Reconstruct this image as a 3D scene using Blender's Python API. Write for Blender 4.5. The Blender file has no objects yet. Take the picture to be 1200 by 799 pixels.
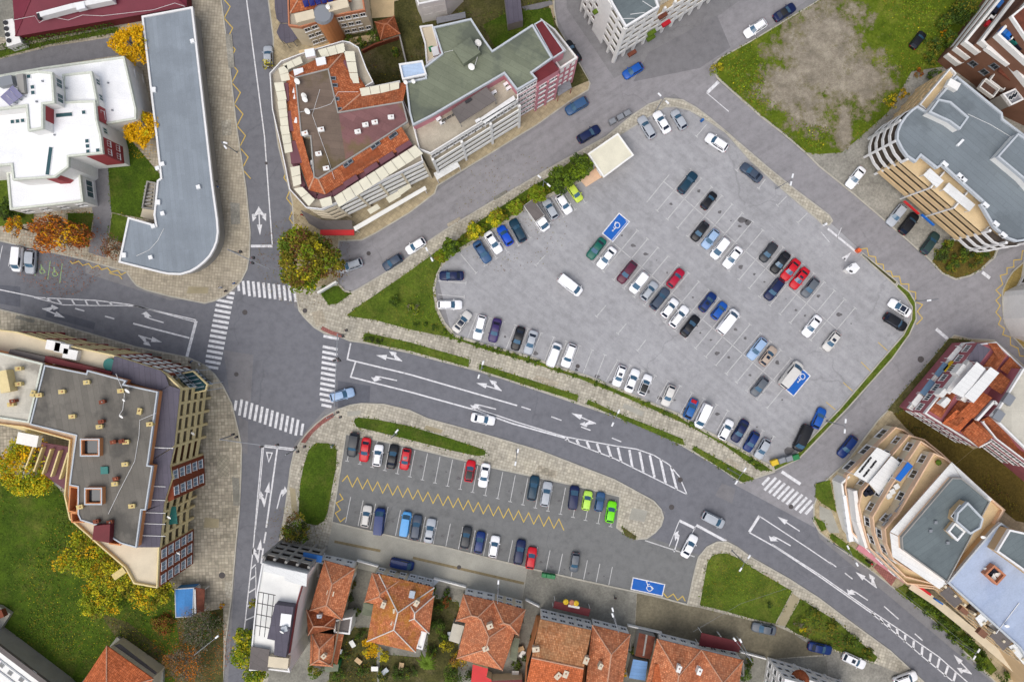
import bpy, math, random
import numpy as np
from mathutils import Vector, Matrix
from mathutils.geometry import tessellate_polygon
random.seed(7)
RNG = np.random.default_rng(7)
D = bpy.data
scene = bpy.context.scene
COL = scene.collection
S, CAMH = 0.16, 150.0            # metres per photo pixel on the ground, camera height
PI = math.pi

def P(px, py, h=0.0):
    """survey point: photo pixel at height h above ground -> world x, y"""
    k = (CAMH - h) / CAMH * S
    return ((px - 600) * k, (399.5 - py) * k)
def PW(pts, h=0.0): return [P(x, y, h) for x, y in pts]
def area(p): return 0.5 * sum(p[i][0]*p[(i+1) % len(p)][1] - p[(i+1) % len(p)][0]*p[i][1] for i in range(len(p)))
def ccw(p): return list(p) if area(p) > 0 else list(reversed(p))
def offset(p, d):
    """inward offset of a CCW polygon by d (a number or one per edge)"""
    n = len(p); ds = d if isinstance(d, (list, tuple)) else [d]*n; out = []
    for i in range(n):
        a, b, c = Vector(p[i-1]), Vector(p[i]), Vector(p[(i+1) % n])
        e1 = (b-a).normalized(); e2 = (c-b).normalized()
        n1 = Vector((-e1.y, e1.x)); n2 = Vector((-e2.y, e2.x)); d1 = ds[i-1]; d2 = ds[i]
        det = e1.x*e2.y - e1.y*e2.x
        if abs(det) < .15: q = b + (n1*d1 + n2*d2)*.5
        else:
            p1 = a + n1*d1; p2 = b + n2*d2; t = ((p2.x-p1.x)*e2.y - (p2.y-p1.y)*e2.x)/det
            q = p1 + e1*t
            v = q - b; m = 3*max(abs(d1), abs(d2), .01)
            if v.length > m: q = b + v.normalized()*m
        out.append((q.x, q.y))
    return out
def lerp(a, b, t): return (a[0]+(b[0]-a[0])*t, a[1]+(b[1]-a[1])*t)
def dist(a, b): return math.hypot(a[0]-b[0], a[1]-b[1])

# ------------------------------------------------------------------ materials
MATS = {}
def lin(c):
    return tuple((x/12.92 if x <= .04045 else ((x+.055)/1.055)**2.4) for x in c)
def rgb(r, g, b): return lin((r/255, g/255, b/255))
class NT:
    def __init__(s, name):
        s.m = D.materials.new(name); s.m.use_nodes = True; s.t = s.m.node_tree; s.n = s.t.nodes; s.l = s.t.links
        s.b = s.n['Principled BSDF']
    def new(s, t, **k):
        n = s.n.new(t)
        for a, v in k.items(): setattr(n, a, v)
        return n
    def link(s, a, b): s.l.new(a, b)
    def pos(s, rot=0, obj=False):
        if obj: o = s.new('ShaderNodeTexCoord').outputs['Object']
        else: o = s.new('ShaderNodeNewGeometry').outputs['Position']
        if rot:
            m = s.new('ShaderNodeMapping'); m.inputs['Rotation'].default_value[2] = rot; s.link(o, m.inputs['Vector']); o = m.outputs['Vector']
        return o
    def noise(s, vec, scale, detail=4, rough=.6):
        n = s.new('ShaderNodeTexNoise'); n.inputs['Scale'].default_value = scale; n.inputs['Detail'].default_value = detail
        n.inputs['Roughness'].default_value = rough; s.link(vec, n.inputs['Vector']); return n.outputs['Fac']
    def ramp(s, fac, stops):
        r = s.new('ShaderNodeValToRGB'); e = r.color_ramp.elements
        while len(e) < len(stops): e.new(.5)
        for el, (p, c) in zip(e, stops): el.position = p; el.color = (*c, 1) if len(c) == 3 else c
        s.link(fac, r.inputs['Fac']); return r.outputs['Color']
    def mix(s, fac, a, b, mode='MIX'):
        m = s.new('ShaderNodeMix', data_type='RGBA', blend_type=mode)
        for sock, v in ((m.inputs[0], fac), (m.inputs[6], a), (m.inputs[7], b)):
            if hasattr(v, 'is_linked') or isinstance(v, bpy.types.NodeSocket): s.link(v, sock)
            elif isinstance(v, (int, float)): sock.default_value = v
            else: sock.default_value = (*v, 1)
        return m.outputs[2]
    def math(s, op, a, b=None):
        m = s.new('ShaderNodeMath', operation=op)
        for i, v in enumerate((a, b)):
            if v is None: continue
            if isinstance(v, (int, float)): m.inputs[i].default_value = v
            else: s.link(v, m.inputs[i])
        return m.outputs[0]
    def done(s, col, rough=.85, spec=.3, metal=0, bump=None, bstr=.3, bdist=.03):
        if isinstance(col, tuple): s.b.inputs['Base Color'].default_value = (*col, 1)
        else: s.link(col, s.b.inputs['Base Color'])
        s.b.inputs['Roughness'].default_value = rough; s.b.inputs['Specular IOR Level'].default_value = spec; s.b.inputs['Metallic'].default_value = metal
        if bump is not None:
            bn = s.new('ShaderNodeBump'); bn.inputs['Strength'].default_value = bstr; bn.inputs['Distance'].default_value = bdist
            s.link(bump, bn.inputs['Height']); s.link(bn.outputs['Normal'], s.b.inputs['Normal'])
        MATS[s.m.name] = s.m; return s.m
def scl(c, f): return tuple(min(1, x*f) for x in c)
def basic(name, c, var=.18, scale=.8, rough=.8, spec=.3, metal=0, fine=8.0, obj=False):
    """one colour broken by two scales of wear"""
    t = NT(name); v = t.pos(obj=obj)
    a = t.ramp(t.noise(v, scale, 5), [(.3, scl(c, 1-var)), (.7, scl(c, 1+var*.6))])
    f = t.ramp(t.noise(v, fine, 3), [(.35, (1-var*.7,)*3), (.65, (1+var*.3,)*3)])
    return t.done(t.mix(1.0, a, f, 'MULTIPLY'), rough, spec, metal)
def flat(name, c, rough=.5, spec=.5, metal=0):
    return NT(name).done(c, rough, spec, metal)
def asphalt(name, c, patch=.12, crack=.35, stain=.2, cs=.09, streak=None):
    t = NT(name); v = t.pos()
    base = t.ramp(t.noise(v, .06, 5, .65), [(.3, scl(c, 1-patch)), (.5, c), (.72, scl(c, 1+patch))])
    med = t.ramp(t.noise(v, .7, 6, .7), [(.28, (.8,)*3), (.52, (1, 1, 1)), (.75, (1.12,)*3)])
    fine = t.ramp(t.noise(v, 9, 3, .7), [(.3, (.82,)*3), (.7, (1.12,)*3)])
    col = t.mix(1, t.mix(1, base, med, 'MULTIPLY'), fine, 'MULTIPLY')
    if streak is not None:      # tyre-polished lanes and water runs along the driving direction
        mp = t.new('ShaderNodeMapping'); mp.vector_type = 'TEXTURE'; mp.inputs['Rotation'].default_value[2] = streak; mp.inputs['Scale'].default_value = (14, 1, 1); t.link(v, mp.inputs['Vector'])
        col = t.mix(1, col, t.ramp(t.noise(mp.outputs['Vector'], .55, 6, .75), [(.3, (.86,)*3), (.5, (1, 1, 1)), (.72, (1.12,)*3)]), 'MULTIPLY')
    # thin wandering cracks
    n = t.new('ShaderNodeTexNoise'); n.inputs['Scale'].default_value = .35; n.inputs['Detail'].default_value = 5; t.link(v, n.inputs['Vector'])
    ad = t.new('ShaderNodeVectorMath', operation='MULTIPLY_ADD'); t.link(n.outputs['Color'], ad.inputs[0]); ad.inputs[1].default_value = (3.5, 3.5, 0); t.link(v, ad.inputs[2])
    vo = t.new('ShaderNodeTexVoronoi', feature='DISTANCE_TO_EDGE'); vo.inputs['Scale'].default_value = cs; t.link(ad.outputs[0], vo.inputs['Vector'])
    cm = t.ramp(vo.outputs['Distance'], [(0, (1, 1, 1)), (.009, (0, 0, 0))])
    gate = t.ramp(t.noise(v, .05, 2), [(.48, (0, 0, 0)), (.6, (crack,)*3)])
    col = t.mix(t.mix(1, cm, gate, 'MULTIPLY'), col, scl(c, .45))
    # oil spots
    st = t.ramp(t.noise(v, .45, 2, .4), [(.66, (0, 0, 0)), (.76, (stain,)*3)])
    col = t.mix(st, col, scl(c, .5))
    return t.done(col, .9, .25, bump=t.noise(v, 25, 2), bstr=.25, bdist=.01)
def pavers(name, c, rot=0, w=.55, h=.55, off=0., var=.13, mortar=.6, moss=None):
    t = NT(name); v = t.pos(rot)
    b = t.new('ShaderNodeTexBrick'); b.offset = off; b.inputs['Scale'].default_value = 1; b.inputs['Brick Width'].default_value = w; b.inputs['Row Height'].default_value = h
    b.inputs['Mortar Size'].default_value = .035; b.inputs['Mortar Smooth'].default_value = .3
    b.inputs['Color1'].default_value = (*scl(c, 1-var), 1); b.inputs['Color2'].default_value = (*scl(c, 1+var*.8), 1); b.inputs['Mortar'].default_value = (*scl(c, mortar), 1)
    t.link(v, b.inputs['Vector'])
    big = t.ramp(t.noise(v, .12, 7, .75), [(.28, (.6, .59, .56)), (.48, (1, 1, 1)), (.74, (1.16, 1.15, 1.1))])
    med = t.ramp(t.noise(v, 1.1, 4, .7), [(.3, (.8,)*3), (.62, (1.06,)*3)])
    col = t.mix(1, t.mix(1, b.outputs['Color'], big, 'MULTIPLY'), med, 'MULTIPLY')
    if moss: col = t.mix(t.ramp(t.noise(v, .3, 5, .75), [(.5, (0, 0, 0)), (.72, (.6,)*3)]), col, moss)
    return t.done(col, .9, .2, bump=b.outputs['Fac'], bstr=.3, bdist=-.02)
def grassmat(name, a, b, dry, dryamt=.5, s=1.0):
    t = NT(name); v = t.pos()
    col = t.ramp(t.noise(v, .22*s, 7, .72), [(.3, a), (.52, scl(tuple((x+y)/2 for x, y in zip(a, b)), 1.0)), (.7, b)])
    col = t.mix(t.ramp(t.noise(v, .16*s, 7, .75), [(.5, (0, 0, 0)), (.72, (dryamt,)*3)]), col, dry)
    f = t.ramp(t.noise(v, 3.2, 4, .8), [(.28, (.5,)*3), (.5, (1, 1, 1)), (.72, (1.5, 1.45, 1.3))])
    return t.done(t.mix(1, col, f, 'MULTIPLY'), .95, .1, bump=t.noise(v, 4, 4, .8), bstr=.8, bdist=.12)
def tilemat(name, c, c2, lichen=None, lam=.5):
    """clay tiles laid in courses, in the roof's own uv (metres)"""
    t = NT(name); uv = t.new('ShaderNodeUVMap').outputs['UV']; v = t.pos()
    b = t.new('ShaderNodeTexBrick'); b.offset = 0; b.inputs['Scale'].default_value = 1; b.inputs['Brick Width'].default_value = .3; b.inputs['Row Height'].default_value = .42
    b.inputs['Mortar Size'].default_value = .035; b.inputs['Mortar Smooth'].default_value = .5; b.inputs['Bias'].default_value = -.1
    b.inputs['Color1'].default_value = (*scl(c, .72), 1); b.inputs['Color2'].default_value = (*c2, 1); b.inputs['Mortar'].default_value = (*scl(c, .52), 1)
    t.link(uv, b.inputs['Vector'])
    big = t.ramp(t.noise(v, .35, 6, .75), [(.28, (.62, .62, .64)), (.5, (1, 1, 1)), (.74, (1.22, 1.18, 1.1))])
    col = t.mix(1, b.outputs['Color'], big, 'MULTIPLY')
    sp = t.ramp(t.noise(v, 2.6, 4, .8), [(.3, (.6,)*3), (.6, (1.1,)*3)])
    col = t.mix(1, col, sp, 'MULTIPLY')
    if lichen: col = t.mix(t.ramp(t.noise(v, .28, 6, .8), [(.45, (0, 0, 0)), (.66, (lam,)*3)]), col, lichen)
    return t.done(col, .9, .2, bump=b.outputs['Fac'], bstr=.5, bdist=-.04)
def sheetroof(name, c, stain, seam=1.0, rot=0, var=.16, amt=.6, dark=.8):
    """bitumen or tin sheets with seams and dirty ponding marks"""
    t = NT(name); v = t.pos(rot)
    b = t.new('ShaderNodeTexBrick'); b.offset = .5; b.inputs['Scale'].default_value = 1; b.inputs['Brick Width'].default_value = 9; b.inputs['Row Height'].default_value = seam
    b.inputs['Mortar Size'].default_value = .03; b.inputs['Color1'].default_value = (*scl(c, 1-var*.4), 1); b.inputs['Color2'].default_value = (*scl(c, 1+var*.5), 1); b.inputs['Mortar'].default_value = (*scl(c, dark), 1)
    t.link(v, b.inputs['Vector'])
    big = t.ramp(t.noise(v, .17, 6, .7), [(.3, (1-var,)*3), (.7, (1+var*.7,)*3)])
    col = t.mix(1, b.outputs['Color'], big, 'MULTIPLY')
    col = t.mix(t.ramp(t.noise(v, .14, 4, .6), [(.52, (0, 0, 0)), (.62, (amt,)*3)]), col, stain)
    f = t.ramp(t.noise(v, 5, 4, .8), [(.3, (.85,)*3), (.7, (1.08,)*3)])
    return t.done(t.mix(1, col, f, 'MULTIPLY'), .8, .3)

asphalt('asphalt_ground', rgb(128, 127, 129))
asphalt('asphalt_main', rgb(112, 113, 119), .08, .35, .15)
asphalt('asphalt_north', rgb(140, 138, 141), .08, .35, .25, .09, .57)
asphalt('asphalt_lot', rgb(157, 157, 160), .12, .4, .35, .06, -.69)
asphalt('asphalt_lower', rgb(116, 117, 117), .08, .4, .3)
asphalt('asphalt_dark', rgb(94, 96, 104), .06, .2, .1)
asphalt('asphalt_mid', rgb(120, 119, 122), .06, .2, .1)
basic('asphalt_oil', rgb(104, 102, 104), .35, 1.2)
pavers('pavers_beige', rgb(172, 163, 146), .1)
pavers('pavers_grey', rgb(176, 170, 156), .27, var=.2)
pavers('pavers_east', rgb(158, 152, 136), .66)
pavers('pavers_yellow', rgb(158, 138, 84), .4, .9, .9)
pavers('pavers_west', rgb(170, 162, 146), -.05, .62, .62, 0, .25, .5, rgb(120, 118, 104))
pavers('pavers_red', rgb(150, 98, 92), .3, .4, .4)
pavers('pavers_sand', rgb(172, 158, 130), .6, .8, .8, 0, .12, .75)
basic('kerb_stone', rgb(176, 172, 160), .2, .6)
basic('drain_tan', rgb(136, 122, 92), .25, 1.5)
basic('peach_trim', rgb(222, 188, 158), .14, .8)
basic('umber_floor', rgb(92, 68, 58), .2, .5)
basic('concrete_pale', rgb(160, 158, 148), .2, .25)
basic('concrete_dark', rgb(132, 130, 121), .3, .3, fine=3)
basic('lane_mossy', rgb(116, 109, 90), .3, .25, fine=2.5)
basic('concrete_tan', rgb(157, 147, 120), .2, .3)
basic('concrete_blotched', rgb(148, 145, 136), .35, .25, fine=3)
grassmat('grass', rgb(58, 76, 24), rgb(98, 116, 40), rgb(128, 120, 62), .45)
grassmat('grass_lush', rgb(48, 68, 20), rgb(82, 104, 30), rgb(112, 106, 58), .5)
grassmat('grass_worn', rgb(52, 72, 20), rgb(100, 112, 40), rgb(128, 118, 78), .7)
grassmat('olive_ground', rgb(80, 70, 36), rgb(104, 92, 44), rgb(112, 98, 50), .5, .6)
grassmat('scrub', rgb(56, 58, 34), rgb(92, 90, 52), rgb(120, 108, 84), .7)
def fieldmat():
    t = NT('field'); v = t.pos()
    col = t.ramp(t.noise(v, .2, 8, .75), [(.3, rgb(58, 78, 16)), (.52, rgb(88, 104, 28)), (.72, rgb(124, 126, 56))])
    f = t.ramp(t.noise(v, 2.6, 5, .8), [(.28, (.5,)*3), (.5, (1, 1, 1)), (.72, (1.4, 1.35, 1.25))])
    col = t.mix(1, col, f, 'MULTIPLY')
    gr = t.ramp(t.noise(v, .35, 8, .8), [(.25, rgb(96, 90, 80)), (.5, rgb(140, 132, 118)), (.75, rgb(178, 170, 154))])
    f2 = t.ramp(t.noise(v, 5, 4, .8), [(.3, (.7,)*3), (.7, (1.25,)*3)]); gr = t.mix(1, gr, f2, 'MULTIPLY')
    masks = []
    for (px, py, rx, ry) in ((962, 70, 58, 92), (925, 100, 46, 34), (1010, 90, 36, 40), (990, 150, 12, 40)):
        c = P(px, py); sub = t.new('ShaderNodeVectorMath', operation='SUBTRACT'); t.link(v, sub.inputs[0]); sub.inputs[1].default_value = (c[0], c[1], 0)
        mu = t.new('ShaderNodeVectorMath', operation='MULTIPLY'); t.link(sub.outputs[0], mu.inputs[0]); mu.inputs[1].default_value = (1/(rx*S), 1/(ry*S), 0)
        ln = t.new('ShaderNodeVectorMath', operation='LENGTH'); t.link(mu.outputs[0], ln.inputs[0]); masks.append(ln.outputs['Value'])
    m = masks[0]
    for k in masks[1:]: m = t.math('MINIMUM', m, k)
    nz = t.math('MULTIPLY', t.math('SUBTRACT', t.noise(v, .16, 10, .82), .5), 4.2)
    mm = t.math('ADD', m, nz)
    soil = t.mix(1, t.ramp(t.noise(v, .5, 7, .8), [(.3, rgb(84, 80, 50)), (.7, rgb(116, 106, 72))]), f, 'MULTIPLY'); col = t.mix(t.ramp(mm, [(.85, (.85,)*3), (1.25, (0, 0, 0))]), col, soil)
    fac = t.ramp(mm, [(.5, (1, 1, 1)), (1.1, (0, 0, 0))])
    return t.done(t.mix(fac, col, gr), .95, .1, bump=t.noise(v, 3, 5, .8), bstr=.8, bdist=.12)
fieldmat()
def paintmat(name, c, wear=.35, scale=1.2):
    """road paint, rubbed thin in places so the asphalt greys it"""
    t = NT(name); v = t.pos()
    col = t.mix(t.ramp(t.noise(v, scale, 7, .8), [(.46, (0, 0, 0)), (.72, (wear,)*3)]), c, rgb(130, 130, 132))
    return t.done(col, .7, .3)
paintmat('paint_white', rgb(218, 218, 221), .85, 1.6)
paintmat('paint_bay', rgb(196, 196, 196), .85, 2.0)
paintmat('paint_yellow', rgb(208, 176, 66), .55)
paintmat('paint_blue', rgb(16, 92, 178), .12)
paintmat('paint_green', rgb(150, 186, 120), .7)
# buildings
basic('white_wall', rgb(228, 227, 224), .07, .5, fine=3)
sheetroof('white_roof', rgb(237, 238, 240), rgb(214, 216, 219), 3, .1, .07, .5, .95)
basic('beige_wall', rgb(206, 180, 140), .1, .5)
basic('cream_wall', rgb(208, 196, 172), .1, .5)
basic('sand_terrace', rgb(212, 188, 148), .14, .5)
basic('terracotta_trim', rgb(184, 122, 92), .14, .8)
basic('pink_wall', rgb(196, 132, 142), .1, .6)
basic('rose_wall', rgb(168, 100, 108), .12, .6)
basic('red_wall', rgb(150, 62, 66), .1, .6)
basic('brick_red', rgb(128, 62, 38), .16, 1.0, fine=12)
basic('yellow_wall', rgb(218, 200, 150), .12, .6)
basic('brown_wall', rgb(128, 92, 74), .14, .5)
basic('orange_render', rgb(206, 140, 92), .12, .5)
basic('tan_wall', rgb(196, 168, 130), .1, .4)
basic('grey_wall', rgb(150, 148, 144), .12, .4)
basic('maroon_roof', rgb(112, 40, 56), .12, .3, .6)
basic('wine_roof', rgb(104, 36, 42), .14, .6, .6)
basic('bright_red', rgb(196, 34, 38), .1, .8, .5)
basic('rust_tin', rgb(112, 62, 46), .4, .8)
basic('purple_brown', rgb(112, 74, 82), .14, .5)
basic('awning_cream', rgb(216, 212, 192), .1, .4)
basic('awning_white', rgb(232, 232, 228), .08, .4)
basic('white_trim', rgb(222, 222, 222), .06, 1.0)
basic('blue_trim', rgb(182, 188, 194), .08, .8)
basic('verdigris_trim', rgb(204, 208, 196), .12, 2.0)
basic('dark_floor', rgb(84, 76, 70), .2, .5)
basic('loggia_floor', rgb(176, 168, 152), .2, .5)
sheetroof('roof_green', rgb(114, 120, 102), rgb(82, 88, 80), 1.0, .5, .2, .7)
sheetroof('roof_slab_grey', rgb(134, 143, 152), rgb(118, 126, 134), .8, 1.47, .12, .5, .9)
sheetroof('roof_bluegrey', rgb(116, 125, 131), rgb(92, 99, 104), 1.0, .7, .1, .5)
sheetroof('roof_teal', rgb(104, 114, 117), rgb(82, 90, 94), 1.0, -.6, .1, .5)
sheetroof('roof_dark', rgb(110, 106, 99), rgb(78, 76, 72), 1.0, 1.4, .2, .75)
sheetroof('roof_brownflat', rgb(112, 97, 86), rgb(92, 80, 52), 1.2, .1, .26, .8)
sheetroof('roof_plum', rgb(124, 88, 88), rgb(106, 94, 62), 1.2, .5, .24, .75)
sheetroof('roof_concrete', rgb(190, 186, 174), rgb(120, 114, 106), 4, 0, .2, .7, .9)
sheetroof('roof_skyblue', rgb(164, 177, 200), rgb(132, 148, 178), 2, -.6, .1, .35, .92)
sheetroof('canopy_slate', rgb(92, 88, 100), rgb(74, 72, 84), .9, 1.5, .14, .5, .6)
sheetroof('canopy_panel', rgb(106, 100, 98), rgb(90, 86, 84), 1.2, .55, .1, .4, .7)
sheetroof('tin_white', rgb(222, 223, 222), rgb(196, 196, 194), .8, .5, .06, .5, .84)
sheetroof('tin_blue', rgb(120, 160, 210), rgb(84, 118, 160), .6, .1, .12, .4, .8)
sheetroof('tin_pale', rgb(172, 192, 218), rgb(150, 170, 196), .6, .1, .08, .3, .85)
sheetroof('tin_grey', rgb(128, 130, 136), rgb(104, 106, 112), .7, .1, .12, .4, .75)
sheetroof('tin_oldblue', rgb(66, 128, 190), rgb(120, 90, 76), 1.4, 1.6, .2, .55, .8)
tilemat('tile_orange', rgb(194, 106, 66), rgb(208, 128, 86), rgb(140, 96, 74), .4)
tilemat('tile_old', rgb(212, 128, 88), rgb(228, 156, 114), rgb(150, 104, 82), .5)
tilemat('tile_lichen', rgb(204, 122, 82), rgb(220, 148, 106), rgb(176, 128, 40), .75)
tilemat('tile_pale', rgb(208, 138, 92), rgb(222, 166, 122), rgb(160, 128, 92), .5)
tilemat('tile_new', rgb(206, 112, 68), rgb(214, 122, 80))
tilemat('tile_brown', rgb(160, 90, 58), rgb(178, 106, 70))
basic('ridge_tile', rgb(196, 152, 126), .2, 1.5)
basic('ridge_white', rgb(214, 206, 198), .15, 1.5)
basic('chimney_render', rgb(206, 194, 172), .16, 2)
basic('chimney_yellow', rgb(206, 186, 128), .16, 2)
basic('chimney_brick', rgb(126, 68, 48), .2, 2)
flat('glass_dark', rgb(38, 46, 54), .12, .6)
flat('glass_teal', rgb(44, 78, 84), .12, .6)
flat('glass_blue', rgb(96, 124, 150), .15, .6)
flat('solar_blue', rgb(28, 36, 110), .15, .6)
flat('black_metal', rgb(34, 34, 38), .5, .5)
flat('grey_metal', rgb(132, 136, 142), .45, .5, .3)
flat('white_plastic', rgb(226, 228, 230), .4, .5)
flat('dish_white', rgb(224, 224, 222), .4, .5)
flat('blue_fabric', rgb(20, 100, 190), .7, .3)
flat('green_plastic', rgb(30, 116, 66), .5, .4)
flat('teal_plastic', rgb(30, 110, 104), .5, .4)
flat('yellow_plastic', rgb(212, 178, 40), .5, .4)
flat('red_light', rgb(150, 12, 16), .25, .6)
flat('orange_plastic', rgb(222, 92, 40), .5, .4)
flat('lamp_glass', rgb(220, 224, 226), .2, .6)
flat('rubber', rgb(26, 26, 27), .8, .3)
flat('rim_metal', rgb(150, 152, 156), .35, .5, .6)
flat('car_glass', rgb(26, 36, 54), .08, .5); flat('windscreen_glass', rgb(56, 92, 118), .1, .7)  # windscreens: reflected sky put into the base colour, side glass stays dark
flat('headlight_glass', rgb(206, 212, 216), .1, .8)
flat('car_trim', rgb(30, 31, 33), .5, .4)
basic('bark', rgb(84, 68, 52), .3, 3)
basic('bark_grey', rgb(120, 112, 104), .25, 3)
flat('skin', rgb(196, 150, 122), .6, .3)
flat('hair_dark', rgb(40, 30, 26), .7, .3)
flat('cloth_blue', rgb(54, 104, 168), .9, .1)
flat('cloth_dark', rgb(40, 42, 54), .9, .1)
flat('cloth_white', rgb(210, 212, 214), .9, .1)
flat('cloth_red', rgb(176, 40, 50), .9, .1)
basic('iron', rgb(82, 78, 78), .25, 6)
def carpaint():
    t = NT('car_paint'); oi = t.new('ShaderNodeObjectInfo')
    n = t.ramp(t.noise(t.pos(obj=True), 1.4, 4), [(.3, (.93,)*3), (.7, (1.03,)*3)])
    t.b.inputs['Coat Weight'].default_value = .15; t.b.inputs['Coat Roughness'].default_value = .1
    return t.done(t.mix(1, oi.outputs['Color'], n, 'MULTIPLY'), .4, .25)
carpaint()
def leafmat(name, c):
    t = NT(name); v = t.pos(); oi = t.new('ShaderNodeObjectInfo')
    n = t.ramp(t.noise(v, .5, 4, .7), [(.3, scl(c, .75)), (.7, scl(c, 1.25))])
    t.b.inputs['Subsurface Weight'].default_value = 0
    return t.done(n, .75, .2)
for nm, c in dict(leaf_green=(86, 108, 30), leaf_deep=(58, 78, 28), leaf_bright=(112, 134, 26), leaf_yellow=(222, 172, 12), leaf_gold=(206, 160, 22),
                  leaf_lemon=(192, 180, 34), leaf_olive=(122, 114, 34), leaf_orange=(188, 108, 22), leaf_rust=(134, 74, 34), leaf_brown=(110, 78, 44),
                  leaf_grey=(112, 106, 88), leaf_lime=(128, 142, 30), leaf_dusk=(60, 68, 34)).items(): leafmat(nm, rgb(*c))

# ------------------------------------------------------------------ mesh builder
ORG = {}
class MB:
    def __init__(s): s.v = []; s.f = []; s.m = []; s.uv = {}; s.sm = False
    def add(s, vs, fs, mi=0):
        o = len(s.v); s.v += [tuple(x) for x in vs]
        for f in fs: s.f.append([o+i for i in f]); s.m.append(mi)
    def prism(s, poly, z0, z1, mi=0, mtop=None, cap=True, bottom=False):
        p = ccw(poly); n = len(p); o = len(s.v)
        s.v += [(x, y, z0) for x, y in p] + [(x, y, z1) for x, y in p]
        for i in range(n): s.f.append([o+i, o+(i+1) % n, o+n+(i+1) % n, o+n+i]); s.m.append(mi)
        if cap: s._fill([(x, y, z1) for x, y in p], o+n, mi if mtop is None else mtop)
        if bottom: s._fill([(x, y, z0) for x, y in p], o, mi, True)
        return s
    def _fill(s, p3, base, mi, flip=False):
        if len(p3) <= 4 and area([(a[0], a[1]) for a in p3]) != 0 and convex(p3):
            s.f.append([base+i for i in (range(len(p3)) if not flip else reversed(range(len(p3))))]); s.m.append(mi); return
        for t in tessellate_polygon([[Vector(q) for q in p3]]):
            a, b, c = t; A = (p3[b][0]-p3[a][0])*(p3[c][1]-p3[a][1])-(p3[b][1]-p3[a][1])*(p3[c][0]-p3[a][0])
            if (A < 0) != flip: t = (a, c, b)
            s.f.append([base+i for i in t]); s.m.append(mi)
    def sheet(s, poly, z, mi=0):
        p = ccw(poly); o = len(s.v); s.v += [(x, y, z) for x, y in p]; s._fill([(x, y, z) for x, y in p], o, mi); return s
    def ring(s, poly, d, z0, z1, mi=0, closed=True):
        """wall of thickness d inside the outline"""
        p = ccw(poly); q = offset(p, d); n = len(p); o = len(s.v)
        s.v += [(x, y, z0) for x, y in p]+[(x, y, z1) for x, y in p]+[(x, y, z1) for x, y in q]+[(x, y, z0) for x, y in q]
        for i in range(n):
            j = (i+1) % n
            for a, b in ((0, 1), (1, 2), (2, 3)):
                s.f.append([o+a*n+i, o+a*n+j, o+b*n+j, o+b*n+i]); s.m.append(mi)
        return s
    def strip(s, pts, w, z0, z1, mi=0):
        """a wall/band of width w centred on an open polyline"""
        for a, b in zip(pts[:-1], pts[1:]):
            L = dist(a, b)
            if L < 1e-6: continue
            d = ((b[0]-a[0])/L, (b[1]-a[1])/L); n = (-d[1]*w/2, d[0]*w/2)
            s.prism([(a[0]+n[0], a[1]+n[1]), (a[0]-n[0], a[1]-n[1]), (b[0]-n[0], b[1]-n[1]), (b[0]+n[0], b[1]+n[1])], z0, z1, mi, bottom=True)
        return s
    def ribbon(s, pts, w, z, mi=0, closed=False):
        """flat painted line with mitred corners"""
        n = len(pts); L = []
        for i in range(n):
            a = pts[i-1] if (i > 0 or closed) else None; c = pts[(i+1) % n] if (i < n-1 or closed) else None; b = Vector(pts[i])
            e1 = (b-Vector(a)).normalized() if a else None; e2 = (Vector(c)-b).normalized() if c else None
            if e1 is None: e1 = e2
            if e2 is None: e2 = e1
            n1 = Vector((-e1.y, e1.x)); n2 = Vector((-e2.y, e2.x)); m = (n1+n2)
            m = m.normalized() if m.length > 1e-6 else n1
            k = min(2.0, 1/max(.3, m.dot(n1)))
            L.append((b+m*k*w/2, b-m*k*w/2))
        o = len(s.v)
        for a, b in L: s.v += [(a.x, a.y, z), (b.x, b.y, z)]
        for i in range(n if closed else n-1):
            j = (i+1) % n; s.f.append([o+2*i, o+2*i+1, o+2*j+1, o+2*j]); s.m.append(mi)
        return s
    def box(s, c, d, rz=0, mi=0, taper=1.0):
        x, y, z = c; a, b, h = d[0]/2, d[1]/2, d[2]; cr, sr = math.cos(rz), math.sin(rz); vs = []
        for zz, k in ((z, 1), (z+h, taper)):
            for sx, sy in ((-1, -1), (1, -1), (1, 1), (-1, 1)):
                u, w = sx*a*k, sy*b*k; vs.append((x+u*cr-w*sr, y+u*sr+w*cr, zz))
        s.add(vs, [(0, 1, 5, 4), (1, 2, 6, 5), (2, 3, 7, 6), (3, 0, 4, 7), (4, 5, 6, 7), (3, 2, 1, 0)], mi); return s
    def cyl(s, x, y, z0, z1, r, n=12, mi=0, r2=None):
        r2 = r if r2 is None else r2; o = len(s.v)
        for zz, rr in ((z0, r), (z1, r2)): s.v += [(x+rr*math.cos(2*PI*i/n), y+rr*math.sin(2*PI*i/n), zz) for i in range(n)]
        for i in range(n): s.f.append([o+i, o+(i+1) % n, o+n+(i+1) % n, o+n+i]); s.m.append(mi)
        s.f.append([o+n+i for i in range(n)]); s.m.append(mi); s.f.append([o+i for i in reversed(range(n))]); s.m.append(mi); return s
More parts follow.
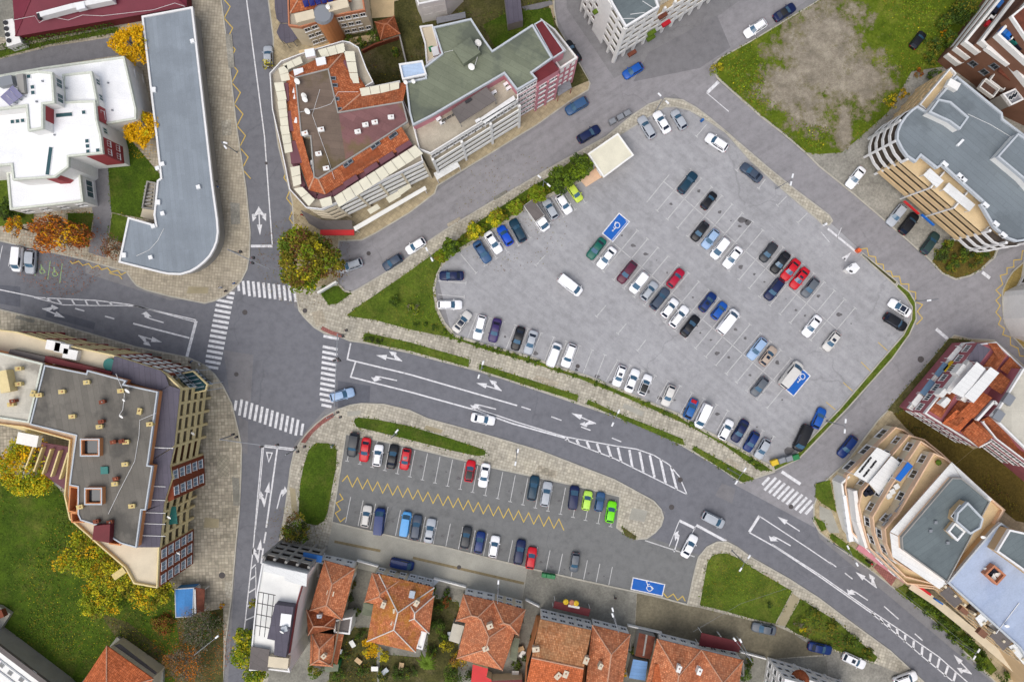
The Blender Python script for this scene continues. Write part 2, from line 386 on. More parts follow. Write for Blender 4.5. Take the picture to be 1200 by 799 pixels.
    def tube(s, pts, r, n=6, mi=0):
        pts = [Vector(p) for p in pts]; rs = r if isinstance(r, (list, tuple)) else [r]*len(pts); o = len(s.v); up = Vector((.123, .05, 1))
        for i, p in enumerate(pts):
            t = (pts[min(i+1, len(pts)-1)]-pts[max(i-1, 0)]).normalized(); u = t.cross(up if abs(t.z) < .95 else Vector((1, 0, 0))).normalized(); w = t.cross(u)
            for k in range(n):
                a = 2*PI*k/n; s.v.append(tuple(p+(u*math.cos(a)+w*math.sin(a))*rs[i]))
        for i in range(len(pts)-1):
            for k in range(n): s.f.append([o+i*n+k, o+i*n+(k+1) % n, o+(i+1)*n+(k+1) % n, o+(i+1)*n+k]); s.m.append(mi)
        s.f.append([o+k for k in range(n)]); s.m.append(mi); s.f.append([o+(len(pts)-1)*n+k for k in reversed(range(n))]); s.m.append(mi); return s
    def lathe(s, prof, x=0, y=0, n=12, mi=0):
        o = len(s.v)
        for r, z in prof: s.v += [(x+r*math.cos(2*PI*i/n), y+r*math.sin(2*PI*i/n), z) for i in range(n)]
        for j in range(len(prof)-1):
            for i in range(n): s.f.append([o+j*n+i, o+j*n+(i+1) % n, o+(j+1)*n+(i+1) % n, o+(j+1)*n+i]); s.m.append(mi)
        return s
    def mesh(s, name, mats):
        me = D.meshes.new(name); me.from_pydata(s.v, [], s.f)
        for m in (mats if isinstance(mats, (list, tuple)) else [mats]): me.materials.append(MATS[m] if isinstance(m, str) else m)
        me.polygons.foreach_set('material_index', s.m)
        if s.sm: me.polygons.foreach_set('use_smooth', [True]*len(s.f))
        if s.uv:
            u = me.uv_layers.new(name='UVMap')
            for fi, c in s.uv.items():
                for li, q in zip(me.polygons[fi].loop_indices, c): u.data[li].uv = q
        me.update(); return me
    def build(s, name, mats, parent=None, org=None, label=None):
        if parent is not None: org = ORG[parent]
        elif org is None:
            a = np.array(s.v); org = (float((a[:, 0].min()+a[:, 0].max())/2), float((a[:, 1].min()+a[:, 1].max())/2), float(a[:, 2].min()))
        s.v = [(x-org[0], y-org[1], z-org[2]) for x, y, z in s.v]
        o = D.objects.new(name, s.mesh(name, mats)); COL.objects.link(o)
        ORG[o] = org
        if parent is not None: o.parent = parent
        else: o.location = org
        if label: o['label'] = label
        return o
def convex(p):
    n = len(p); sg = 0
    for i in range(n):
        a, b, c = p[i], p[(i+1) % n], p[(i+2) % n]; cr = (b[0]-a[0])*(c[1]-b[1])-(b[1]-a[1])*(c[0]-b[0])
        if abs(cr) < 1e-9: continue
        if sg == 0: sg = 1 if cr > 0 else -1
        elif (cr > 0) != (sg > 0): return False
    return True
def tag(o, label, cat, group=None):
    o['label'] = label; o['category'] = cat
    if group: o['group'] = group
    return o
def struct(o): o['kind'] = 'structure'; return o
def empty(name, loc, label, cat, group=None, rz=0):
    o = D.objects.new(name, None); COL.objects.link(o); o.location = loc; o.rotation_euler = (0, 0, rz); o.empty_display_size = .5
    ORG[o] = tuple(loc); return tag(o, label, cat, group)

# ------------------------------------------------------------------ ground, roads, pavements
g = MB(); g.sheet([(-1500, -1500), (1500, -1500), (1500, 1500), (-1500, 1500)], -.02); struct(g.build('ground', 'asphalt_ground', org=(0, 0, 0)))
def road(name, pts, z, mat): m = MB(); m.sheet(PW(pts), z); return struct(m.build(name, mat))
def block(name, pts, mat, z=.12, kerb=True):
    m = MB(); p = ccw(PW(pts)); m.prism(p, -.02, z, 0); o = struct(m.build(name, mat))
    if kerb:
        k = MB(); k.ring(offset(p, -.02), .24, -.02, z+.012); struct(k.build('kerb', 'kerb_stone'))
    return o
FRINGE = []
def lawn(name, pts, mat, z=.13, h=.05):
    FRINGE.append((pts, z+h))
    m = MB(); m.prism(PW(pts), z-.02, z+h, 0); return struct(m.build(name, mat))

road('north_street', [(396, 330), (396, 280), (480, 246), (600, 162), (692, 96), (652, 20), (648, -80), (664, -80), (664, 10), (720, 92), (840, 20), (980, -80), (1060, -80), (835, 78), (840, 94), (945, 182), (1040, 262), (1105, 322), (1170, 300), (1300, 230), (1300, 260), (1186, 316), (1172, 350), (1184, 396), (1200, 420), (1200, 440), (1060, 458), (953, 600), (880, 562), (910, 555), (1000, 478), (1070, 380), (1050, 330), (975, 262), (830, 140), (790, 110), (735, 140), (480, 318), (410, 345)], .0, 'asphalt_north')
road('main_road', [(-80, 335), (-80, 350), (-80, 368), (240, 430), (285, 520), (262, 880), (300, 880), (335, 640), (345, 520), (385, 475), (500, 492), (720, 562), (780, 600), (756, 640), (820, 660), (850, 630), (1010, 735), (1180, 880), (1260, 880), (960, 630), (950, 598), (884, 556), (720, 482), (400, 390), (345, 360), (340, 250), (312, -80), (255, -80), (292, 300), (274, 345), (200, 352), (100, 320), (100, 300), (-80, 270)], .006, 'asphalt_main')
road('car_park_surface', [(512, 320), (520, 305), (690, 200), (730, 150), (790, 120), (840, 146), (970, 258), (1016, 300), (1056, 340), (1070, 360), (1068, 380), (1030, 428), (945, 530), (904, 548), (880, 534), (716, 452), (530, 395)], .012, 'asphalt_lot')
road('lower_car_park_surface', [(403, 505), (480, 520), (670, 566), (730, 580), (726, 622), (746, 634), (758, 628), (820, 650), (808, 712), (480, 636), (386, 612)], .012, 'asphalt_lower')
# repairs and older wearing courses seen as flat patches in the asphalt
def patch(pts, mat, z): m = MB(); m.sheet(PW(pts), z); struct(m.build('asphalt_patch', mat))
patch([(-80, 326), (24, 336), (24, 360), (-80, 342)], 'asphalt_dark', .011)
patch([(56, 356), (70, 358), (69, 366), (112, 378), (110, 386), (54, 371)], 'asphalt_dark', .011)
patch([(330, 340), (331, 420), (326, 420), (263, 410), (275, 342)], 'asphalt_main', .0105)
patch([(262, 410), (297, 416), (294, 470), (270, 468)], 'asphalt_mid', .011)
patch([(396, 446), (434, 452), (433, 471), (396, 478)], 'asphalt_dark', .011)
patch([(840, 18), (856, 56), (820, 80), (742, 96), (760, 62)], 'asphalt_mid', .004)
patch([(846, 566), (862, 572), (858, 590), (838, 580)], 'asphalt_mid', .011)
patch([(860, 567), (885, 558), (955, 592), (955, 618)], 'asphalt_north', .011)
patch([(280, 488), (291, 494), (290, 532), (281, 530)], 'asphalt_mid', .011)

block('northwest_pavement', [(-80, -80), (258, -80), (260, 0), (268, 60), (278, 148), (289, 220), (294, 272), (293, 300), (290, 316), (283, 330), (274, 339), (264, 347), (252, 353), (240, 356), (200, 348), (170, 340), (160, 335), (154, 328), (148, 319), (96, 304), (0, 283), (-80, 266)], 'pavers_beige')
block('north_pavement', [(312, -80), (314, 0), (320, 46), (320, 76), (318, 100), (320, 130), (326, 172), (336, 212), (342, 236), (344, 268), (347, 342), (397, 334), (396, 298), (398, 283), (424, 282), (440, 274), (480, 250), (510, 227), (513, 218), (576, 180), (608, 160), (628, 148), (670, 118), (690, 106), (692, 98), (677, 70), (654, 34), (650, 10), (648, -80)], 'pavers_sand')
mainpv = [(346, 341), (350, 364), (356, 372), (368, 384), (380, 391), (398, 395), (410, 400), (426, 402), (480, 414), (560, 435), (592, 445), (640, 461), (720, 488), (760, 501), (800, 523), (840, 546), (868, 566), (884, 561), (908, 553), (904, 545), (894, 540), (870, 526), (840, 510), (816, 498), (796, 484), (780, 478), (714, 450), (690, 440), (660, 431), (624, 418), (596, 410), (562, 401), (534, 392), (522, 378), (513, 360), (510, 338), (513, 320), (520, 310), (528, 302), (540, 294), (584, 268), (616, 246), (646, 230), (672, 218), (684, 212), (700, 188), (728, 158), (744, 148), (762, 136), (780, 126), (792, 126), (808, 130), (832, 144), (850, 156), (880, 190), (916, 222), (958, 258), (964, 264), (972, 264), (976, 259), (972, 252), (960, 243), (932, 222), (900, 196), (858, 160), (832, 138), (816, 126), (800, 117), (780, 115), (760, 122), (739, 136), (710, 160), (652, 192), (608, 218), (576, 236), (520, 270), (498, 285), (480, 300), (458, 316), (450, 320), (420, 338), (412, 342), (404, 340), (399, 334)]
block('car_park_pavement', mainpv, 'pavers_grey', .124)
block('verge', [(907, 552), (936, 538), (960, 513), (994, 478), (1046, 420), (1066, 392), (1074, 374), (1073, 354), (1066, 342), (1052, 331), (1049, 336), (1060, 347), (1068, 360), (1067, 374), (1058, 392), (1030, 424), (984, 478), (955, 508), (934, 530), (905, 545.5)], 'grass', .128)
block('verge', [(1008, 299), (1011, 296), (1052, 330), (1049, 335)], 'scrub', .1)
block('east_pavement', [(1060, -80), (960, 0), (910, 30), (880, 48), (842, 69), (836, 74), (835, 82), (840, 92), (860, 110), (892, 138), (918, 158), (944, 180), (960, 196), (1000, 228), (1040, 262), (1088, 304), (1104, 321), (1120, 328), (1136, 324), (1148, 318), (1166, 302), (1172, 286), (1300, 220), (1300, -80)], 'concrete_blotched')
block('east_pavement', [(1300, 240), (1200, 306), (1186, 318), (1180, 327), (1174, 340), (1174, 360), (1176, 378), (1184, 392), (1198, 408), (1300, 460)], 'pavers_yellow')
block('southeast_pavement', [(1136, 396), (1118, 392), (1110, 398), (1102, 408), (1080, 434), (1060, 456), (1040, 480), (1028, 492), (992, 540), (972, 558), (960, 571), (953, 592), (953, 612), (960, 624), (980, 640), (1020, 668), (1048, 690), (1084, 718), (1110, 740), (1130, 764), (1166, 799), (1240, 880), (1400, 880), (1400, 490), (1200, 428), (1165, 398)], 'pavers_sand')
block('southwest_pavement', [(-80, 346), (0, 362), (46, 373), (112, 392), (160, 406), (220, 418), (240, 427), (252, 438), (262, 452), (272, 472), (280, 504), (284, 524), (283, 560), (281, 600), (277, 640), (272, 700), (265, 752), (262, 799), (258, 880), (-80, 880)], 'pavers_west')
block('south_pavement', [(352, 516), (360, 506), (370, 496), (380, 488), (396, 479), (410, 474), (424, 472), (450, 473), (480, 480), (502, 490), (546, 502), (588, 514), (632, 527), (666, 540), (720, 561), (744, 574), (766, 586), (775, 596), (778, 606), (775, 616), (768, 624), (758, 631), (744, 632), (732, 626), (722, 618), (726, 582), (668, 568), (576, 548), (480, 524), (406, 509), (390, 611), (480, 632), (522, 640), (626, 666), (720, 687), (776, 699), (805, 707), (814, 666), (818, 652), (828, 640), (840, 634), (852, 634), (864, 640), (880, 652), (926, 678), (960, 700), (1000, 730), (1044, 762), (1084, 799), (1150, 880), (286, 880), (300, 799), (313, 720), (326, 640), (332, 608), (336, 580), (340, 548), (344, 530)], 'pavers_grey', .126)
# surfaces lying on the blocks
def lay(name, pts, mat, z=.134): m = MB(); m.sheet(PW(pts), z); return struct(m.build(name, mat))
lay('courtyard', [(-80, 28), (12, 46), (26, 50), (140, 32), (168, 22), (215, 12), (220, -80), (-80, -80)], 'concrete_dark')
lay('driveway', [(-80, 92), (0, 70), (60, 55), (140, 43), (168, 46), (170, 66), (146, 64), (60, 78), (0, 90), (-80, 110)], 'asphalt_mid', .138)
lay('courtyard', [(104, 195), (128, 195), (131, 250), (126, 292), (124, 302), (104, 296), (110, 262)], 'asphalt_mid', .142)
lawn('lawn', [(-80, 66), (0, 60), (138, 32), (140, 38), (60, 52), (0, 68), (-80, 88)], 'grass')
lawn('lawn', [(120, 80), (150, 160), (188, 205), (184, 250), (166, 256), (131, 249), (127, 195), (110, 190)], 'grass_lush')
lawn('lawn', [(80, 250), (110, 250), (104, 290), (80, 280)], 'grass_lush')
lawn('lawn', [(132, 250), (150, 255), (144, 285), (128, 280)], 'grass')
lawn('lawn', [(-80, 190), (10, 196), (14, 246), (40, 250), (40, 262), (-80, 272)], 'grass')
lay('yard', [(405, 20), (470, 0), (640, 0), (652, 30), (690, 95), (560, 150), (480, 130), (424, 100), (405, 60)], 'scrub', .134)
lawn('lawn', [(560, 20), (650, 0), (648, -60), (700, -80), (480, -80), (500, 0)], 'scrub')
lawn('lawn', [(566, 30), (596, 15), (645, 10), (650, 34), (600, 60), (582, 60)], 'grass_lush', .135)
lay('courtyard', [(606, -40), (640, -40), (648, 6), (616, 16), (606, 0)], 'asphalt_mid', .15)
lay('yard', [(432, -30), (462, -30), (462, 20), (436, 22)], 'sand_terrace', .14)
lay('yard', [(350, 60), (400, 47), (440, 40), (440, 48), (405, 56), (352, 66)], 'sand_terrace', .139)
lawn('field', [(1300, -80), (1062, -80), (962, 0), (911, 31), (881, 49), (843, 70), (838, 78), (842, 91), (861, 108), (893, 136), (920, 157), (945, 179), (960, 181), (986, 179), (1002, 166), (1040, 132), (1068, 84), (1110, 78), (1150, 20), (1200, -40)], 'field', .14, .06)
lawn('lawn', [(1092, 306), (1104, 319), (1120, 326), (1136, 322), (1147, 316), (1164, 300), (1168, 288), (1130, 284), (1108, 282)], 'olive_ground')
lawn('lawn', [(378, 335), (397, 335), (403, 342), (412, 344), (395, 356), (385, 357), (376, 344)], 'grass_lush', .135)
lawn('lawn', [(406, 370), (416, 362), (480, 318), (514, 293), (519, 300), (516, 312), (511, 322), (507, 338), (510, 362), (519, 381), (532, 395), (562, 404), (596, 413), (624, 421), (660, 434), (690, 443), (714, 453), (766, 475), (780, 481), (794, 487), (815, 501), (838, 513), (868, 529), (896, 545), (904, 551), (890, 551), (848, 521), (808, 499), (766, 480), (720, 460), (680, 444), (620, 424), (564, 408), (530, 396), (480, 386), (440, 375)], 'grass', .135)
lawn('lawn', [(516, 300), (556, 263), (620, 221), (644, 207), (664, 193), (686, 180), (690, 184), (684, 208), (670, 215), (644, 227), (614, 243), (582, 265), (538, 291), (524, 302)], 'grass', .135)
for st in ([(426, 392), (430, 390), (480, 401), (550, 421), (549, 430), (480, 411), (426, 400)], [(562, 426), (678, 463), (676, 470), (561, 433)], [(689, 468), (724, 484), (760, 498), (800, 514), (802, 521), (796, 520), (720, 487), (687, 473)], [(813, 522), (884, 561), (870, 565), (811, 527)]):
    lawn('verge', st, 'grass', .136)
lawn('verge', [(415, 494), (416, 490.5), (420, 489), (440, 491), (480, 499), (520, 511), (560, 524), (568, 527.5), (569.5, 530), (568, 533), (560, 534), (536, 529), (480, 515), (440, 505), (418, 500)], 'grass_lush', .136)
lawn('verge', [(370, 519), (384, 519), (392, 522), (395, 528), (394, 546), (384, 600), (380, 610), (372, 615), (360, 613), (350, 604), (352, 566), (356, 546), (362, 527)], 'grass_lush', .136)
lawn('verge', [(728, 616), (746, 628), (744, 632), (732, 627)], 'scrub', .136)
lawn('lawn', [(829, 658), (834, 651), (842, 648), (852, 648), (866, 654), (880, 664), (928, 692), (908, 730), (880, 724), (848, 715), (820, 708), (825, 680)], 'grass', .14)
lawn('lawn', [(938, 701), (960, 715), (980, 727), (1000, 745), (1028, 769), (1024, 775), (980, 761), (932, 741), (920, 733)], 'grass_worn', .14)
lay('garden_path', [(909, 731), (920, 733), (937, 701), (928, 694)], 'concrete_tan', .142)
lay('concrete_lane', [(390, 612.5), (480, 633.5), (522, 641.5), (618, 666), (612, 702), (540, 690), (480, 678), (430, 668), (380, 655), (384, 640)], 'concrete_pale', .134)
lay('concrete_lane', [(618.3, 666), (720, 689), (746, 694), (744, 735), (612.3, 702)], 'concrete_dark', .134)
lay('cobbled_lane', [(746.3, 694.3), (776, 701), (805, 709), (818, 711), (882, 727), (910, 733), (932, 743), (960, 752), (968, 766), (898, 772), (744.3, 735)], 'lane_mossy', .134)
lay('cobbled_lane', [(932, 743.6), (960, 752.6), (980, 763), (1026, 777), (1084, 801), (1110, 880), (980, 880), (968, 767)], 'concrete_blotched', .136)
m = MB()
for a, b in (((484, 653), (614, 683)), ((392, 634), (446, 645))): m.ribbon(PW([a, b]), .5, .142)
struct(m.build('drain_channel', 'drain_tan'))
lay('courtyard', [(376, 655), (430, 668), (540, 690), (612, 702), (744, 735), (898, 772), (968, 768), (980, 880), (300, 880), (320, 760)], 'concrete_dark', .13)
lawn('garden', [(390, 735), (440, 735), (445, 880), (380, 880)], 'scrub', .14, .03)
lawn('garden', [(505, 700), (538, 705), (535, 880), (440, 880), (446, 766), (500, 770)], 'scrub', .143, .03)
lawn('garden', [(-80, 590), (0, 560), (60, 560), (90, 600), (120, 640), (190, 690), (205, 690), (212, 760), (215, 880), (-80, 880)], 'grass_lush', .14)
lay('garden_path', [(118, 718), (150, 728), (190, 760), (215, 790), (150, 800), (140, 752)], 'scrub', .196)
lay('bare_soil', [(206, 722), (262, 712), (262, 880), (190, 880), (212, 760)], 'scrub', .2)
lay('yard', [(1046, 484), (1066, 478), (1098, 498), (1140, 526), (1114, 548), (1060, 500)], 'olive_ground', .14)
lay('yard', [(1114, 548.3), (1140, 526.3), (1160, 520), (1300, 600), (1300, 660), (1200, 612), (1190, 610)], 'olive_ground', .144)
lawn('verge', [(1040, 480), (1060, 456), (1080, 434), (1102, 408), (1112, 396), (1138, 399), (1120, 408), (1090, 442), (1064, 478), (1050, 484)], 'scrub')
lawn('lawn', [(956, 566), (972, 562), (980, 600), (964, 590), (955, 582)], 'grass')
lawn('lawn', [(953, 605), (966, 612), (968, 620), (962, 622)], 'grass')
lawn('lawn', [(974, 624), (1000, 642), (1022, 660), (1018, 665), (985, 641), (972, 630)], 'grass')
lay('concrete_apron', [(960, 592), (974, 598), (984, 624), (972, 624), (960, 606)], 'concrete_pale', .136)
lay('red_paving', [(1023, 664), (1036, 652), (1056, 668), (1044, 686)], 'pavers_red', .136)
lawn('lawn', [(1048, 690), (1060, 684), (1110, 720), (1150, 760), (1168, 784), (1160, 790), (1130, 762), (1090, 722)], 'grass_worn', .137)
lay('red_paving', [(376, 386), (378, 382), (390, 388), (404, 392), (402, 396), (388, 392)], 'pavers_red', .137)
lay('red_paving', [(353, 518), (362, 504), (374, 493), (390, 483), (392, 488), (378, 497), (367, 507), (358, 519)], 'pavers_red', .137)

# relaid and dirty stretches of paving
rp_ = random.Random(11)
for x, y, w, h, a, mt in ((277, 575, 8, 34, .05, 'concrete_dark'), (262, 545, 14, 26, .05, 'pavers_east'), (268, 690, 8, 20, .1, 'pavers_grey'), (248, 612, 18, 12, 0, 'concrete_tan'), (270, 60, 8, 40, .1, 'concrete_blotched'), (266, 150, 12, 18, .1, 'pavers_grey'), (232, 340, 26, 8, 0, 'concrete_tan'), (276, 250, 12, 26, .08, 'concrete_blotched'), (374, 372, 14, 18, .4, 'pavers_beige'), (452, 399, 26, 5, -.27, 'pavers_beige'), (520, 419-2, 24, 5, -.27, 'concrete_pale'), (640, 446, 30, 6, -.3, 'pavers_beige'), (742, 480, 26, 6, -.4, 'concrete_pale'), (858, 542, 18, 6, -.55, 'pavers_beige'), (415, 484, 16, 6, .1, 'concrete_pale'), (508, 503, 22, 5, -.27, 'concrete_tan'), (640, 552, 26, 9, -.3, 'pavers_west'), (748, 603, 20, 14, -.2, 'concrete_pale'), (344, 585, 7, 30, .1, 'concrete_tan'), (900, 676, 14, 6, -.55, 'pavers_beige'), (985, 730, 14, 5, -.62, 'concrete_pale'), (586, 229, 18, 4, .55, 'concrete_dark'), (532, 260, 18, 4, .55, 'pavers_beige'), (30, 374, 24, 4, -.25, 'concrete_dark'), (180, 415, 20, 5, -.2, 'concrete_dark')):
    c = P(x, y); m = MB(); ca, sa = math.cos(a), math.sin(a)
    m.sheet([(c[0]+(u*ca-v*sa)*S/2, c[1]+(u*sa+v*ca)*S/2) for u, v in ((-w, -h), (w*rp_.uniform(.8, 1), -h), (w, h*rp_.uniform(.7, 1)), (-w*rp_.uniform(.8, 1), h))], .1385); struct(m.build('paving_patch', mt))
# ------------------------------------------------------------------ road markings
ZM = .022
mw, my, mb, mg, mblue = MB(), MB(), MB(), MB(), MB()
def wl(pts, w=.18, closed=False): mw.ribbon(PW(pts), w, ZM, closed=closed)
def bl(pts, w=.12): mb.ribbon(PW(pts), w, ZM)
def yl(pts, w=.16): my.ribbon(PW(pts), w, ZM)
def zigzag(a, b, n, amp, first=1):
    A, B = Vector(a), Vector(b); d = (B-A).normalized(); nn = Vector((-d.y, d.x)); yl([tuple(A+(B-A)*i/n+nn*amp/2*(first if i % 2 == 0 else -first)) for i in range(n+1)])
def stripes(start, step, n, d, length, w, skip=()):
    d = Vector(d).normalized()
    for i in range(n):
        if i in skip: continue
        L = length[i] if isinstance(length, (list, tuple)) else length
        c = Vector(start)+Vector(step)*i; wl([tuple(c-d*L/2), tuple(c+d*L/2)], w)
zm = ZM
stripes((279.6, 336.5), (6.0, .75), 12, (.1, 1), [9, 16]+[18]*10, .5)
stripes((263.4, 353), (-1.15, 5.95), 14, (1, .18), [19]*12+[18, 15], .5)
wl([(269, 343), (275, 344)], .5); wl([(265.5, 348), (274, 349.6)], .5)
stripes((387.8, 395.4), (-.4, 6.15), 14, (1, .2), [18]*12+[16, 12], .5, (1,))
stripes((276, 475), (6.0, 2.15), 14, (-.16, 1), [12]+[19]*12+[14], .5)
stripes((897.5, 563.5), (5.15, 3.3), 11, (.68, -.73), [12]+[20]*9+[15], .52)
# north-south street
wl([(289, -40), (289, 0), (310, 160), (319.2, 288)], .22); wl([(294, 288.5), (319.6, 288.5)], .5)
zigzag((264, -4), (289.5, 210), 17, 8.6); zigzag((333, 184), (344, 268), 7, 7)
# west road
wl([(230, 376), (219, 418)], .55); wl([(-60, 324), (0, 339.5), (44, 348.6), (112, 352), (150, 356.5), (230, 375)], .2); wl([(150, 358.5), (160, 358.6), (228, 377)], .18)
wl([(40, 348.6), (74, 357.2), (110, 358), (150, 358)], .18)
for a, b in (((54, 349.2), (60, 353)), ((67, 350), (72, 356)), ((84, 351), (88, 357.5)), ((100, 352), (103, 357.6)), ((113, 352.6), (116, 358)), ((128, 354), (132, 358))): wl([a, b], .3)
wl([(88, 361.4), (99, 364.4)], .25); wl([(123, 370.4), (134, 373.6)], .25); wl([(156, 379), (222, 396)], .3)
# main road, east arm
wl([(411, 402), (407, 421), (480, 438.6), (606, 475)], .28); wl([(416.5, 424.5), (411, 441.6), (480, 459), (554, 479.4), (600, 496), (662, 513)], .28)
wl([(560, 479), (606, 494.5), (662, 511.5), (720, 522), (746, 526), (766, 533), (784, 544), (796, 558), (805, 579)], .2)
wl([(662, 515), (720, 537), (805, 579)], .2)
for a, b in (((664, 513), (666, 516.6)), ((675.5, 515), (678.5, 520.6)), ((687.5, 517), (691, 525.6)), ((699.5, 519.6), (703.5, 531)), ((712, 522), (716.5, 536)), ((724, 524), (728, 541)), ((737.5, 527), (741, 547)), ((749.5, 529), (754, 553)), ((761.5, 533), (767, 559)), ((774, 538), (780, 566)), ((786.5, 547), (793, 573))): wl([a, b], .44)
for a, b in (((611, 476.4), (622, 480)), ((646, 488), (658, 492.4)), ((681, 500), (692, 504)), ((717, 513), (728, 517.4)), ((990, 671), (999, 678)), ((1072, 742), (1081, 750)), ((972, 658), (980, 664)), ((1036, 710), (1053, 725))): wl([a, b], .2)
wl([(890, 604), (878, 623)], .5); wl([(890, 604.5), (944, 640), (975, 661)], .2); wl([(878, 623.5), (909, 641), (960, 675), (1020, 717)], .24)
wl([(905, 637.4), (962, 674), (1022, 716), (1064, 744), (1100, 769), (1134, 799), (1180, 850)], .2); wl([(1020, 717), (1056, 747), (1080, 768), (1118, 799), (1160, 850)], .2)
for a, b in (((1022, 717), (1025, 721)), ((1031, 724), (1035, 730)), ((1041, 730), (1043, 737)), ((1051, 736), (1052, 744)), ((1061, 743), (1060, 752)), ((1071, 750), (1070, 760)), ((1081, 757), (1080, 768)), ((1091, 764.5), (1089, 776)), ((1101, 771), (1098, 783)), ((1111, 779.5), (1107, 792)), ((1120, 787.5), (1117, 799))): wl([a, b], .44)
wl([(796, 609.6), (815, 619)], .5); wl([(816, 615), (851, 634)], .5); wl([(796, 610), (784, 640)], .14); wl([(815.5, 616), (803, 640)], .14)
wl([(916, 552.4), (938, 567)], .6); wl([(842, 96), (829, 108.6)], .6); wl([(828, 109), (854, 131)], .15)
wl([(970, 268), (1003, 295)], .4); wl([(1097, 385.4), (1111, 397.4)], .6); wl([(1151, 319), (1160, 326)], .6)
wl([(981, 279), (986, 267)], .14); wl([(962, 272), (972, 284)], .1)
# lower arm
wl([(307.4, 523), (302.6, 574), (297, 640), (286, 740)], .2); wl([(309, 523), (304.4, 574), (299.4, 620)], .16); wl([(325, 525), (312, 618)], .3); wl([(311.6, 623), (309.4, 636)], .3); wl([(308.5, 642), (306, 660)], .3)
wl([(310, 522.4), (345, 526.6)], .5); wl([(299.6, 664), (300, 684), (299.5, 700)], .16)
for y in (664, 677, 692, 708, 724): wl([(297-(y-640)*.105, y+2), (299.6, y-3)], .24)
wl([(312.5, 530), (319, 530.5), (315, 541)], .22, True)
yl([(401, 564)]+[(401+5.9*(i+1)+.2, 563-6+i*1.21+(0 if i % 2 == 0 else 12)) for i in range(44)])
yl([(398, 578), (402, 584.5), (394, 589), (399, 597), (393, 601), (399, 611), (405, 606)])
yl([(1008, 292), (1016, 291), (1018, 300), (1026, 301), (1027, 309), (1035, 310), (1036, 318), (1044, 318), (1046, 324), (1054, 324), (1056, 333), (1065, 333), (1065, 341), (1073, 342.5), (1073, 350), (1071, 353), (1081, 357), (1075, 365), (1081, 373), (1074, 380)])
yl([(1215, 294), (1198, 294), (1197, 304), (1188, 305), (1188, 313), (1180, 314), (1180, 321), (1172, 323), (1175, 333), (1167, 340), (1173, 346), (1167, 352), (1172, 358), (1167, 366), (1173, 373), (1170, 380), (1177, 385), (1175, 392), (1184, 395), (1184, 404), (1193, 408), (1195, 417), (1212, 418)])
yl([(777, 694), (782, 700), (789, 695.5), (794, 703), (800, 698), (803, 704)])
yl([(82, 306), (85, 309), (92, 306), (97, 311), (104, 309), (108, 314), (115, 311), (119, 316), (126, 314), (130, 319), (138, 317), (142, 322), (150, 318)])
ms = MB(); rs = random.Random(3)
def blot(px, py, r):
    x, y = P(px, py); k = rs.uniform(0, 6); e = rs.uniform(.6, 1); ms.sheet([(x+r*math.cos(a)*(1+.25*math.sin(2*a+k)+.15*math.sin(5*a+k)), y+r*e*math.sin(a)*(1+.2*math.sin(3*a+k))) for a in np.linspace(0, 2*PI, 12)[:-1]], .0165)
for j in range(17):
    for side in (-1, 1):
        if rs.random() < .7: blot(790+12*j+6+side*10+rs.uniform(-3, 3), 223+10.1*j+5-side*12+rs.uniform(-3, 3), rs.uniform(.12, .5))
for k in range(-11, 7):
    for side in (-1, 1):
        if rs.random() < .7: blot(847+12*k+6+side*10+rs.uniform(-3, 3), 394+10*k+5-side*12+rs.uniform(-3, 3), rs.uniform(.12, .5))
for j in range(25): blot(560+14.2*j+rs.uniform(-4, 4), 388+5.0*j+rs.uniform(-4, 6), rs.uniform(.12, .45))
for j in range(21): blot(411+14.6*j+4+rs.uniform(-3, 3), 598+3.9*j+rs.uniform(-4, 4), rs.uniform(.12, .4)); blot(420+14.7*j, 528+3.65*j+rs.uniform(-4, 4), rs.uniform(.12, .4))
blot(870, 258, .8); blot(877, 261, .6); blot(938, 520, .7); blot(925, 528, .9)
struct(ms.build('asphalt_stains', 'asphalt_oil'))
# arrows: a stem with a straight head and bent heads, drawn in metres in the arrow's own frame
def arrow(px, py, tip, L=6.0, straight=True, left=False, right=False):
    c = P(px, py); t = P(*tip); a = math.atan2(t[1]-c[1], t[0]-c[0]); cr, sr = math.cos(a), math.sin(a)
    def q(pts): mw.sheet([(c[0]+x*cr-y*sr, c[1]+x*sr+y*cr) for x, y in pts], ZM)
    h = L/2
    if straight:
        q([(-h, -.11), (h-2.0, -.11), (h-2.0, .11), (-h, .11)]); q([(h-2.0, -.5), (h, 0), (h-2.0, .5)])
        x0 = -h+.9
        for sd, on in ((1, left), (-1, right)):
            if on: q([(x0-.7, .115*sd), (x0+.7, 1.0*sd), (x0+.4, .95*sd), (x0+.5, 1.35*sd), (x0+1.9, 1.25*sd), (x0+1.1, .5*sd), (x0+1.0, .8*sd), (x0+.5, .115*sd)])
    else:
        sd = 1 if left else -1
        q([(-h, -.11), (h-1.8, -.11), (h-1.8, .11), (-h, .11)])
        q([(h-1.8, -.11*sd), (h-.9, .0), (h-.7, .4*sd), (h-.1, .4*sd), (h-.9, 1.1*sd), (h-2.2, .4*sd), (h-1.6, .4*sd), (h-1.8, .13*sd)])
arrow(304, 259, (305, 280), 5.4, True, True, True); arrow(63, 367, (80, 374), 4.6, True, True); arrow(178, 374, (166, 370.5), 4.6, False, False, True); arrow(176, 397, (190, 401), 4.6, True, False, True)
arrow(456, 419.5, (440, 416), 5, True, False, True); arrow(450, 442.5, (434, 439), 5, False, True); arrow(573, 453, (558, 448.5), 5, True, False, True); arrow(566, 475.5, (552, 472), 5, False, True)
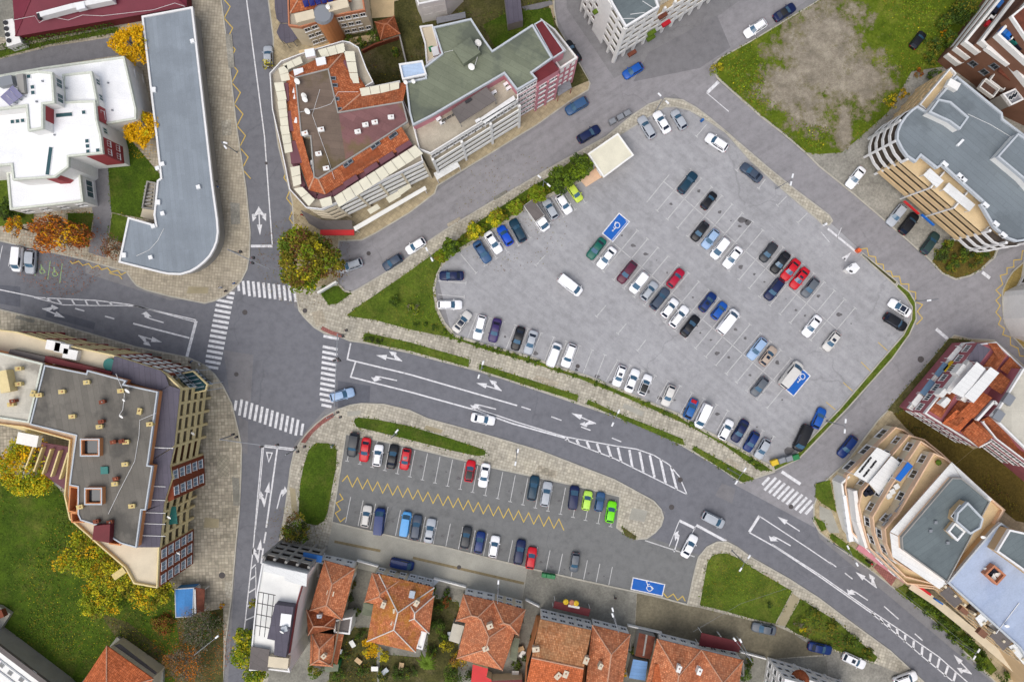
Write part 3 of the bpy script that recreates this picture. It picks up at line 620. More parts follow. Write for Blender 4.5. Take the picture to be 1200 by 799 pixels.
arrow(684, 490, (670, 484), 5, True, True); arrow(924, 613.5, (911, 605), 5); arrow(914, 632, (900, 624), 4.6, False, True); arrow(794, 634, (798, 622), 4.2, False, True)
arrow(1015, 679, (1003, 670), 5, True, False, True); arrow(1005, 695, (993, 687), 4.6, False, True); arrow(1128, 778, (1118, 767), 5, True, True); arrow(312.6, 579, (316, 563), 4.8, True, True); arrow(328, 582, (332, 566), 4.6, False, False, True)
arrow(304, 645, (306, 629), 4.4, True, True); arrow(322, 646, (324, 634), 3.6, False, False, True); arrow(994, 299, (999, 294), 1.6, True)
# bay lines, upper car park
def tline(a, b, t=1.0, cap=True):
    bl([a, b]);
    if cap:
        A, B = Vector(a), Vector(b); d = (B-A).normalized(); n = Vector((-d.y, d.x))*2.2; bl([tuple(B-n), tuple(B+n)])
for j in range(0, 17):
    x, y = 770+12*j, 247+10.1*j; tline((x+20, y-24), (x, y)); tline((x+20, y-24), (x+40, y-48))
bl([(758, 237), (784, 205)]); bl([(778, 213), (981, 386)])
for k in range(-11, 7):
    x, y = 827+12*k, 418+10*k; tline((x+20, y-24), (x, y)); tline((x+20, y-24), (x+40, y-48))
bl([(720, 286), (908, 447)])
for a in ((559, 368), (574, 372.4), (590, 376.6), (604, 381), (619, 385), (634, 390), (649, 395), (664, 400), (679, 405), (694, 410), (709, 415.6)): tline((a[0]-11, a[1]+28), a)
for a in ((724, 422), (739, 428), (753, 434), (768, 440), (783, 446), (797, 452), (811, 460), (825, 467), (840, 474), (853, 481), (868, 489), (880, 497), (894, 504), (907, 511)): tline((a[0]-14, a[1]+25), a)
for a in ((569, 311), (582, 303), (595, 296), (608, 288), (621, 279), (633, 272), (647, 262), (661, 254), (674, 246), (686, 238)): tline((a[0]-15, a[1]-23), a)
for a, b in (((540, 298), (558, 320)), ((513, 329), (546, 332)), ((513, 345), (544, 348)), ((518, 362), (545, 364)), ((922, 230), (911, 241)), ((946, 250), (935, 261)), ((897, 210), (889, 221)), ((872, 190), (863, 200)), ((828, 146), (816, 160)), ((639, 299), (628, 311)), ((710, 358), (699, 371)), ((734, 379), (724, 391)), ((757, 398), (747, 411))): tline(a, b)
for a, b in (((1040, 411), (1029, 401)), ((1020, 435), (1009, 424)), ((999, 458), (988, 448)), ((979, 480), (968, 471)), ((1060, 388), (1050, 376))): my.ribbon(PW([a, b]), .12, ZM)
# lower car park
for i in range(-6, 16):
    x, y = 501+14.7*i, 531+3.65*i; tline((x, y), (x-6, y+31))
for i in range(0, 22):
    x, y = 411+14.6*i, 582+3.9*i
    if x < 720: tline((x-6, y+30), (x, y), cap=False)
bl([(756, 633), (814, 652)], .2)
# blue disabled bays and their wheelchair signs
def wheelchair(cx, cy, ang, s, mm, z):
    c = P(cx, cy); cr, sr = math.cos(ang), math.sin(ang)
    def T(x, y): return (c[0]+(x*cr-y*sr)*s, c[1]+(x*sr+y*cr)*s)
    mm.sheet([T(-.1+.14*math.cos(a*PI/5), .82+.14*math.sin(a*PI/5)) for a in range(10)], z)
    mm.ribbon([T(.1+.46*math.cos(a), -.28+.46*math.sin(a)) for a in np.linspace(2.2, 6.6, 16)], .13*s, z)
    mm.ribbon([T(-.1, .66), T(-.06, .06), T(.36, .02), T(.5, -.5), T(.72, -.46)], .14*s, z+.001); mm.ribbon([T(-.08, .36), T(.3, .34)], .11*s, z+.002)
for poly, c, a in (([(725.5, 250), (737.5, 260), (718, 283.5), (706, 273.5)], (722, 266), 2.3), ([(937, 429), (949.5, 440.5), (930, 464), (918, 454)], (939, 443), 2.3), ([(742, 676.5), (779, 684.5), (776, 698), (739.5, 690)], (760, 687), .25)):
    mblue.sheet(PW(poly), .019); mw.ribbon(PW(poly), .2, ZM, closed=True); wheelchair(*c, a, 1.15, mw, ZM+.004)
for x in (44, 59, 73): mg.ribbon(PW([(x, 303+(x-44)*.2), (x-3, 323+(x-44)*.3)]), .12, ZM)
wheelchair(49, 316, 0, 1.0, mg, ZM); wheelchair(64, 319, 0, 1.0, mg, ZM); wl([(3, 288), (-2, 312)], .12); wl([(14, 292), (10, 312)], .12)
my.ribbon(PW([(128, 320), (140, 323), (143, 327)]), .14, ZM)
struct(mw.build('road_markings', 'paint_white')); struct(my.build('road_markings', 'paint_yellow')); struct(mb.build('road_markings', 'paint_bay'))
struct(mg.build('road_markings', 'paint_green')); struct(mblue.build('road_markings', 'paint_blue'))
# ------------------------------------------------------------------ vehicles (+x is the front, origin on the ground under the middle)
SPEC = dict(  # L, W, roof height, cowl, roof front, roof rear, rear glass foot, deck at nose / cowl / tail
    sedan=(4.55, 1.78, 1.44, .92, .18, -1.02, -1.62, .66, .93, .95),
    hatch=(4.05, 1.74, 1.48, .86, .18, -1.42, -1.88, .68, .95, .94),
    wagon=(4.65, 1.78, 1.48, .94, .22, -1.75, -2.16, .66, .94, .95),
    suv=(4.55, 1.86, 1.72, 1.02, .42, -1.7, -2.12, .85, 1.08, 1.05),
    minivan=(4.45, 1.80, 1.70, 1.36, .5, -1.82, -2.08, .74, 1.02, 1.0),
    van=(5.1, 1.95, 2.05, 1.95, 1.2, -2.3, -2.46, .95, 1.18, 1.15),
    small=(3.65, 1.64, 1.48, .86, .2, -1.38, -1.68, .7, .95, .94),
    truck=(6.0, 2.05, 2.05, 2.55, 1.9, .85, .75, .95, 1.18, 1.0))
PROTO = {}
def car_proto(kind):
    if kind in PROTO: return PROTO[kind]
    L, W, H, xc, xf, xr, xd, zn, zc, zt = SPEC[kind]; h = L/2; w0 = W/2; parts = []
    def wid(x):
        t = abs(x)/h; return w0*(1 - .24*max(0, (t-.72)/.28)**2.2)
    def deck(x):
        if x > xc: return zc+(zn-zc)*((x-xc)/(h-xc))**1.6
        if x > xd: return zc+(zt-zc)*(xc-x)/(xc-xd)
        return zt-(zt-.72)*((xd-x)/(h+xd+1e-6))**3*.5
    b = MB(); b.sm = True; xs = [-h, -h+.06, -h+.25, -h+.6, -h*.55, -h*.3, 0, h*.3, h*.5, h*.68, h-.55, h-.28, h-.08, h]
    ring = []
    for i, x in enumerate(xs):
        w = wid(x); z = deck(x); e = .82 if i in (0, len(xs)-1) else (.95 if i in (1, len(xs)-2) else 1)
        zz = z-.05 if i in (0, len(xs)-1) else z
        half = [(0, .2), (w*.86*e, .2), (w*e, .36), (w*e, min(.62, zz-.16)), (w*.965*e, zz-.07), (w*.86*e, zz), (w*.45*e, zz+.025), (0, zz+.035)]
        ring.append([(x, -y, q) for y, q in half]+[(x, y, q) for y, q in reversed(half[1:-1])])
    n = len(ring[0])
    for r in ring: b.v += r
    for i in range(len(ring)-1):
        for k in range(n): b.f.append([i*n+k, (i+1)*n+k, (i+1)*n+(k+1) % n, i*n+(k+1) % n]); b.m.append(0)
    b.f.append(list(range(n))); b.m.append(0); b.f.append([(len(ring)-1)*n+k for k in reversed(range(n))]); b.m.append(0)
    # cabin shell: corners at belt and roof
    wb, wr = w0*.91, w0*(.74 if kind not in ('van', 'truck', 'minivan', 'suv') else .83)
    zb = lambda x: deck(x)-.01
    zr = H-.07
    def corner(x, w, z): return [(x, -w, z), (x, w, z)]
    base = [(xd, -wb*.93, zb(xd)), (xc, -wb*.93, zb(xc)), (xc, wb*.93, zb(xc)), (xd, wb*.93, zb(xd))]
    mid = [((xd+xc)/2, -wb, zb(0)), ((xd+xc)/2, wb, zb(0))]
    top = [(xr, -wr*.94, zr), (xf, -wr*.94, zr), (xf, wr*.94, zr), (xr, wr*.94, zr)]
    tm = [((xr+xf)/2, -wr, zr+.02), ((xr+xf)/2, wr, zr+.02)]
    o = len(b.v); b.v += base+mid+top+tm        # 0-3 base, 4 right mid, 5 left mid, 6-9 top, 10 right, 11 left
    for f in ((0, 4, 10, 6), (4, 1, 7, 10), (1, 2, 8, 7), (2, 5, 11, 8), (5, 3, 9, 11), (3, 0, 6, 9)): b.f.append([o+i for i in f]); b.m.append(0)
    o = len(b.v); nx, ny = 7, 5
    for i in range(nx):
        u = i/(nx-1); x = xr+(xf-xr)*u; ww = wr*(.94+.06*math.sin(PI*u)); bow = .06*math.sin(PI*u)**.6
        for j in range(ny):
            t = -1+2*j/(ny-1); xx = x+(.06*(1-t*t) if i == nx-1 else (-.05*(1-t*t) if i == 0 else 0)); b.v.append((xx, t*ww, zr+.02*math.sin(PI*u)+bow*(1-t*t)))
    for i in range(nx-1):
        for j in range(ny-1): b.f.append([o+i*ny+j, o+(i+1)*ny+j, o+(i+1)*ny+j+1, o+i*ny+j+1]); b.m.append(0)
    # bumper, grille and sill plastics
    b2 = MB()
    parts.append(('body', b.mesh(kind+'_body', ['car_paint', 'car_trim']), None))
    def lift(q, d=.014):
        q = [Vector(p) for p in q]; nrm = (q[1]-q[0]).cross(q[-1]-q[0]).normalized(); return [tuple(p+nrm*d) for p in q]
    def inset(a, b_, c, d, s0, s1, t0, t1):
        a, b_, c, d = map(Vector, (a, b_, c, d)); f = lambda s, t: (a.lerp(b_, s)).lerp(d.lerp(c, s), t)
        return [tuple(f(s0, t0)), tuple(f(s1, t0)), tuple(f(s1, t1)), tuple(f(s0, t1))]
    def glass(name, quads, bulge=None):
        m = MB()
        for q in quads: m.add(lift(q), [(0, 1, 2, 3)])
        parts.append((name, m.mesh(kind+'_'+name, 'car_glass'), None))
    m = MB(); q = lift(inset(base[1], base[2], top[2], top[1], .05, .95, .03, .95)); c0 = [(q[0][0]+.1, 0, q[0][2]+.015), (q[2][0]+.05, 0, q[2][2]+.05)]
    m.add([q[0], c0[0], q[1], q[2], c0[1], q[3]], [(0, 1, 4, 5), (1, 2, 3, 4)]); parts.append(('windscreen', m.mesh(kind+'_windscreen', 'windscreen_glass'), None))
    if kind != 'truck': glass('rear_window', [inset(base[3], base[0], top[0], top[3], .08, .92, .1, .93)])
    R = [inset(base[0], mid[0], tm[0], top[0], .16, .95, .12, .88), inset(mid[0], base[1], top[1], tm[0], .04, .9, .12, .88)]
    Lf = [inset(mid[1], base[3], top[3], tm[1], .05, .84, .12, .88), inset(base[2], mid[1], tm[1], top[2], .1, .96, .12, .88)]
    if kind == 'van': R, Lf = R[1:], Lf[1:]
    glass('side_window', R); glass('side_window', Lf)
    for sx in (1, -1):
        for sy in (1, -1):
            m = MB(); x = h*.62*sx if kind != 'van' else h*.64*sx; y = (w0-.1)*sy; pr = []
            for yy, rr in ((y-.11, .3), (y+.11, .3)): pr.append([(x+rr*math.cos(2*PI*k/14), yy, .3+rr*math.sin(2*PI*k/14)) for k in range(14)])
            yy = y+.115*sy; pr.append([(x+.19*math.cos(2*PI*k/14), yy, .3+.19*math.sin(2*PI*k/14)) for k in range(14)])
            m.v = pr[0]+pr[1]+pr[2]; m.f = [[k, (k+1) % 14, 14+(k+1) % 14, 14+k] for k in range(14)]+[list(range(13, -1, -1)), list(range(14, 28)), list(range(28, 42)) if sy > 0 else list(range(41, 27, -1))]; m.m = [0]*16+[1]
            parts.append(('wheel', m.mesh(kind+'_wheel', ['rubber', 'rim_metal']), None))
    for sy in (1, -1):
        w = wid(h-.16)*.92
        m = MB(); zq = deck(h-.2); m.add([(h-.06, sy*w*.52, zq-.13), (h-.16, sy*w*.98, zq-.15), (h-.42, sy*wid(h-.4)*.98, zq-.02), (h-.34, sy*w*.6, zq+.05)], [(0, 1, 2, 3), (3, 2, 1, 0)])
        m.add([(h-.03, sy*w*.52, zq-.3), (h-.12, sy*w*.99, zq-.3)], [(4-4, 4, 5, 1), (1, 5, 4, 0)][:0]); m.add([(h+.0, sy*w*.5, zq-.28), (h-.1, sy*w*.99, zq-.28), (h-.15, sy*w*.98, zq-.14), (h-.05, sy*w*.52, zq-.12)], [(0, 1, 2, 3), (3, 2, 1, 0)])
        parts.append(('headlight', m.mesh(kind+'_headlight', 'headlight_glass'), None))
        m = MB(); zq = deck(-h+.1); m.box((-h+.05, sy*w0*.62, zq-.28), (.12, w0*.3, .2)); parts.append(('tail_light', m.mesh(kind+'_tail', 'red_light'), None))
        m = MB(); m.box((xc-.16, sy*(w0+.07), zb(xc)+.02), (.14, .2, .13)); parts.append(('mirror', m.mesh(kind+'_mirror', 'car_paint'), None))
    for sx in (1, -1): m = MB(); m.box((sx*(h-.02), 0, .3), (.06, W*.62, .16)); parts.append(('bumper', m.mesh(kind+'_bumper', 'car_trim'), None))
    if kind == 'truck':
        m = MB(); m.box((-1.15, 0, .75), (3.7, 2.1, 1.55), 0, 0); m.box((-1.15, 0, 2.3), (3.62, 2.02, .02), 0, 1); parts.append(('cargo_box', m.mesh('cargo_box', ['awning_white', 'canopy_panel']), None))
    extra = {}
    m = MB(); m.sm = True; o = 0
    for nm, (u0, u1, yw, mt) in dict(sunroof=(.5, .86, .55, 'car_glass'), glass_roof=(.12, .96, .8, 'car_glass'), dark_roof=(.02, .98, .93, 'car_trim')).items():
        m = MB(); m.sm = True
        for i in range(6):
            u = u0+(u1-u0)*i/5; x = xr+(xf-xr)*u; bow = .06*math.sin(PI*u)**.6
            for j in range(5):
                t = (-1+j/2)*yw; m.v.append((x, t*wr*(.94+.06*math.sin(PI*u)), zr+.02*math.sin(PI*u)+bow*(1-t*t)+.015))
        for i in range(5):
            for j in range(4): m.f.append([i*5+j, (i+1)*5+j, (i+1)*5+j+1, i*5+j+1]); m.m.append(0)
        extra[nm] = m.mesh(kind+'_'+nm, mt)
    for sy in (1, -1): m = MB(); m.strip([(xr+.1, sy*wr*.86), (xf-.15, sy*wr*.86)], .05, zr+.03, zr+.1); extra['roof_rail%d' % sy] = m.mesh(kind+'_rails', 'car_trim')
    PROTO[kind] = (parts, extra); return PROTO[kind]
def car(px, py, hd, kind, col, label, cat='car', group=None, extra=(), scale=1.0, name=None, z=0.012):
    parts, ex = car_proto(kind)
    x, y = P(px, py, .9)
    if name is None: name = 'parked_van' if kind == 'van' else ('parked_truck' if kind == 'truck' else 'parked_car')
    r = empty(name, (x, y, z), label, cat, group, math.radians(hd)); r.scale = (scale,)*3
    def put(n, me, c=col):
        o = D.objects.new(n, me); COL.objects.link(o); o.parent = r; o.color = (*c, 1)
    for n, me, _ in parts: put(n, me)
    for e in extra:
        for k in ex:
            if k.startswith(e): put(e, ex[k])
    return r
C = dict(white=rgb(236, 237, 240), pearl=rgb(206, 204, 200), silver=rgb(168, 174, 182), paleblue=rgb(150, 176, 208), grey=rgb(92, 98, 106), slate=rgb(62, 74, 92), dark=rgb(48, 52, 58), black=rgb(22, 24, 30),
         navy=rgb(16, 30, 72), deepblue=rgb(12, 44, 104), steel=rgb(50, 84, 124), blue=rgb(20, 82, 168), bright=rgb(12, 74, 190), sky=rgb(84, 156, 216), teal=rgb(22, 56, 76), green=rgb(14, 92, 80), dgreen=rgb(40, 62, 62),
         lime=rgb(176, 222, 84), neon=rgb(110, 216, 16), yellowgreen=rgb(188, 208, 76), red=rgb(192, 18, 36), crimson=rgb(166, 16, 52), maroon=rgb(86, 24, 52), purple=rgb(52, 38, 92), beige=rgb(176, 160, 146), pickup=rgb(40, 96, 160))
G1, G2, G3, G4 = 'cars in the upper car park', 'cars in the lower car park', 'cars parked along the streets', 'vehicles driving on the road'
for a in [
    # top-left row under the hedge
    (565, 295, -57, 'sedan', 'steel', 'steel blue sedan, first car at the west end of the hedge row', ()),
    (578, 284, -57, 'sedan', 'white', 'white sedan between the steel blue sedan and the bright blue hatchback', ()),
    (592, 276, 121, 'hatch', 'bright', 'vivid blue hatchback nosing into the hedge beside a white sedan', ()),
    (607, 270, 118, 'wagon', 'teal', 'dark petrol estate next to the vivid blue hatchback by the hedge', ()),
    (645, 245, 120, 'hatch', 'silver', 'silver hatchback right of the box truck in the hedge row', ()),
    (661, 239, -57, 'hatch', 'white', 'white car half under the big green hedge tree', ()),
    (674, 226, -55, 'small', 'yellowgreen', 'yellow green small car at the kiosk end of the hedge row', ()),
    (758, 149, 121, 'wagon', 'silver', 'silver estate, lowest of three beside the curved northern pavement', ()),
    (776, 143, 121, 'sedan', 'white', 'white sedan, middle of three beside the curved northern pavement', ()),
    (796, 140, 121, 'hatch', 'silver', 'silver hatchback, easternmost of three beside the curved northern pavement', ()),
    (840, 167, 147, 'suv', 'white', 'white four by four parked along the northeast pavement', ('roof_rail',)),
    (881, 202, 141, 'sedan', 'slate', 'slate blue sedan parked along the northeast pavement', ()),
    # upper central row
    (806, 214, 52, 'wagon', 'teal', 'dark teal estate, uppermost car of the northeast bay row', ()),
    (831, 235, 52, 'small', 'black', 'small black car alone below the dark teal estate', ()),
    (820.6, 271, 232, 'hatch', 'black', 'black hatchback left of the light blue one in the northeast bays', ()),
    (833, 280, 232, 'hatch', 'paleblue', 'pale blue silver hatchback between black and white cars', ()),
    (844, 291, 232, 'minivan', 'white', 'white people carrier right of the pale blue silver hatchback', ()),
    (859, 301.6, 232, 'sedan', 'white', 'white sedan at the east end of the row of four', ()),
    (901, 295.6, 232, 'hatch', 'dark', 'black hatchback at the top of the bays holding the two red cars', ()),
    (915, 307.6, 232, 'sedan', 'black', 'black sedan just above the two red cars', ()),
    (927, 316, 232, 'sedan', 'red', 'red sedan, left one of the two side by side red cars', ()),
    (937.5, 326, 232, 'sedan', 'red', 'red sedan with dark sunroof, right one of the red pair', ('sunroof',)),
    (950, 337, 232, 'hatch', 'grey', 'dark grey hatchback just below the two red cars', ()),
    (907.6, 339, 232, 'suv', 'navy', 'navy off-roader facing the lane, left of the two red cars', ('roof_rail',)),
    (952, 382, 232, 'sedan', 'white', 'white sedan left of the pearl sunroof car at the east bays', ()),
    (975, 400, 232, 'hatch', 'pearl', 'pearl white hatchback with dark sunroof at the east bays', ('sunroof',)),
    # lower central row
    (699, 291, 232, 'sedan', 'green', 'bottle green sedan just below the blue disabled bay', ()),
    (711, 302, 232, 'sedan', 'white', 'white sedan beside the bottle green sedan', ()),
    (735, 319, 232, 'wagon', 'maroon', 'dark maroon estate left of a white people carrier', ()),
    (749, 331, 232, 'minivan', 'white', 'white people carrier right of the dark maroon estate', ()),
    (761, 341, 52, 'hatch', 'silver', 'silver white hatchback between people carrier and slate estate', ('roof_rail',)),
    (773.6, 350, 52, 'wagon', 'slate', 'slate blue estate in the row of white hatchbacks', ()),
    (785, 361, 52, 'hatch', 'white', 'white hatchback immediately right of the slate blue estate', ()),
    (796, 371, 52, 'wagon', 'white', 'white estate immediately left of the black sedan in the central row', ('roof_rail',)),
    (809, 382, 52, 'sedan', 'black', 'black sedan closing the central row of seven', ()),
    (792, 326, 52, 'hatch', 'crimson', 'crimson hatchback alone on the upper side of the central row', ()),
    (829.6, 354, 52, 'hatch', 'deepblue', 'deep blue hatchback left of the mid blue one', ('sunroof',)),
    (843, 364, 52, 'small', 'blue', 'mid blue small car between deep blue hatchback and white van', ()),
    (887.6, 408.6, 232, 'wagon', 'paleblue', 'light blue estate beside the beige hatchback', ()),
    (900.6, 417, 52, 'hatch', 'beige', 'beige hatchback with dark sunroof beside the light blue estate', ('sunroof',)),
    (890.6, 453, 232, 'hatch', 'grey', 'dark grey hatchback alone near the lower blue disabled bay', ()),
    (1055, 360.6, 148, 'sedan', 'white', 'white car with full dark glass roof by the curved verge', ('glass_roof',)),
    (1049.6, 377, -32, 'suv', 'black', 'black off-roader parked beside the white glass roof car', ()),
    # west end and the row along the main pavement
    (529, 323, 180, 'sedan', 'navy', 'navy sedan at the west tip of the car park, nose to the grass', ()),
    (527, 357, 0, 'wagon', 'white', 'white estate facing east at the curved west kerb', ()),
    (541.4, 377, 52, 'sedan', 'pearl', 'white sedan with dark glass roof parked askew at the corner', ('glass_roof',)),
    (562, 383.6, 256, 'wagon', 'white', 'white estate left of the purple nosed car', ()),
    (580, 387, 256, 'sedan', 'purple', 'dark purple sedan right of the white estate', ()),
    (607, 396.6, 253, 'sedan', 'black', 'black sedan left of the silver sedan, shrub row', ()),
    (622, 401, 253, 'sedan', 'silver', 'silver sedan right of the black sedan, shrub row', ()),
    (666.6, 416.6, 250, 'suv', 'white', 'white four by four right of the plain white van', ('roof_rail',)),
    (726, 440.5, 250, 'hatch', 'white', 'white hatchback with small dark sunroof, shrub row', ('sunroof',)),
    (741, 446, 68, 'sedan', 'white', 'white sedan in the middle of three white cars, shrub row', ()),
    (756, 451, 68, 'hatch', 'white', 'white hatchback with black roof, shrub row', ('dark_roof',)),
    (783.6, 463.6, 248, 'hatch', 'pearl', 'white hatchback standing alone left of the blue pickup', ()),
    (851, 503.6, 62, 'hatch', 'white', 'white hatchback left of the two navy sedans', ()),
    (867.6, 505, 240, 'sedan', 'navy', 'long navy sedan between the white hatchback and a smaller navy car', ()),
    (881, 517.4, 240, 'hatch', 'deepblue', 'deep blue hatchback next to the last silver car', ()),
    (894, 526, 240, 'hatch', 'silver', 'silver hatchback at the end of the row by the waste bins', ()),
    (960, 490, 66, 'hatch', 'blue', 'blue hatchback behind the black van in the east corner', ()),
]:
    car(a[0], a[1], a[2], a[3], C[a[4]], a[5], 'car', G1, a[6])
for a in [
    (413.6, 521, 261, 'suv', 'dark', 'black off-roader at the west end of the upper row, lower lot', ()),
    (427.6, 527, 261, 'sedan', 'red', 'red sedan with two dark windows between black and white cars', ()),
    (442.6, 533.6, 82, 'hatch', 'white', 'white hatchback between the red sedan and a black sedan', ('roof_rail',)),
    (460, 535, 80, 'sedan', 'black', 'black sedan left of the second red car, lower lot', ()),
    (475, 538, 260, 'hatch', 'red', 'red hatchback closing the group of five, lower lot', ('sunroof',)),
    (550.6, 552, 81, 'hatch', 'red', 'red hatchback with black roof beside a white sedan', ('dark_roof',)),
    (567.4, 557, 260, 'sedan', 'white', 'white sedan beside the black roofed red hatchback', ()),
    (625, 572, 80, 'wagon', 'teal', 'petrol blue estate left of a silver estate, lower lot', ()),
    (640, 579, 80, 'wagon', 'silver', 'silver estate right of the petrol blue estate', ()),
    (672.4, 583, 83, 'minivan', 'navy', 'navy people carrier left of the pale lime small car', ()),
    (688, 586.6, 80, 'small', 'lime', 'pale lime green small car', ()),
    (703, 588, 80, 'small', 'steel', 'grey blue small car between the two green cars', ()),
    (716, 600, 80, 'hatch', 'neon', 'neon green hatchback at the east end of the lot', ()),
    (429, 605, 81, 'hatch', 'pearl', 'white hatchback at the west end of the bottom row', ('roof_rail',)),
    (487.6, 618, 82, 'wagon', 'slate', 'slate grey estate between sky blue van and silver sedan', ()),
    (503.6, 622, 80, 'sedan', 'silver', 'silver blue sedan right of the slate grey estate', ()),
    (546, 630, 80, 'hatch', 'dark', 'dark hatchback left of the blue one in the bottom row', ()),
    (562, 635.5, 80, 'hatch', 'deepblue', 'blue hatchback between dark and white hatchbacks, bottom row', ()),
    (579, 640.5, 80, 'hatch', 'white', 'white hatchback right of the blue one, bottom row', ()),
    (609, 647, 80, 'wagon', 'navy', 'navy estate beside the red hatchback, bottom row', ()),
    (622.6, 654, 81, 'hatch', 'red', 'red hatchback next to the navy estate at the lane edge', ()),
    (673.6, 659, 262, 'small', 'grey', 'grey small car alone in the eastern bottom bays', ()),
]:
    car(a[0], a[1], a[2], a[3], C[a[4]], a[5], 'car', G2, a[6])
for a in [
    (993.6, 523.4, 232, 'wagon', 'deepblue', 'deep blue estate beside the terraced building on the east street', ()),
    (742, 82.6, 211, 'hatch', 'blue', 'bright blue hatchback by the white balcony building', ()),
    (676, 124, 210, 'suv', 'steel', 'petrol blue off-roader beside the pink apartment building', ()),
    (690, 157, 31, 'wagon', 'navy', 'navy estate on the street beside the kiosk', ()),
    (885.6, 33, 213, 'wagon', 'white', 'white estate parked along the weedy field', ('roof_rail',)),
    (920, 14, 33, 'sedan', 'navy', 'navy convertible with black fabric roof by the field', ('dark_roof',)),
    (1003, 208, 232, 'sedan', 'white', 'white sedan on the concrete apron of the curved apartment block', ()),
    (1051, 252, 232, 'wagon', 'silver', 'silver estate left of the black off-roader on the apron', ()),
    (1065, 262, 52, 'suv', 'black', 'black off-roader right of the silver estate on the apron', ('roof_rail',)),
    (1090.4, 285, 54, 'wagon', 'dgreen', 'dark green estate beside the planted corner on the apron', ()),
    (1076, 47, 52, 'small', 'black', 'black wreck standing in the weedy field', ()),
    (410.6, 311, 199, 'wagon', 'silver', 'silver estate nearest the big autumn tree on the northern street', ('roof_rail',)),
    (460, 307, 212, 'hatch', 'slate', 'slate hatchback between two lighter cars on the northern street', ()),
    (487, 288, 212, 'hatch', 'white', 'white hatchback parked half on the pavement on the northern street', ()),
    (895.4, 736.6, 169, 'sedan', 'grey', 'dark grey sedan on the cobbled lane below the green triangle', ()),
    (961, 759.5, -13, 'sedan', 'deepblue', 'deep blue sedan on the cobbled lane', ()),
    (1001, 774, -25, 'wagon', 'white', 'white estate with small sunroof at the bottom right lane', ('sunroof',)),
    (1061, 795, 20, 'suv', 'white', 'white four by four cut by the bottom edge of the view', ('roof_rail',)),
    (35.6, 306.6, 266, 'suv', 'silver', 'silver off-roader beside the white van near the green bays', ()),
    (314, 66, 92, 'hatch', 'silver', 'grey hatchback strewn with leaves under a bare roadside tree', ()),
    (671, 60, 122, 'sedan', 'black', 'black sedan half hidden behind the pink apartment building', ()),
]:
    car(a[0], a[1], a[2], a[3], C[a[4]], a[5], 'car', G3, a[6], z=.13 if a[0] > 1000 and a[1] < 300 else (.2 if a[0] == 1076 else (.14 if 700 < a[1] and a[0] > 880 else .012)))
for a in [
    (668, 334, -38, 'van', 'white', 'white long van standing in the open middle of the car park', 1.0),
    (649, 416, 70, 'van', 'white', 'plain white cargo van in the shrub row', .92),
    (824, 487, 245, 'van', 'white', 'white van right of the blue pickup', .95),
    (853, 377, 52, 'van', 'white', 'white panel van right of the mid blue small car', 1.03),
    (927, 439, 52, 'van', 'pearl', 'pale van half on the lower blue disabled bay', 1.1),
    (940.6, 513, 245, 'van', 'black', 'long black van by the waste bins', 1.02),
    (444.4, 611, 84, 'van', 'deepblue', 'deep blue van in the bottom row of the lower lot', .98),
    (475, 614, 80, 'van', 'sky', 'sky blue van in the bottom row of the lower lot', .9),
    (471, 661, -12, 'van', 'deepblue', 'deep blue van parked on the concrete lane by the houses', .88),
    (20, 303.6, 265, 'van', 'white', 'white van parked by the green painted bays', .92)]:
    car(a[0], a[1], a[2], a[3], C[a[4]], a[5], 'van', 'parked vans', scale=a[6])
car(630, 254, -54, 'truck', C['white'], 'white box truck with grey brown cargo box in the hedge row', 'truck')
car(400.6, 462.6, 15, 'wagon', C['paleblue'], 'pale blue estate driving over the eastern zebra crossing', 'car', G4, name='moving_car')
car(566, 491, -11, 'sedan', C['white'], 'white sedan driving east along the main road', 'car', G4, name='moving_car')
car(836, 609, -27, 'minivan', C['silver'], 'silver people carrier driving past the lower lot exit', 'car', G4, ('dark_roof',)[:0], name='moving_car')
car(808, 640, 62, 'sedan', C['white'], 'white sedan waiting at the lower lot exit', 'car', G4, name='moving_car')
# blue pickup with a loaded bed
r = car(810, 479, 65, 'hatch', C['pickup'], 'blue pickup with a red tarpaulin on its load', 'pickup', name='parked_pickup')
m = MB(); m.box((-1.0, 0, 1.0), (1.5, 1.4, .42), taper=.8); o = D.objects.new('cargo_cover', m.mesh('cargo_cover', 'cloth_dark')); COL.objects.link(o); o.parent = r
m = MB(); m.box((1.5, .1, .95), (.7, 1.1, .25), taper=.7); o = D.objects.new('tarpaulin', m.mesh('tarpaulin', 'cloth_red')); COL.objects.link(o); o.parent = r
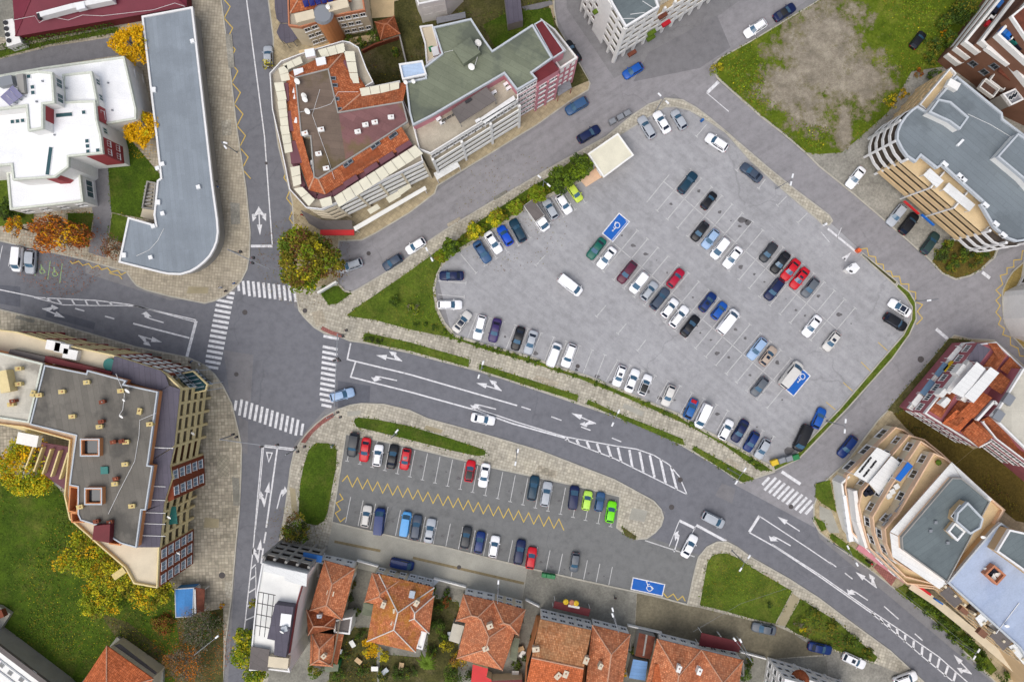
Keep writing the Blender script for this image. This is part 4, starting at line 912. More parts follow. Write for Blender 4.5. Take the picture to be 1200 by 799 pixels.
# ------------------------------------------------------------------ building kit
class Bld:
    def __init__(s, name, ref, label, cat='building', group=None, z=0.0):
        x, y = P(*ref); s.r = empty(name, (x, y, z), label, cat, group); s.chim = 0
    def put(s, n, mb, mats, parent=None, label=None): return mb.build(n, mats, parent or s.r, label=label)
    def walls(s, poly, z0, z1, mat, name='wall', cap=False):
        m = MB(); m.prism(poly, z0, z1, 0, cap=cap); return s.put(name, m, mat)
    def roof(s, poly, z, mat, par=None, ph=.35, pw=.3, name='roof', th=.0):
        m = MB(); p = ccw(poly)
        if th: m.prism(p, z-th, z, 0)
        else: m.sheet(p, z)
        o = s.put(name, m, mat)
        if par:
            m = MB(); m.ring(offset(p, -.06), pw, z-.4, z+ph); s.put('parapet', m, par, o)
        return o
    def block(s, px, h, wall, roof, par=None, z0=0.0, ph=.35, pw=.3, h0=None):
        """solid volume traced at its roof height"""
        p = ccw(PW(px, h)); s.walls(p, z0, h-.003, wall); return s.roof(p, h, roof, par, ph, pw), p
    def window(s, c, z, ang, w, h, frame='white_trim', glass='glass_dark', mull=1):
        key = (round(w, 2), round(h, 2), frame, glass, mull)
        if key not in WIN:
            f = MB(); t = .09
            for x0, x1, z0, z1 in ((-w/2, w/2, 0, t), (-w/2, w/2, h-t, h), (-w/2, -w/2+t, t, h-t), (w/2-t, w/2, t, h-t)):
                f.box(((x0+x1)/2, -.05, z0), (x1-x0, .1, z1-z0))
            for k in range(mull): f.box((-w/2+(k+1)*w/(mull+1), -.05, t), (t*.8, .09, h-2*t))
            f.box((0, -.08, -.05), (w+.2, .22, .05))
            p = MB(); p.add([(-w/2+t, -.03, t), (w/2-t, -.03, t), (w/2-t, -.03, h-t), (-w/2+t, -.03, h-t)], [(0, 1, 2, 3)])
            WIN[key] = (f.mesh('window', frame), p.mesh('pane', glass))
        fm, pm = WIN[key]; org = ORG[s.r]
        o = D.objects.new('window', fm); COL.objects.link(o); o.parent = s.r; o.location = (c[0]-org[0], c[1]-org[1], z-org[2]); o.rotation_euler = (0, 0, ang)
        q = D.objects.new('pane', pm); COL.objects.link(q); q.parent = o
    def windows(s, A, B, z0, nf, fh, n, w=1.3, h=1.4, frame='white_trim', glass='glass_dark', sill=.95, mull=1, t0=0., t1=1., skip=()):
        """A->B runs counter-clockwise round the building, so outwards is on the right"""
        ang = math.atan2(B[1]-A[1], B[0]-A[0])
        for f in range(nf):
            for i in range(n):
                if (f, i) in skip: continue
                t = t0+(t1-t0)*(i+.5)/n; s.window(lerp(A, B, t), z0+f*fh+sill, ang, w, h, frame, glass, mull)
    def outlook(s, p, z0, nf, fh, step=3.2, w=1.3, h=1.5, frame='white_trim', glass='glass_dark', skip=0):
        """windows along the walls that look towards the middle of the square"""
        for i in range(len(p)):
            A, B = p[i], p[(i+1) % len(p)]; L = dist(A, B); m = lerp(A, B, .5); nx, ny = (B[1]-A[1])/L, -(B[0]-A[0])/L
            if L > 2.6 and nx*m[0]+ny*m[1] < 0 and abs(m[0]) < 100 and abs(m[1]) < 68: s.windows(A, B, z0, nf, fh, max(1, int(L/step)), w, h, frame, glass, .6)
    def loggia(s, pts, z0, nf, fh, depth, par, floor, ph=1.0, cols=0, colmat=None, thick=.16, seg=None, ends=True, panel=None):
        """balcony decks with parapets along the open polyline pts (world, outer line, counter-clockwise); inwards is on the left"""
        q = list(pts); inner = []
        for i in range(len(q)):
            e1 = Vector(q[i])-Vector(q[i-1]) if i > 0 else Vector(q[1])-Vector(q[0]); e2 = Vector(q[i+1])-Vector(q[i]) if i < len(q)-1 else e1
            n = (Vector((-e1.y, e1.x)).normalized()+Vector((-e2.y, e2.x)).normalized()).normalized(); inner.append((q[i][0]+n.x*depth, q[i][1]+n.y*depth))
        for f in range(nf):
            z = z0+f*fh; m = MB()
            for i in range(len(q)-1):
                m.prism([q[i], q[i+1], inner[i+1], inner[i]], z-.18, z, 1, bottom=True)
            o = s.put('balcony', m, [par, floor])
            m = MB()
            for i in range(len(q)-1):
                a, b = Vector(q[i]), Vector(q[i+1]); d = (b-a).normalized(); n = Vector((-d.y, d.x))*thick
                m.prism([tuple(a-n*.1), tuple(b-n*.1), tuple(b+n), tuple(a+n)], z-.22, z+ph, 0, bottom=True)
            if ends:
                for a, b in ((q[0], inner[0]), (q[-1], inner[-1])): m.strip([a, b], thick, z+.002, z+ph-.003)
            s.put('parapet', m, par, o)
        if cols:
            tot = [0]
            for i in range(len(q)-1): tot.append(tot[-1]+dist(q[i], q[i+1]))
            for k in range(cols+1):
                t = tot[-1]*k/cols; i = max(j for j in range(len(q)-1) if tot[j] <= t+1e-6); a, b = q[i], q[i+1]; u = (t-tot[i])/max(1e-6, dist(a, b)); c = lerp(a, b, u); d = math.atan2(b[1]-a[1], b[0]-a[0])
                n = (-math.sin(d)*.16, math.cos(d)*.16)
                m = MB(); m.box((c[0]+n[0], c[1]+n[1], 0), (.42, .4, z0+nf*fh-.25), d); s.put('column', m, colmat or par)
        return inner
    def chimney(s, px, py, h, w=.8, l=1.1, hh=1.1, rot=.5, mat='chimney_render', pots=1):
        x, y = P(px, py, h+hh); f_ = .62 if mat != 'chimney_render' else .8; w *= f_; l *= f_; hh *= .85; m = MB(); m.box((x, y, h-.6), (l, w, hh+.6), rot); m.box((x, y, h+hh+.001), (l+.14, w+.14, .1), rot)
        o = s.put('chimney', m, mat); c, sn = math.cos(rot), math.sin(rot)
        for k in range(1): d = .12; m = MB(); m.cyl(x+d*c, y+d*sn, h+hh+.1, h+hh+.32, .11, 8); s.put('flue', m, ('terracotta_trim', 'chimney_brick', 'grey_wall')[int(px) % 3], o)
    def dish(s, px, py, h, r=.45, az=4.2):
        x, y = P(px, py, h+.8); m = MB(); m.cyl(x, y, h-.1, h+.8, .04, 6); o = s.put('satellite_mast', m, 'grey_metal')
        m = MB(); t = Vector((math.cos(az), math.sin(az), .9)).normalized(); u = t.cross(Vector((0, 0, 1))).normalized(); w = t.cross(u); c = Vector((x, y, h+.85)); n = 12
        for rr, dp in ((0.02, .0), (r*.55, .05), (r, .16)): m.v += [tuple(c+t*(dp+.05)+(u*math.cos(2*PI*k/n)+w*math.sin(2*PI*k/n))*rr) for k in range(n)]
        for j in range(2):
            for k in range(n): m.f.append([j*n+k, j*n+(k+1) % n, (j+1)*n+(k+1) % n, (j+1)*n+k]); m.m.append(0)
        m.sm = True; s.put('satellite_dish', m, 'dish_white', o)
    def front(s, a, c, h, mat, depth=2.5, nw=3, glass='glass_dark'):
        A, B = P(*a), P(*c); q = ccw([A, B, (B[0], B[1]-depth), (A[0], A[1]-depth)]); s.walls(q, 0, h, mat)
        s.windows(B, A, .2, max(1, int(h//2.8)), 2.8, nw, 1.1, 1.3, 'white_trim', glass, .9)
    def skylight(s, px, py, h, w, l, rot=0, frame='white_trim', glass='glass_teal', z=.12):
        x, y = P(px, py, h); m = MB(); m.box((x, y, h-.05), (w, l, z+.05), rot); o = s.put('skylight', m, frame)
        m = MB(); m.box((x, y, h+z+.001), (w-.16, l-.16, .015), rot); s.put('pane', m, glass, o)
    def unit(s, px, py, h, w=.9, l=.5, hh=.7, rot=0, mat='white_plastic', name='air_conditioner'):
        x, y = P(px, py, h+hh); m = MB(); m.box((x, y, h), (w, l, hh), rot); c, sn = math.cos(rot-PI/2), math.sin(rot-PI/2)
        o = s.put(name, m, mat); m = MB(); n = 10; R = min(w, hh)*.36
        ux, uy = math.cos(rot), math.sin(rot); bx, by = x+c*(l/2+.006), y+sn*(l/2+.006)
        m.add([(bx+ux*R*math.cos(2*PI*k/n), by+uy*R*math.cos(2*PI*k/n), h+hh/2+R*math.sin(2*PI*k/n)) for k in range(n)], [tuple(range(n))]); s.put('fan', m, 'black_metal', o)
    def slab(s, px, h, th, mat, name, z=None):
        m = MB(); m.prism(PW(px, h), h-th, h, 0, bottom=True); return s.put(name, m, mat)
    def canopy(s, px, h, mat, post='white_trim', name='canopy', th=.12, h2=None, posts=True, zb=0):
        """light roof on slender posts; h2 = height of the last two corners (a lean-to slope)"""
        n = len(px); hs = [h]*n
        if h2 is not None: hs[n//2:] = [h2]*(n-n//2)
        p = [P(x, y, q) for (x, y), q in zip(px, hs)]
        if area(p) < 0: p = p[::-1]; hs = hs[::-1]
        m = MB(); m.v = [(x, y, q) for (x, y), q in zip(p, hs)]+[(x, y, q-th) for (x, y), q in zip(p, hs)]
        m.f = [list(range(n)), list(range(2*n-1, n-1, -1))]+[[i+n, (i+1) % n+n, (i+1) % n, i] for i in range(n)]; m.m = [0]*len(m.f)
        o = s.put(name, m, mat)
        if posts:
            c = (sum(q[0] for q in p)/n, sum(q[1] for q in p)/n)
            for (x, y), q in zip(p, hs):
                a = lerp((x, y), c, .04); m = MB(); m.box((a[0], a[1], zb), (.1, .1, q-th-zb-.002)); s.put('post', m, post, o)
        return o
    def hip(s, px, he, hr, mat, ridge='ridge_tile', name='roof', gable=False, ridge_in=None, caps=True, over=0):
        """hipped roof over a quadrilateral of eave corners; ridge runs along the longer axis"""
        p = ccw(PW(px, he)); 
        if dist(p[0], p[1])+dist(p[2], p[3]) < dist(p[1], p[2])+dist(p[3], p[0]): p = p[1:]+p[:1]
        a, b, c, d = p; m1 = lerp(a, d, .5); m2 = lerp(b, c, .5); wd = (dist(a, d)+dist(b, c))/4; L = dist(m1, m2); t = 0 if gable else min(.48, (ridge_in if ridge_in is not None else wd*.95)/L)
        r1, r2 = lerp(m1, m2, t), lerp(m2, m1, t)
        A, B, Cc, Dd = [(x, y, he) for x, y in (a, b, c, d)]; R1, R2 = (*r1, hr), (*r2, hr); m = MB()
        def face(vs):
            o = len(m.v); m.v += vs; v = [Vector(q) for q in vs]; u = (v[1]-v[0]).normalized(); nn = (v[1]-v[0]).cross(v[-1]-v[0]).normalized(); w = nn.cross(u)
            m.uv[len(m.f)] = [((q-v[0]).dot(u), (q-v[0]).dot(w)) for q in v]; m.f.append(list(range(o, o+len(vs)))); m.m.append(0)
        face([A, B, R2, R1]); face([B, Cc, R2]); face([Cc, Dd, R1, R2]); face([Dd, A, R1])
        o = len(m.v); lo = [(x, y, he-.16) for x, y in p]; m.v += [A, B, Cc, Dd]+lo
        for i in range(4): m.uv[len(m.f)] = [(0, 0), (1, 0), (1, .2), (0, .2)]; m.f.append([o+4+i, o+4+(i+1) % 4, o+(i+1) % 4, o+i]); m.m.append(0)
        m.uv[len(m.f)] = [(0, 0)]*4; m.f.append([o+7, o+6, o+5, o+4]); m.m.append(0)
        ob = s.put(name, m, mat)
        if caps and ridge:
            m = MB(); up = lambda q: (q[0], q[1], q[2]+.04)
            m.tube([up(R1), up(R2)], .13, 6)
            if not gable:
                for q, e in ((A, R1), (Dd, R1), (B, R2), (Cc, R2)): m.tube([up(q), up(e)], .11, 6)
            s.put('ridge', m, ridge, ob)
        return ob
    def shed(s, px, h0, h1, mat, name='roof'):
        """single slope: first two corners at h0 (eave), last two at h1"""
        q = [(*P(*px[0], h0), h0), (*P(*px[1], h0), h0), (*P(*px[2], h1), h1), (*P(*px[3], h1), h1)]
        if area([(a[0], a[1]) for a in q]) < 0: q = [q[1], q[0], q[3], q[2]]
        m = MB(); v = [Vector(a) for a in q]; u = (v[1]-v[0]).normalized(); nn = (v[1]-v[0]).cross(v[3]-v[0]).normalized(); w = nn.cross(u)
        m.v = q+[(x, y, z-.14) for x, y, z in q]; m.uv[0] = [((a-v[0]).dot(u), (a-v[0]).dot(w)) for a in v]; m.f = [[0, 1, 2, 3]]; m.m = [0]
        for i in range(4): m.uv[len(m.f)] = [(0, 0), (1, 0), (1, .2), (0, .2)]; m.f.append([4+i, 4+(i+1) % 4, (i+1) % 4, i]); m.m.append(0)
        m.uv[len(m.f)] = [(0, 0)]*4; m.f.append([7, 6, 5, 4]); m.m.append(0)
        return s.put(name, m, mat)
    def wire(s, pts, h, r=.03, mat='white_trim', name='cable'):
        m = MB(); m.tube([(*P(x, y, h), h+.04) for x, y in pts], r, 5); s.put(name, m, mat)
    def box(s, px, py, z, d, rot, mat, name, mats2=None, taper=1.0):
        x, y = P(px, py, z+d[2]); m = MB(); m.box((x, y, z), d, rot, 0, taper); return s.put(name, m, mat)
WIN = {}
def awning_row(b, a, c, n, w, h, mat, drop=.35, gap=.05, name='awning'):
    """row of n sloping sheets from a to c (pixels at height h), w metres deep to the right of a->c (outwards for a CCW outline)"""
    A, B = P(*a, h), P(*c, h); L = dist(A, B); d = ((B[0]-A[0])/L, (B[1]-A[1])/L); o = (d[1], -d[0])
    for k in range(n):
        p = lerp(A, B, (k+gap/2)/n); q = lerp(A, B, (k+1-gap/2)/n); m = MB(); lo = [(p[0]+o[0]*w, p[1]+o[1]*w), (q[0]+o[0]*w, q[1]+o[1]*w)]
        m.v = [(*p, h), (*q, h), (*lo[1], h-drop), (*lo[0], h-drop)]; m.v += [(x, y, z-.05) for x, y, z in m.v]
        m.f = [[3, 2, 1, 0], [4, 5, 6, 7]]+[[i, (i+1) % 4, (i+1) % 4+4, i+4] for i in range(4)]; m.m = [0]*6; b.put(name, m, mat)

# ---- maroon roofed hall, top left
b = Bld('school_hall', (110, 10), 'long hall with plain maroon hipped roof and white ridge vent', 'building')
ea = [(8, -90), (18, 43), (219, 8), (214, -90)]
b.walls(offset(ccw(PW(ea, 3)), .15), 0, 2.9, 'wine_roof')
b.hip(ea, 3, 7, 'maroon_roof', 'maroon_roof')
m = MB(); m.strip([P(44, 18.5, 6), P(86, 7.5, 6), P(130, -3, 6.5)], .9, 4.6, 6.2); b.put('ridge_vent', m, 'white_trim'); b.box(94, 7, 5.5, (1.6, 1.2, .9), .25, 'white_plastic', 'vent_box')
b.box(45, 19, 5.5, (.5, 1.0, .75), .25, 'black_metal', 'vent_cap')
b.wire([(16, 24), (30, 21), (41, 19), (46, 27), (60, 20), (80, 24), (97, 18), (120, 19), (180, 12), (205, 4), (217, 8)], 4.3, .035)
b = Bld('cooling_plant', (16, 40), 'white rooftop platform with four dark fans beside the maroon hall', 'machine')
b.walls(PW([(4, 24), (15, 22), (25, 50), (8, 55)], 2.6), 0, 2.6, 'white_wall', 'housing', cap=True)
for x, y in ((6.5, 27), (7.5, 34), (8.8, 41), (10.5, 48)): m = MB(); c = P(x, y, 2.7); m.cyl(c[0], c[1], 2.6, 2.85, .42, 12); b.put('fan', m, 'black_metal')
# ---- white modern villa block
b = Bld('white_building', (70, 160), 'white stepped building with flat white roofs and red wall panels', 'building')
def wb(px, h, wall='white_wall', z0=0):
    o, p = b.block(px, h, wall, 'white_roof', 'verdigris_trim', z0, .3, .35); return p
wb([(-60, 100), (50, 80), (146, 67), (160, 128), (160, 140), (130, 145), (60, 150), (-60, 165)], 7)
c1, c2 = P(160, 140, 7), P(146, 67, 7); b.windows(c1, c2, 0, 2, 3.2, 3, 1.3, 1.8, 'white_trim', 'glass_teal')
wb([(74, 88), (108, 84.5), (115, 121), (113, 130), (76, 132)], 9.6, z0=6.9); b.windows(P(115, 121, 9.6), P(108, 84.5, 9.6), 6.9, 1, 2.4, 2, 1.2, 1.4, 'white_trim', 'glass_teal', .6)
wb([(-60, 132), (48, 121), (112, 118.5), (114, 140), (119, 160), (121, 180), (81, 184), (81, 196), (65, 208), (16, 211.5), (14, 193.5), (-60, 200)], 10)
A, B_ = P(121, 180, 10), P(119, 160, 10); m = MB(); n = .12
def panel(a, c, z0, z1, mat, h, t=.08):
    A, B_ = P(*a, h), P(*c, h); L = dist(A, B_); o = ((B_[1]-A[1])/L*t, -(B_[0]-A[0])/L*t); m = MB(); m.prism([A, B_, (B_[0]+o[0], B_[1]+o[1]), (A[0]+o[0], A[1]+o[1])], z0, z1, bottom=True); b.put('wall_panel', m, mat)
panel((121, 180), (119, 160), 2.5, 9.6, 'red_wall', 10); panel((100, 182.4), (121, 180.2), 2.5, 9.6, 'red_wall', 10); panel((115, 141), (112.5, 121), 6.9, 9.6, 'red_wall', 10)
panel((53, 209), (65, 208.2), 4.6, 9.6, 'red_wall', 10); panel((65, 208), (69, 204.5), 4.6, 9.6, 'red_wall', 10)
b.windows(P(121, 180, 10), P(119, 160, 10), 3, 2, 3.2, 2, 1.0, 1.2, 'white_trim', 'glass_dark'); b.windows(P(114.6, 141, 10), P(112.6, 121, 10), 6.9, 1, 3, 1, 1.4, 1.2, 'white_trim', 'glass_dark', .7)
b.windows(P(119, 160, 10), P(114.6, 141, 10), 6.5, 1, 3, 1, 1.1, 1.4, 'verdigris_trim', 'glass_teal')
wb([(9, 202), (94, 200.5), (98, 236.5), (13, 246)], 5.2); b.windows(P(98, 236.5, 5.2), P(94, 200.5, 5.2), .8, 1, 3, 1, 3.2, 2.4, 'white_trim', 'glass_teal', .6, 2); b.windows(P(13, 246, 5.2), P(98, 236.5, 5.2), .8, 1, 3, 4, 1.5, 1.5, 'white_trim', 'glass_dark', 1.4)
wb([(-60, 100), (29, 86), (45, 84), (62, 85.5), (64.5, 121), (51, 122.5), (51, 151), (34, 154), (31.5, 125), (-60, 136)], 13, z0=9.9)
b.windows(P(64.5, 121, 13), P(62, 85.5, 13), 9.9, 1, 3, 2, 1.6, 1.9, 'white_trim', 'glass_teal', .5)
panel((51, 140), (51, 123), 9.95, 12.4, 'red_wall', 13)
for x, y in ((34, 90), (38.5, 102.5), (39, 109)): b.skylight(x, y, 13, .75, .75, .1)
for x, y in ((15, 143), (21, 142.4), (27, 141.6)): b.skylight(x, y, 10, .75, .75, .1)
for x, y in ((98.5, 132), (102.3, 165.5), (103, 171.5), (103.5, 177.8), (115, 176.5)): b.skylight(x, y, 10, .75, .75, .1)
b.skylight(75.5, 135, 10, 3, .8, .09); b.skylight(58, 189, 10, .8, 5, -.13)
for k in range(3):
    a, c, d, e = (0, 114), (15, 100), (27, 112), (11, 124)
    b.canopy([lerp(a, c, k/3+.01), lerp(a, c, (k+1)/3-.01), lerp(e, d, (k+1)/3-.01), lerp(e, d, k/3+.01)], 14.6, 'solar_blue', 'grey_metal', 'solar_panel', .06, 14.0, zb=13)
b.box(24, 98, 13, (1.1, 3.2, .9), .1, 'grey_wall', 'plant_box'); b.box(6, 95, 13, (2.4, 1.6, 1.2), .2, 'grey_metal', 'water_tank')
for x, y in ((42, 119), (49, 95), (126, 97), (131, 129), (63, 158), (77, 103)): b.box(x, y, 13 if y < 120 and x < 60 else (7 if x > 110 else 10), (.25, .25, .35), 0, 'grey_metal', 'vent_pipe')
# ---- long low grey roofed pavilion
b = Bld('shopping_pavilion', (215, 200), 'long low pavilion with grey sheet roof, white edge and rounded corner', 'building')
pv = [(167, 20), (226, 9), (240, 130), (243.5, 160), (250, 218), (255.5, 258), (256.5, 272), (255, 283), (252, 291), (247, 300), (240, 307.5), (232, 314), (224, 318.5), (212, 322), (198, 321.5), (190, 320), (174, 316), (140, 307.5), (151, 255), (183, 264), (181, 252), (185, 212), (189, 209), (184, 164), (176, 96)]
b.walls(offset(ccw(PW(pv, 4.6)), .5), 0, 4.45, 'grey_wall'); b.roof(PW(pv, 4.6), 4.6, 'roof_slab_grey', 'white_trim', .3, .35, th=.3)
for x, y in ((179, 265), (184, 197), (232, 219), (176, 301.5), (190, 192), (225, 48), (190, 250)): b.box(x, y, 4.6, (.7, .7, .5), .3, 'white_plastic', 'roof_vent')
for x, y in ((180, 105), (185, 237), (145, 299)): b.box(x, y, 4.6, (.7, .9, .45), 0, 'white_plastic', 'air_conditioner')
b.wire([(160, 300), (175, 293), (185, 282), (192, 268)], 4.62, .04)
b = Bld('stair_well', (175, 245), 'sunken stairwell framed by low walls in the lawn beside the grey pavilion', 'stairs')
m = MB(); m.ring(PW([(172, 212), (183, 214), (180, 246), (166, 244)], 1), .25, 0, 1.1); b.put('wall', m, 'grey_wall'); m = MB(); m.sheet(PW([(172.5, 213), (182.5, 214), (179.5, 245), (167, 243)], .2), .21); b.put('stair_pit', m, 'loggia_floor')
m = MB(); m.prism(PW([(167, 244.5), (181.5, 246.5), (180, 258), (164.5, 254)], 1.2), 0, 1.2); b.put('landing', m, 'cream_wall')
for k in range(6): x, y = 171.5-.6*k+3, 218+4.2*k; b.box(x, y, .2, (1.6, .3, .15+.1*k), .1, 'grey_wall', 'step')
# ---- beige villa with solar roof, top
b = Bld('beige_house', (395, 15), 'beige house with orange tiled roof, solar panels and round stair tower', 'house')
bw = ccw(PW([(339, 31), (354, 33), (371, 27), (379, 23), (393, 19.5), (428, 13), (416, -60), (336, -60)], 9))
b.walls(bw, 0, 9, 'cream_wall', cap=False); b.roof(bw, 9.0, 'loggia_floor', 'terracotta_trim', .5, .25)
b.windows(P(354, 33, 9), P(371, 27, 9), .3, 3, 2.9, 2, 1.1, 1.4); b.windows(P(393, 19.5, 9), P(428, 13, 9), .3, 3, 2.9, 4, 1.0, 1.4, skip=((1, 3),))
b.hip([(340, 16), (412, 2), (412, -70), (338, -70)], 9.4, 12.6, 'tile_orange', 'ridge_tile')
for k in range(5): 
    m = MB(); px = [(354+7*k, 1-1.4*k), (360.4+7*k, -.2-1.4*k), (362.4+7*k, 7.4-1.4*k), (357+7*k, 8.8-1.4*k)]; hs = [11.2, 11.2, 10.4, 10.4]; m.v = [(*P(x, y, h), h) for (x, y), h in zip(px, hs)]; m.v += [(x, y, z-.07) for x, y, z in m.v]
    m.f = [[3, 2, 1, 0], [4, 5, 6, 7]]+[[i, (i+1) % 4, (i+1) % 4+4, i+4] for i in range(4)]; m.m = [0]*6; b.put('solar_panel', m, 'solar_blue')
c = P(378, 16, 11); m = MB(); m.cyl(c[0], c[1], 0, 10.6, 1.7, 18); b.put('stair_tower', m, 'orange_render'); m = MB(); m.cyl(c[0], c[1], 10.6, 11, 1.85, 18, 0, 1.5); b.put('tower_roof', m, 'grey_metal')
b.box(357, 19, 9.4, (3.4, 1.6, 1.6), .25, 'cream_wall', 'dormer'); b.box(396, 6, 9.4, (3.6, 1.6, 1.8), .25, 'cream_wall', 'dormer'); b.chimney(386, 9, 10.5, .7, .8, .9, .3)
b.dish(385, 8, 11)
b = Bld('cafe_canopy', (335, 30), 'dark slate canopy with scalloped edge beside the beige house', 'canopy')
b.canopy([(321, -20), (338, -20), (339, 10), (337, 27), (329, 27), (324, 22), (322, 10)], 3.0, 'canopy_slate', 'grey_metal'); b.canopy([(328, 28), (338, 28), (350, 38), (350, 44), (344, 49), (335, 51), (328, 46), (324, 38)], 2.7, 'canopy_slate', 'grey_metal')
b = Bld('garden_pavilion', (453, 33), 'small square pavilion with brown orange pyramid roof by the paved yard', 'pavilion')
b.walls(offset(ccw(PW([(439, 26), (462, 19), (469, 40), (446, 47)], 3)), .35), 0, 2.9, 'cream_wall'); b.hip([(439, 26), (462, 19), (469, 40), (446, 47)], 3, 4.8, 'tile_brown', 'terracotta_trim')
b = Bld('neighbour_house', (505, 3), 'corner of a white balcony house at the top edge', 'house')
b.block([(490, -40), (484, -8), (491, 6), (520, 0), (540, -20)], 8, 'white_wall', 'roof_concrete', 'white_trim'); b.loggia([P(491, 6, 8), P(520, 0, 8)], 2.5, 2, 2.8, 1.1, 'white_wall', 'loggia_floor', cols=2)
b = Bld('slate_shed', (600, 15), 'long shed with slate grey felt roof on the grass behind the green roof', 'shed')
b.block([(587, -40), (605, -40), (613, 24), (595, 29)], 3.2, 'grey_wall', 'canopy_slate', None)
b = Bld('tin_shed', (528, 20), 'lean-to with ribbed grey tin roof behind the green roofed block', 'shed'); b.canopy([(511, 21), (545, 14), (546, 21), (512, 28)], 3.2, 'tin_grey', 'grey_metal')
b = Bld('yard_wall', (455, 52), 'low brick garden wall behind the orange roofed block', 'wall'); m = MB(); m.strip(PW([(424, 60), (440, 52), (468, 43)], 1.2), .3, 0, 1.4); b.put('wall_body', m, 'chimney_brick'); 
b = Bld('yard_wall', (472, 66), 'grey concrete yard wall running down from the small pavilion', 'wall'); m = MB(); m.strip(PW([(468, 40), (476, 74), (478, 94)], 1.2), .25, 0, 1.7); b.put('wall_body', m, 'grey_wall')
# ---- orange roofed corner block
b = Bld('apartment_block', (420, 170), 'corner block with orange tile skirts round a brown flat roof', 'building')
HT = 14
ob = ccw(PW([(318, 88), (331, 74), (352, 66), (374, 59), (403, 50.5), (411, 52), (421, 58), (424, 66), (430, 82), (438, 98), (424, 106), (469, 97), (473, 118), (486, 148), (492, 176), (496, 190), (392, 240), (378, 246), (360, 244), (341, 223), (336, 197), (328, 160), (321, 130)], HT))
core = offset(ob, 1.3); b.walls(core, 0, HT-.25, 'cream_wall'); b.roof(ob, HT, 'loggia_floor', 'white_trim', .9, .16, 'terrace', th=.22)
def seg(pxs, h=HT): return PW(pxs, h)
b.loggia(seg([(392, 240), (496, 190)]), 2.9, 4, 2.8, 1.45, 'awning_white', 'loggia_floor', 1.0, 4, 'cream_wall'); b.loggia(seg([(341, 223), (360, 244), (378, 246), (392, 240)]), 2.9, 4, 2.8, 1.4, 'cream_wall', 'loggia_floor', 1.0)
b.loggia(seg([(318, 88), (321, 130), (328, 160), (336, 197), (341, 223)]), 2.9, 4, 2.8, 1.3, 'cream_wall', 'loggia_floor', 1.0, 6)
b.windows(offset(ob, 1.28)[0] if 0 else P(392+6, 240-10, HT), P(496-4, 190-8, HT), 0, 5, 2.8, 12, 1.5, 1.6, 'white_trim', 'glass_dark', .8)
# tile skirts: inner flat roof at 18, skirt foot at 14.6
fl = [(346, 91), (385, 81), (396.5, 132), (472, 119.5), (478, 143), (452, 160), (373, 210), (368, 208), (364, 160), (353, 159)]
HF = 17.2
b.roof(PW(fl, HF), HF, 'roof_brownflat', 'grey_wall', .18, .22); b.walls(PW(fl, HF), HT+.05, HF-.05, 'cream_wall')
m = MB(); m.sheet(PW([(397, 133.5), (471, 120.5), (477, 143), (452, 159), (405, 187), (401, 160)], HF), HF+.012); b.put('roof_patch', m, 'roof_plum')
def skirt(lo, hi, mat='tile_orange', hl=HT+.9, hh=HF-.05, ridge=True):
    for k in range(len(lo)-1): b.shed([lo[k], lo[k+1], hi[k+1], hi[k]], hl, hh, mat, 'tiled_slope')
skirt([(335, 85), (337, 130), (343, 165), (354, 200), (362, 223), (381, 228), (482, 168)], [(346, 92), (352, 140), (354, 160), (364, 196), (368, 208), (373, 210), (470, 148)])
skirt([(478, 96), (430, 104), (402, 62), (374, 68), (336, 86)], [(472, 119), (396.5, 131), (385, 81), (365, 86), (346, 92)])
m = MB()
for a, c in (((336, 86), (346, 92)), ((402, 62), (385, 81)), ((430, 104), (397, 132)), ((381, 227), (373, 210)), ((362, 222), (368, 208))): m.tube([(*P(*a, HT+.95), HT+1.0), (*P(*c, HF), HF+.05)], .14, 6)
b.put('ridge', m, 'ridge_tile')
# maroon gutters and dormers
m = MB(); m.strip(PW([(346, 192), (357, 221), (372, 231), (390, 228), (482, 172)], HT), .9, HT+.02, HT+.5); b.put('gutter_band', m, 'purple_brown')
for x, y, w, l, r in ((335.5, 108, .8, 3, .05), (340, 142, .8, 3.4, .12), (348, 178, 2.4, 3.8, .12), (405, 82, 1.0, 3.2, -.12), (436, 111, 3.2, .8, .2), (458, 105, 3.2, .8, .2), (453, 185, 2.8, .9, .56), (473, 172, 2.8, .9, .56), (435, 197, 2.6, .9, .56), (411, 212, 2.6, .9, .56)): b.box(x, y, HT+.1, (w, l, 1.4), r, 'purple_brown', 'dormer')
awning_row(b, (323, 78), (353, 68), 1, -2.2, HT+2, 'awning_cream') if 0 else None
# west awnings, read north to south
for px in ([(331, 76), (352, 66), (355, 74), (337, 82)], [(326, 80), (336, 76), (340, 94), (330, 96)], [(321, 97), (332, 96), (336, 117), (326, 119)], [(325, 119), (335, 117), (338, 147), (329, 148)], [(328, 148), (338, 147), (343, 178), (334, 180)], [(340, 196), (351, 194), (353, 216), (344, 219)], [(344, 221), (354, 219), (369, 234), (362, 242)], [(374, 234), (388, 230), (390, 240), (377, 243)], [(372, 59), (403, 50.5), (405, 61), (377, 68)], [(403, 60), (415, 60), (421, 98), (412, 98)], [(421, 104), (468, 96), (468, 104), (424, 115)], [(391, 231), (487, 170), (496, 180), (397, 243)]):
    L = max(dist(px[0], px[1]), dist(px[1], px[2])); n = max(1, round(L/11)); a, c, d, e = px
    if dist(a, c) < dist(c, d): a, c, d, e = c, d, e, a
    for k in range(n):
        t0, t1 = (k+.025)/n, (k+.975)/n
        b.canopy([lerp(a, c, t0), lerp(a, c, t1), lerp(e, d, t1), lerp(e, d, t0)], HT+1.75, 'awning_cream', name='awning', th=.06, posts=False)
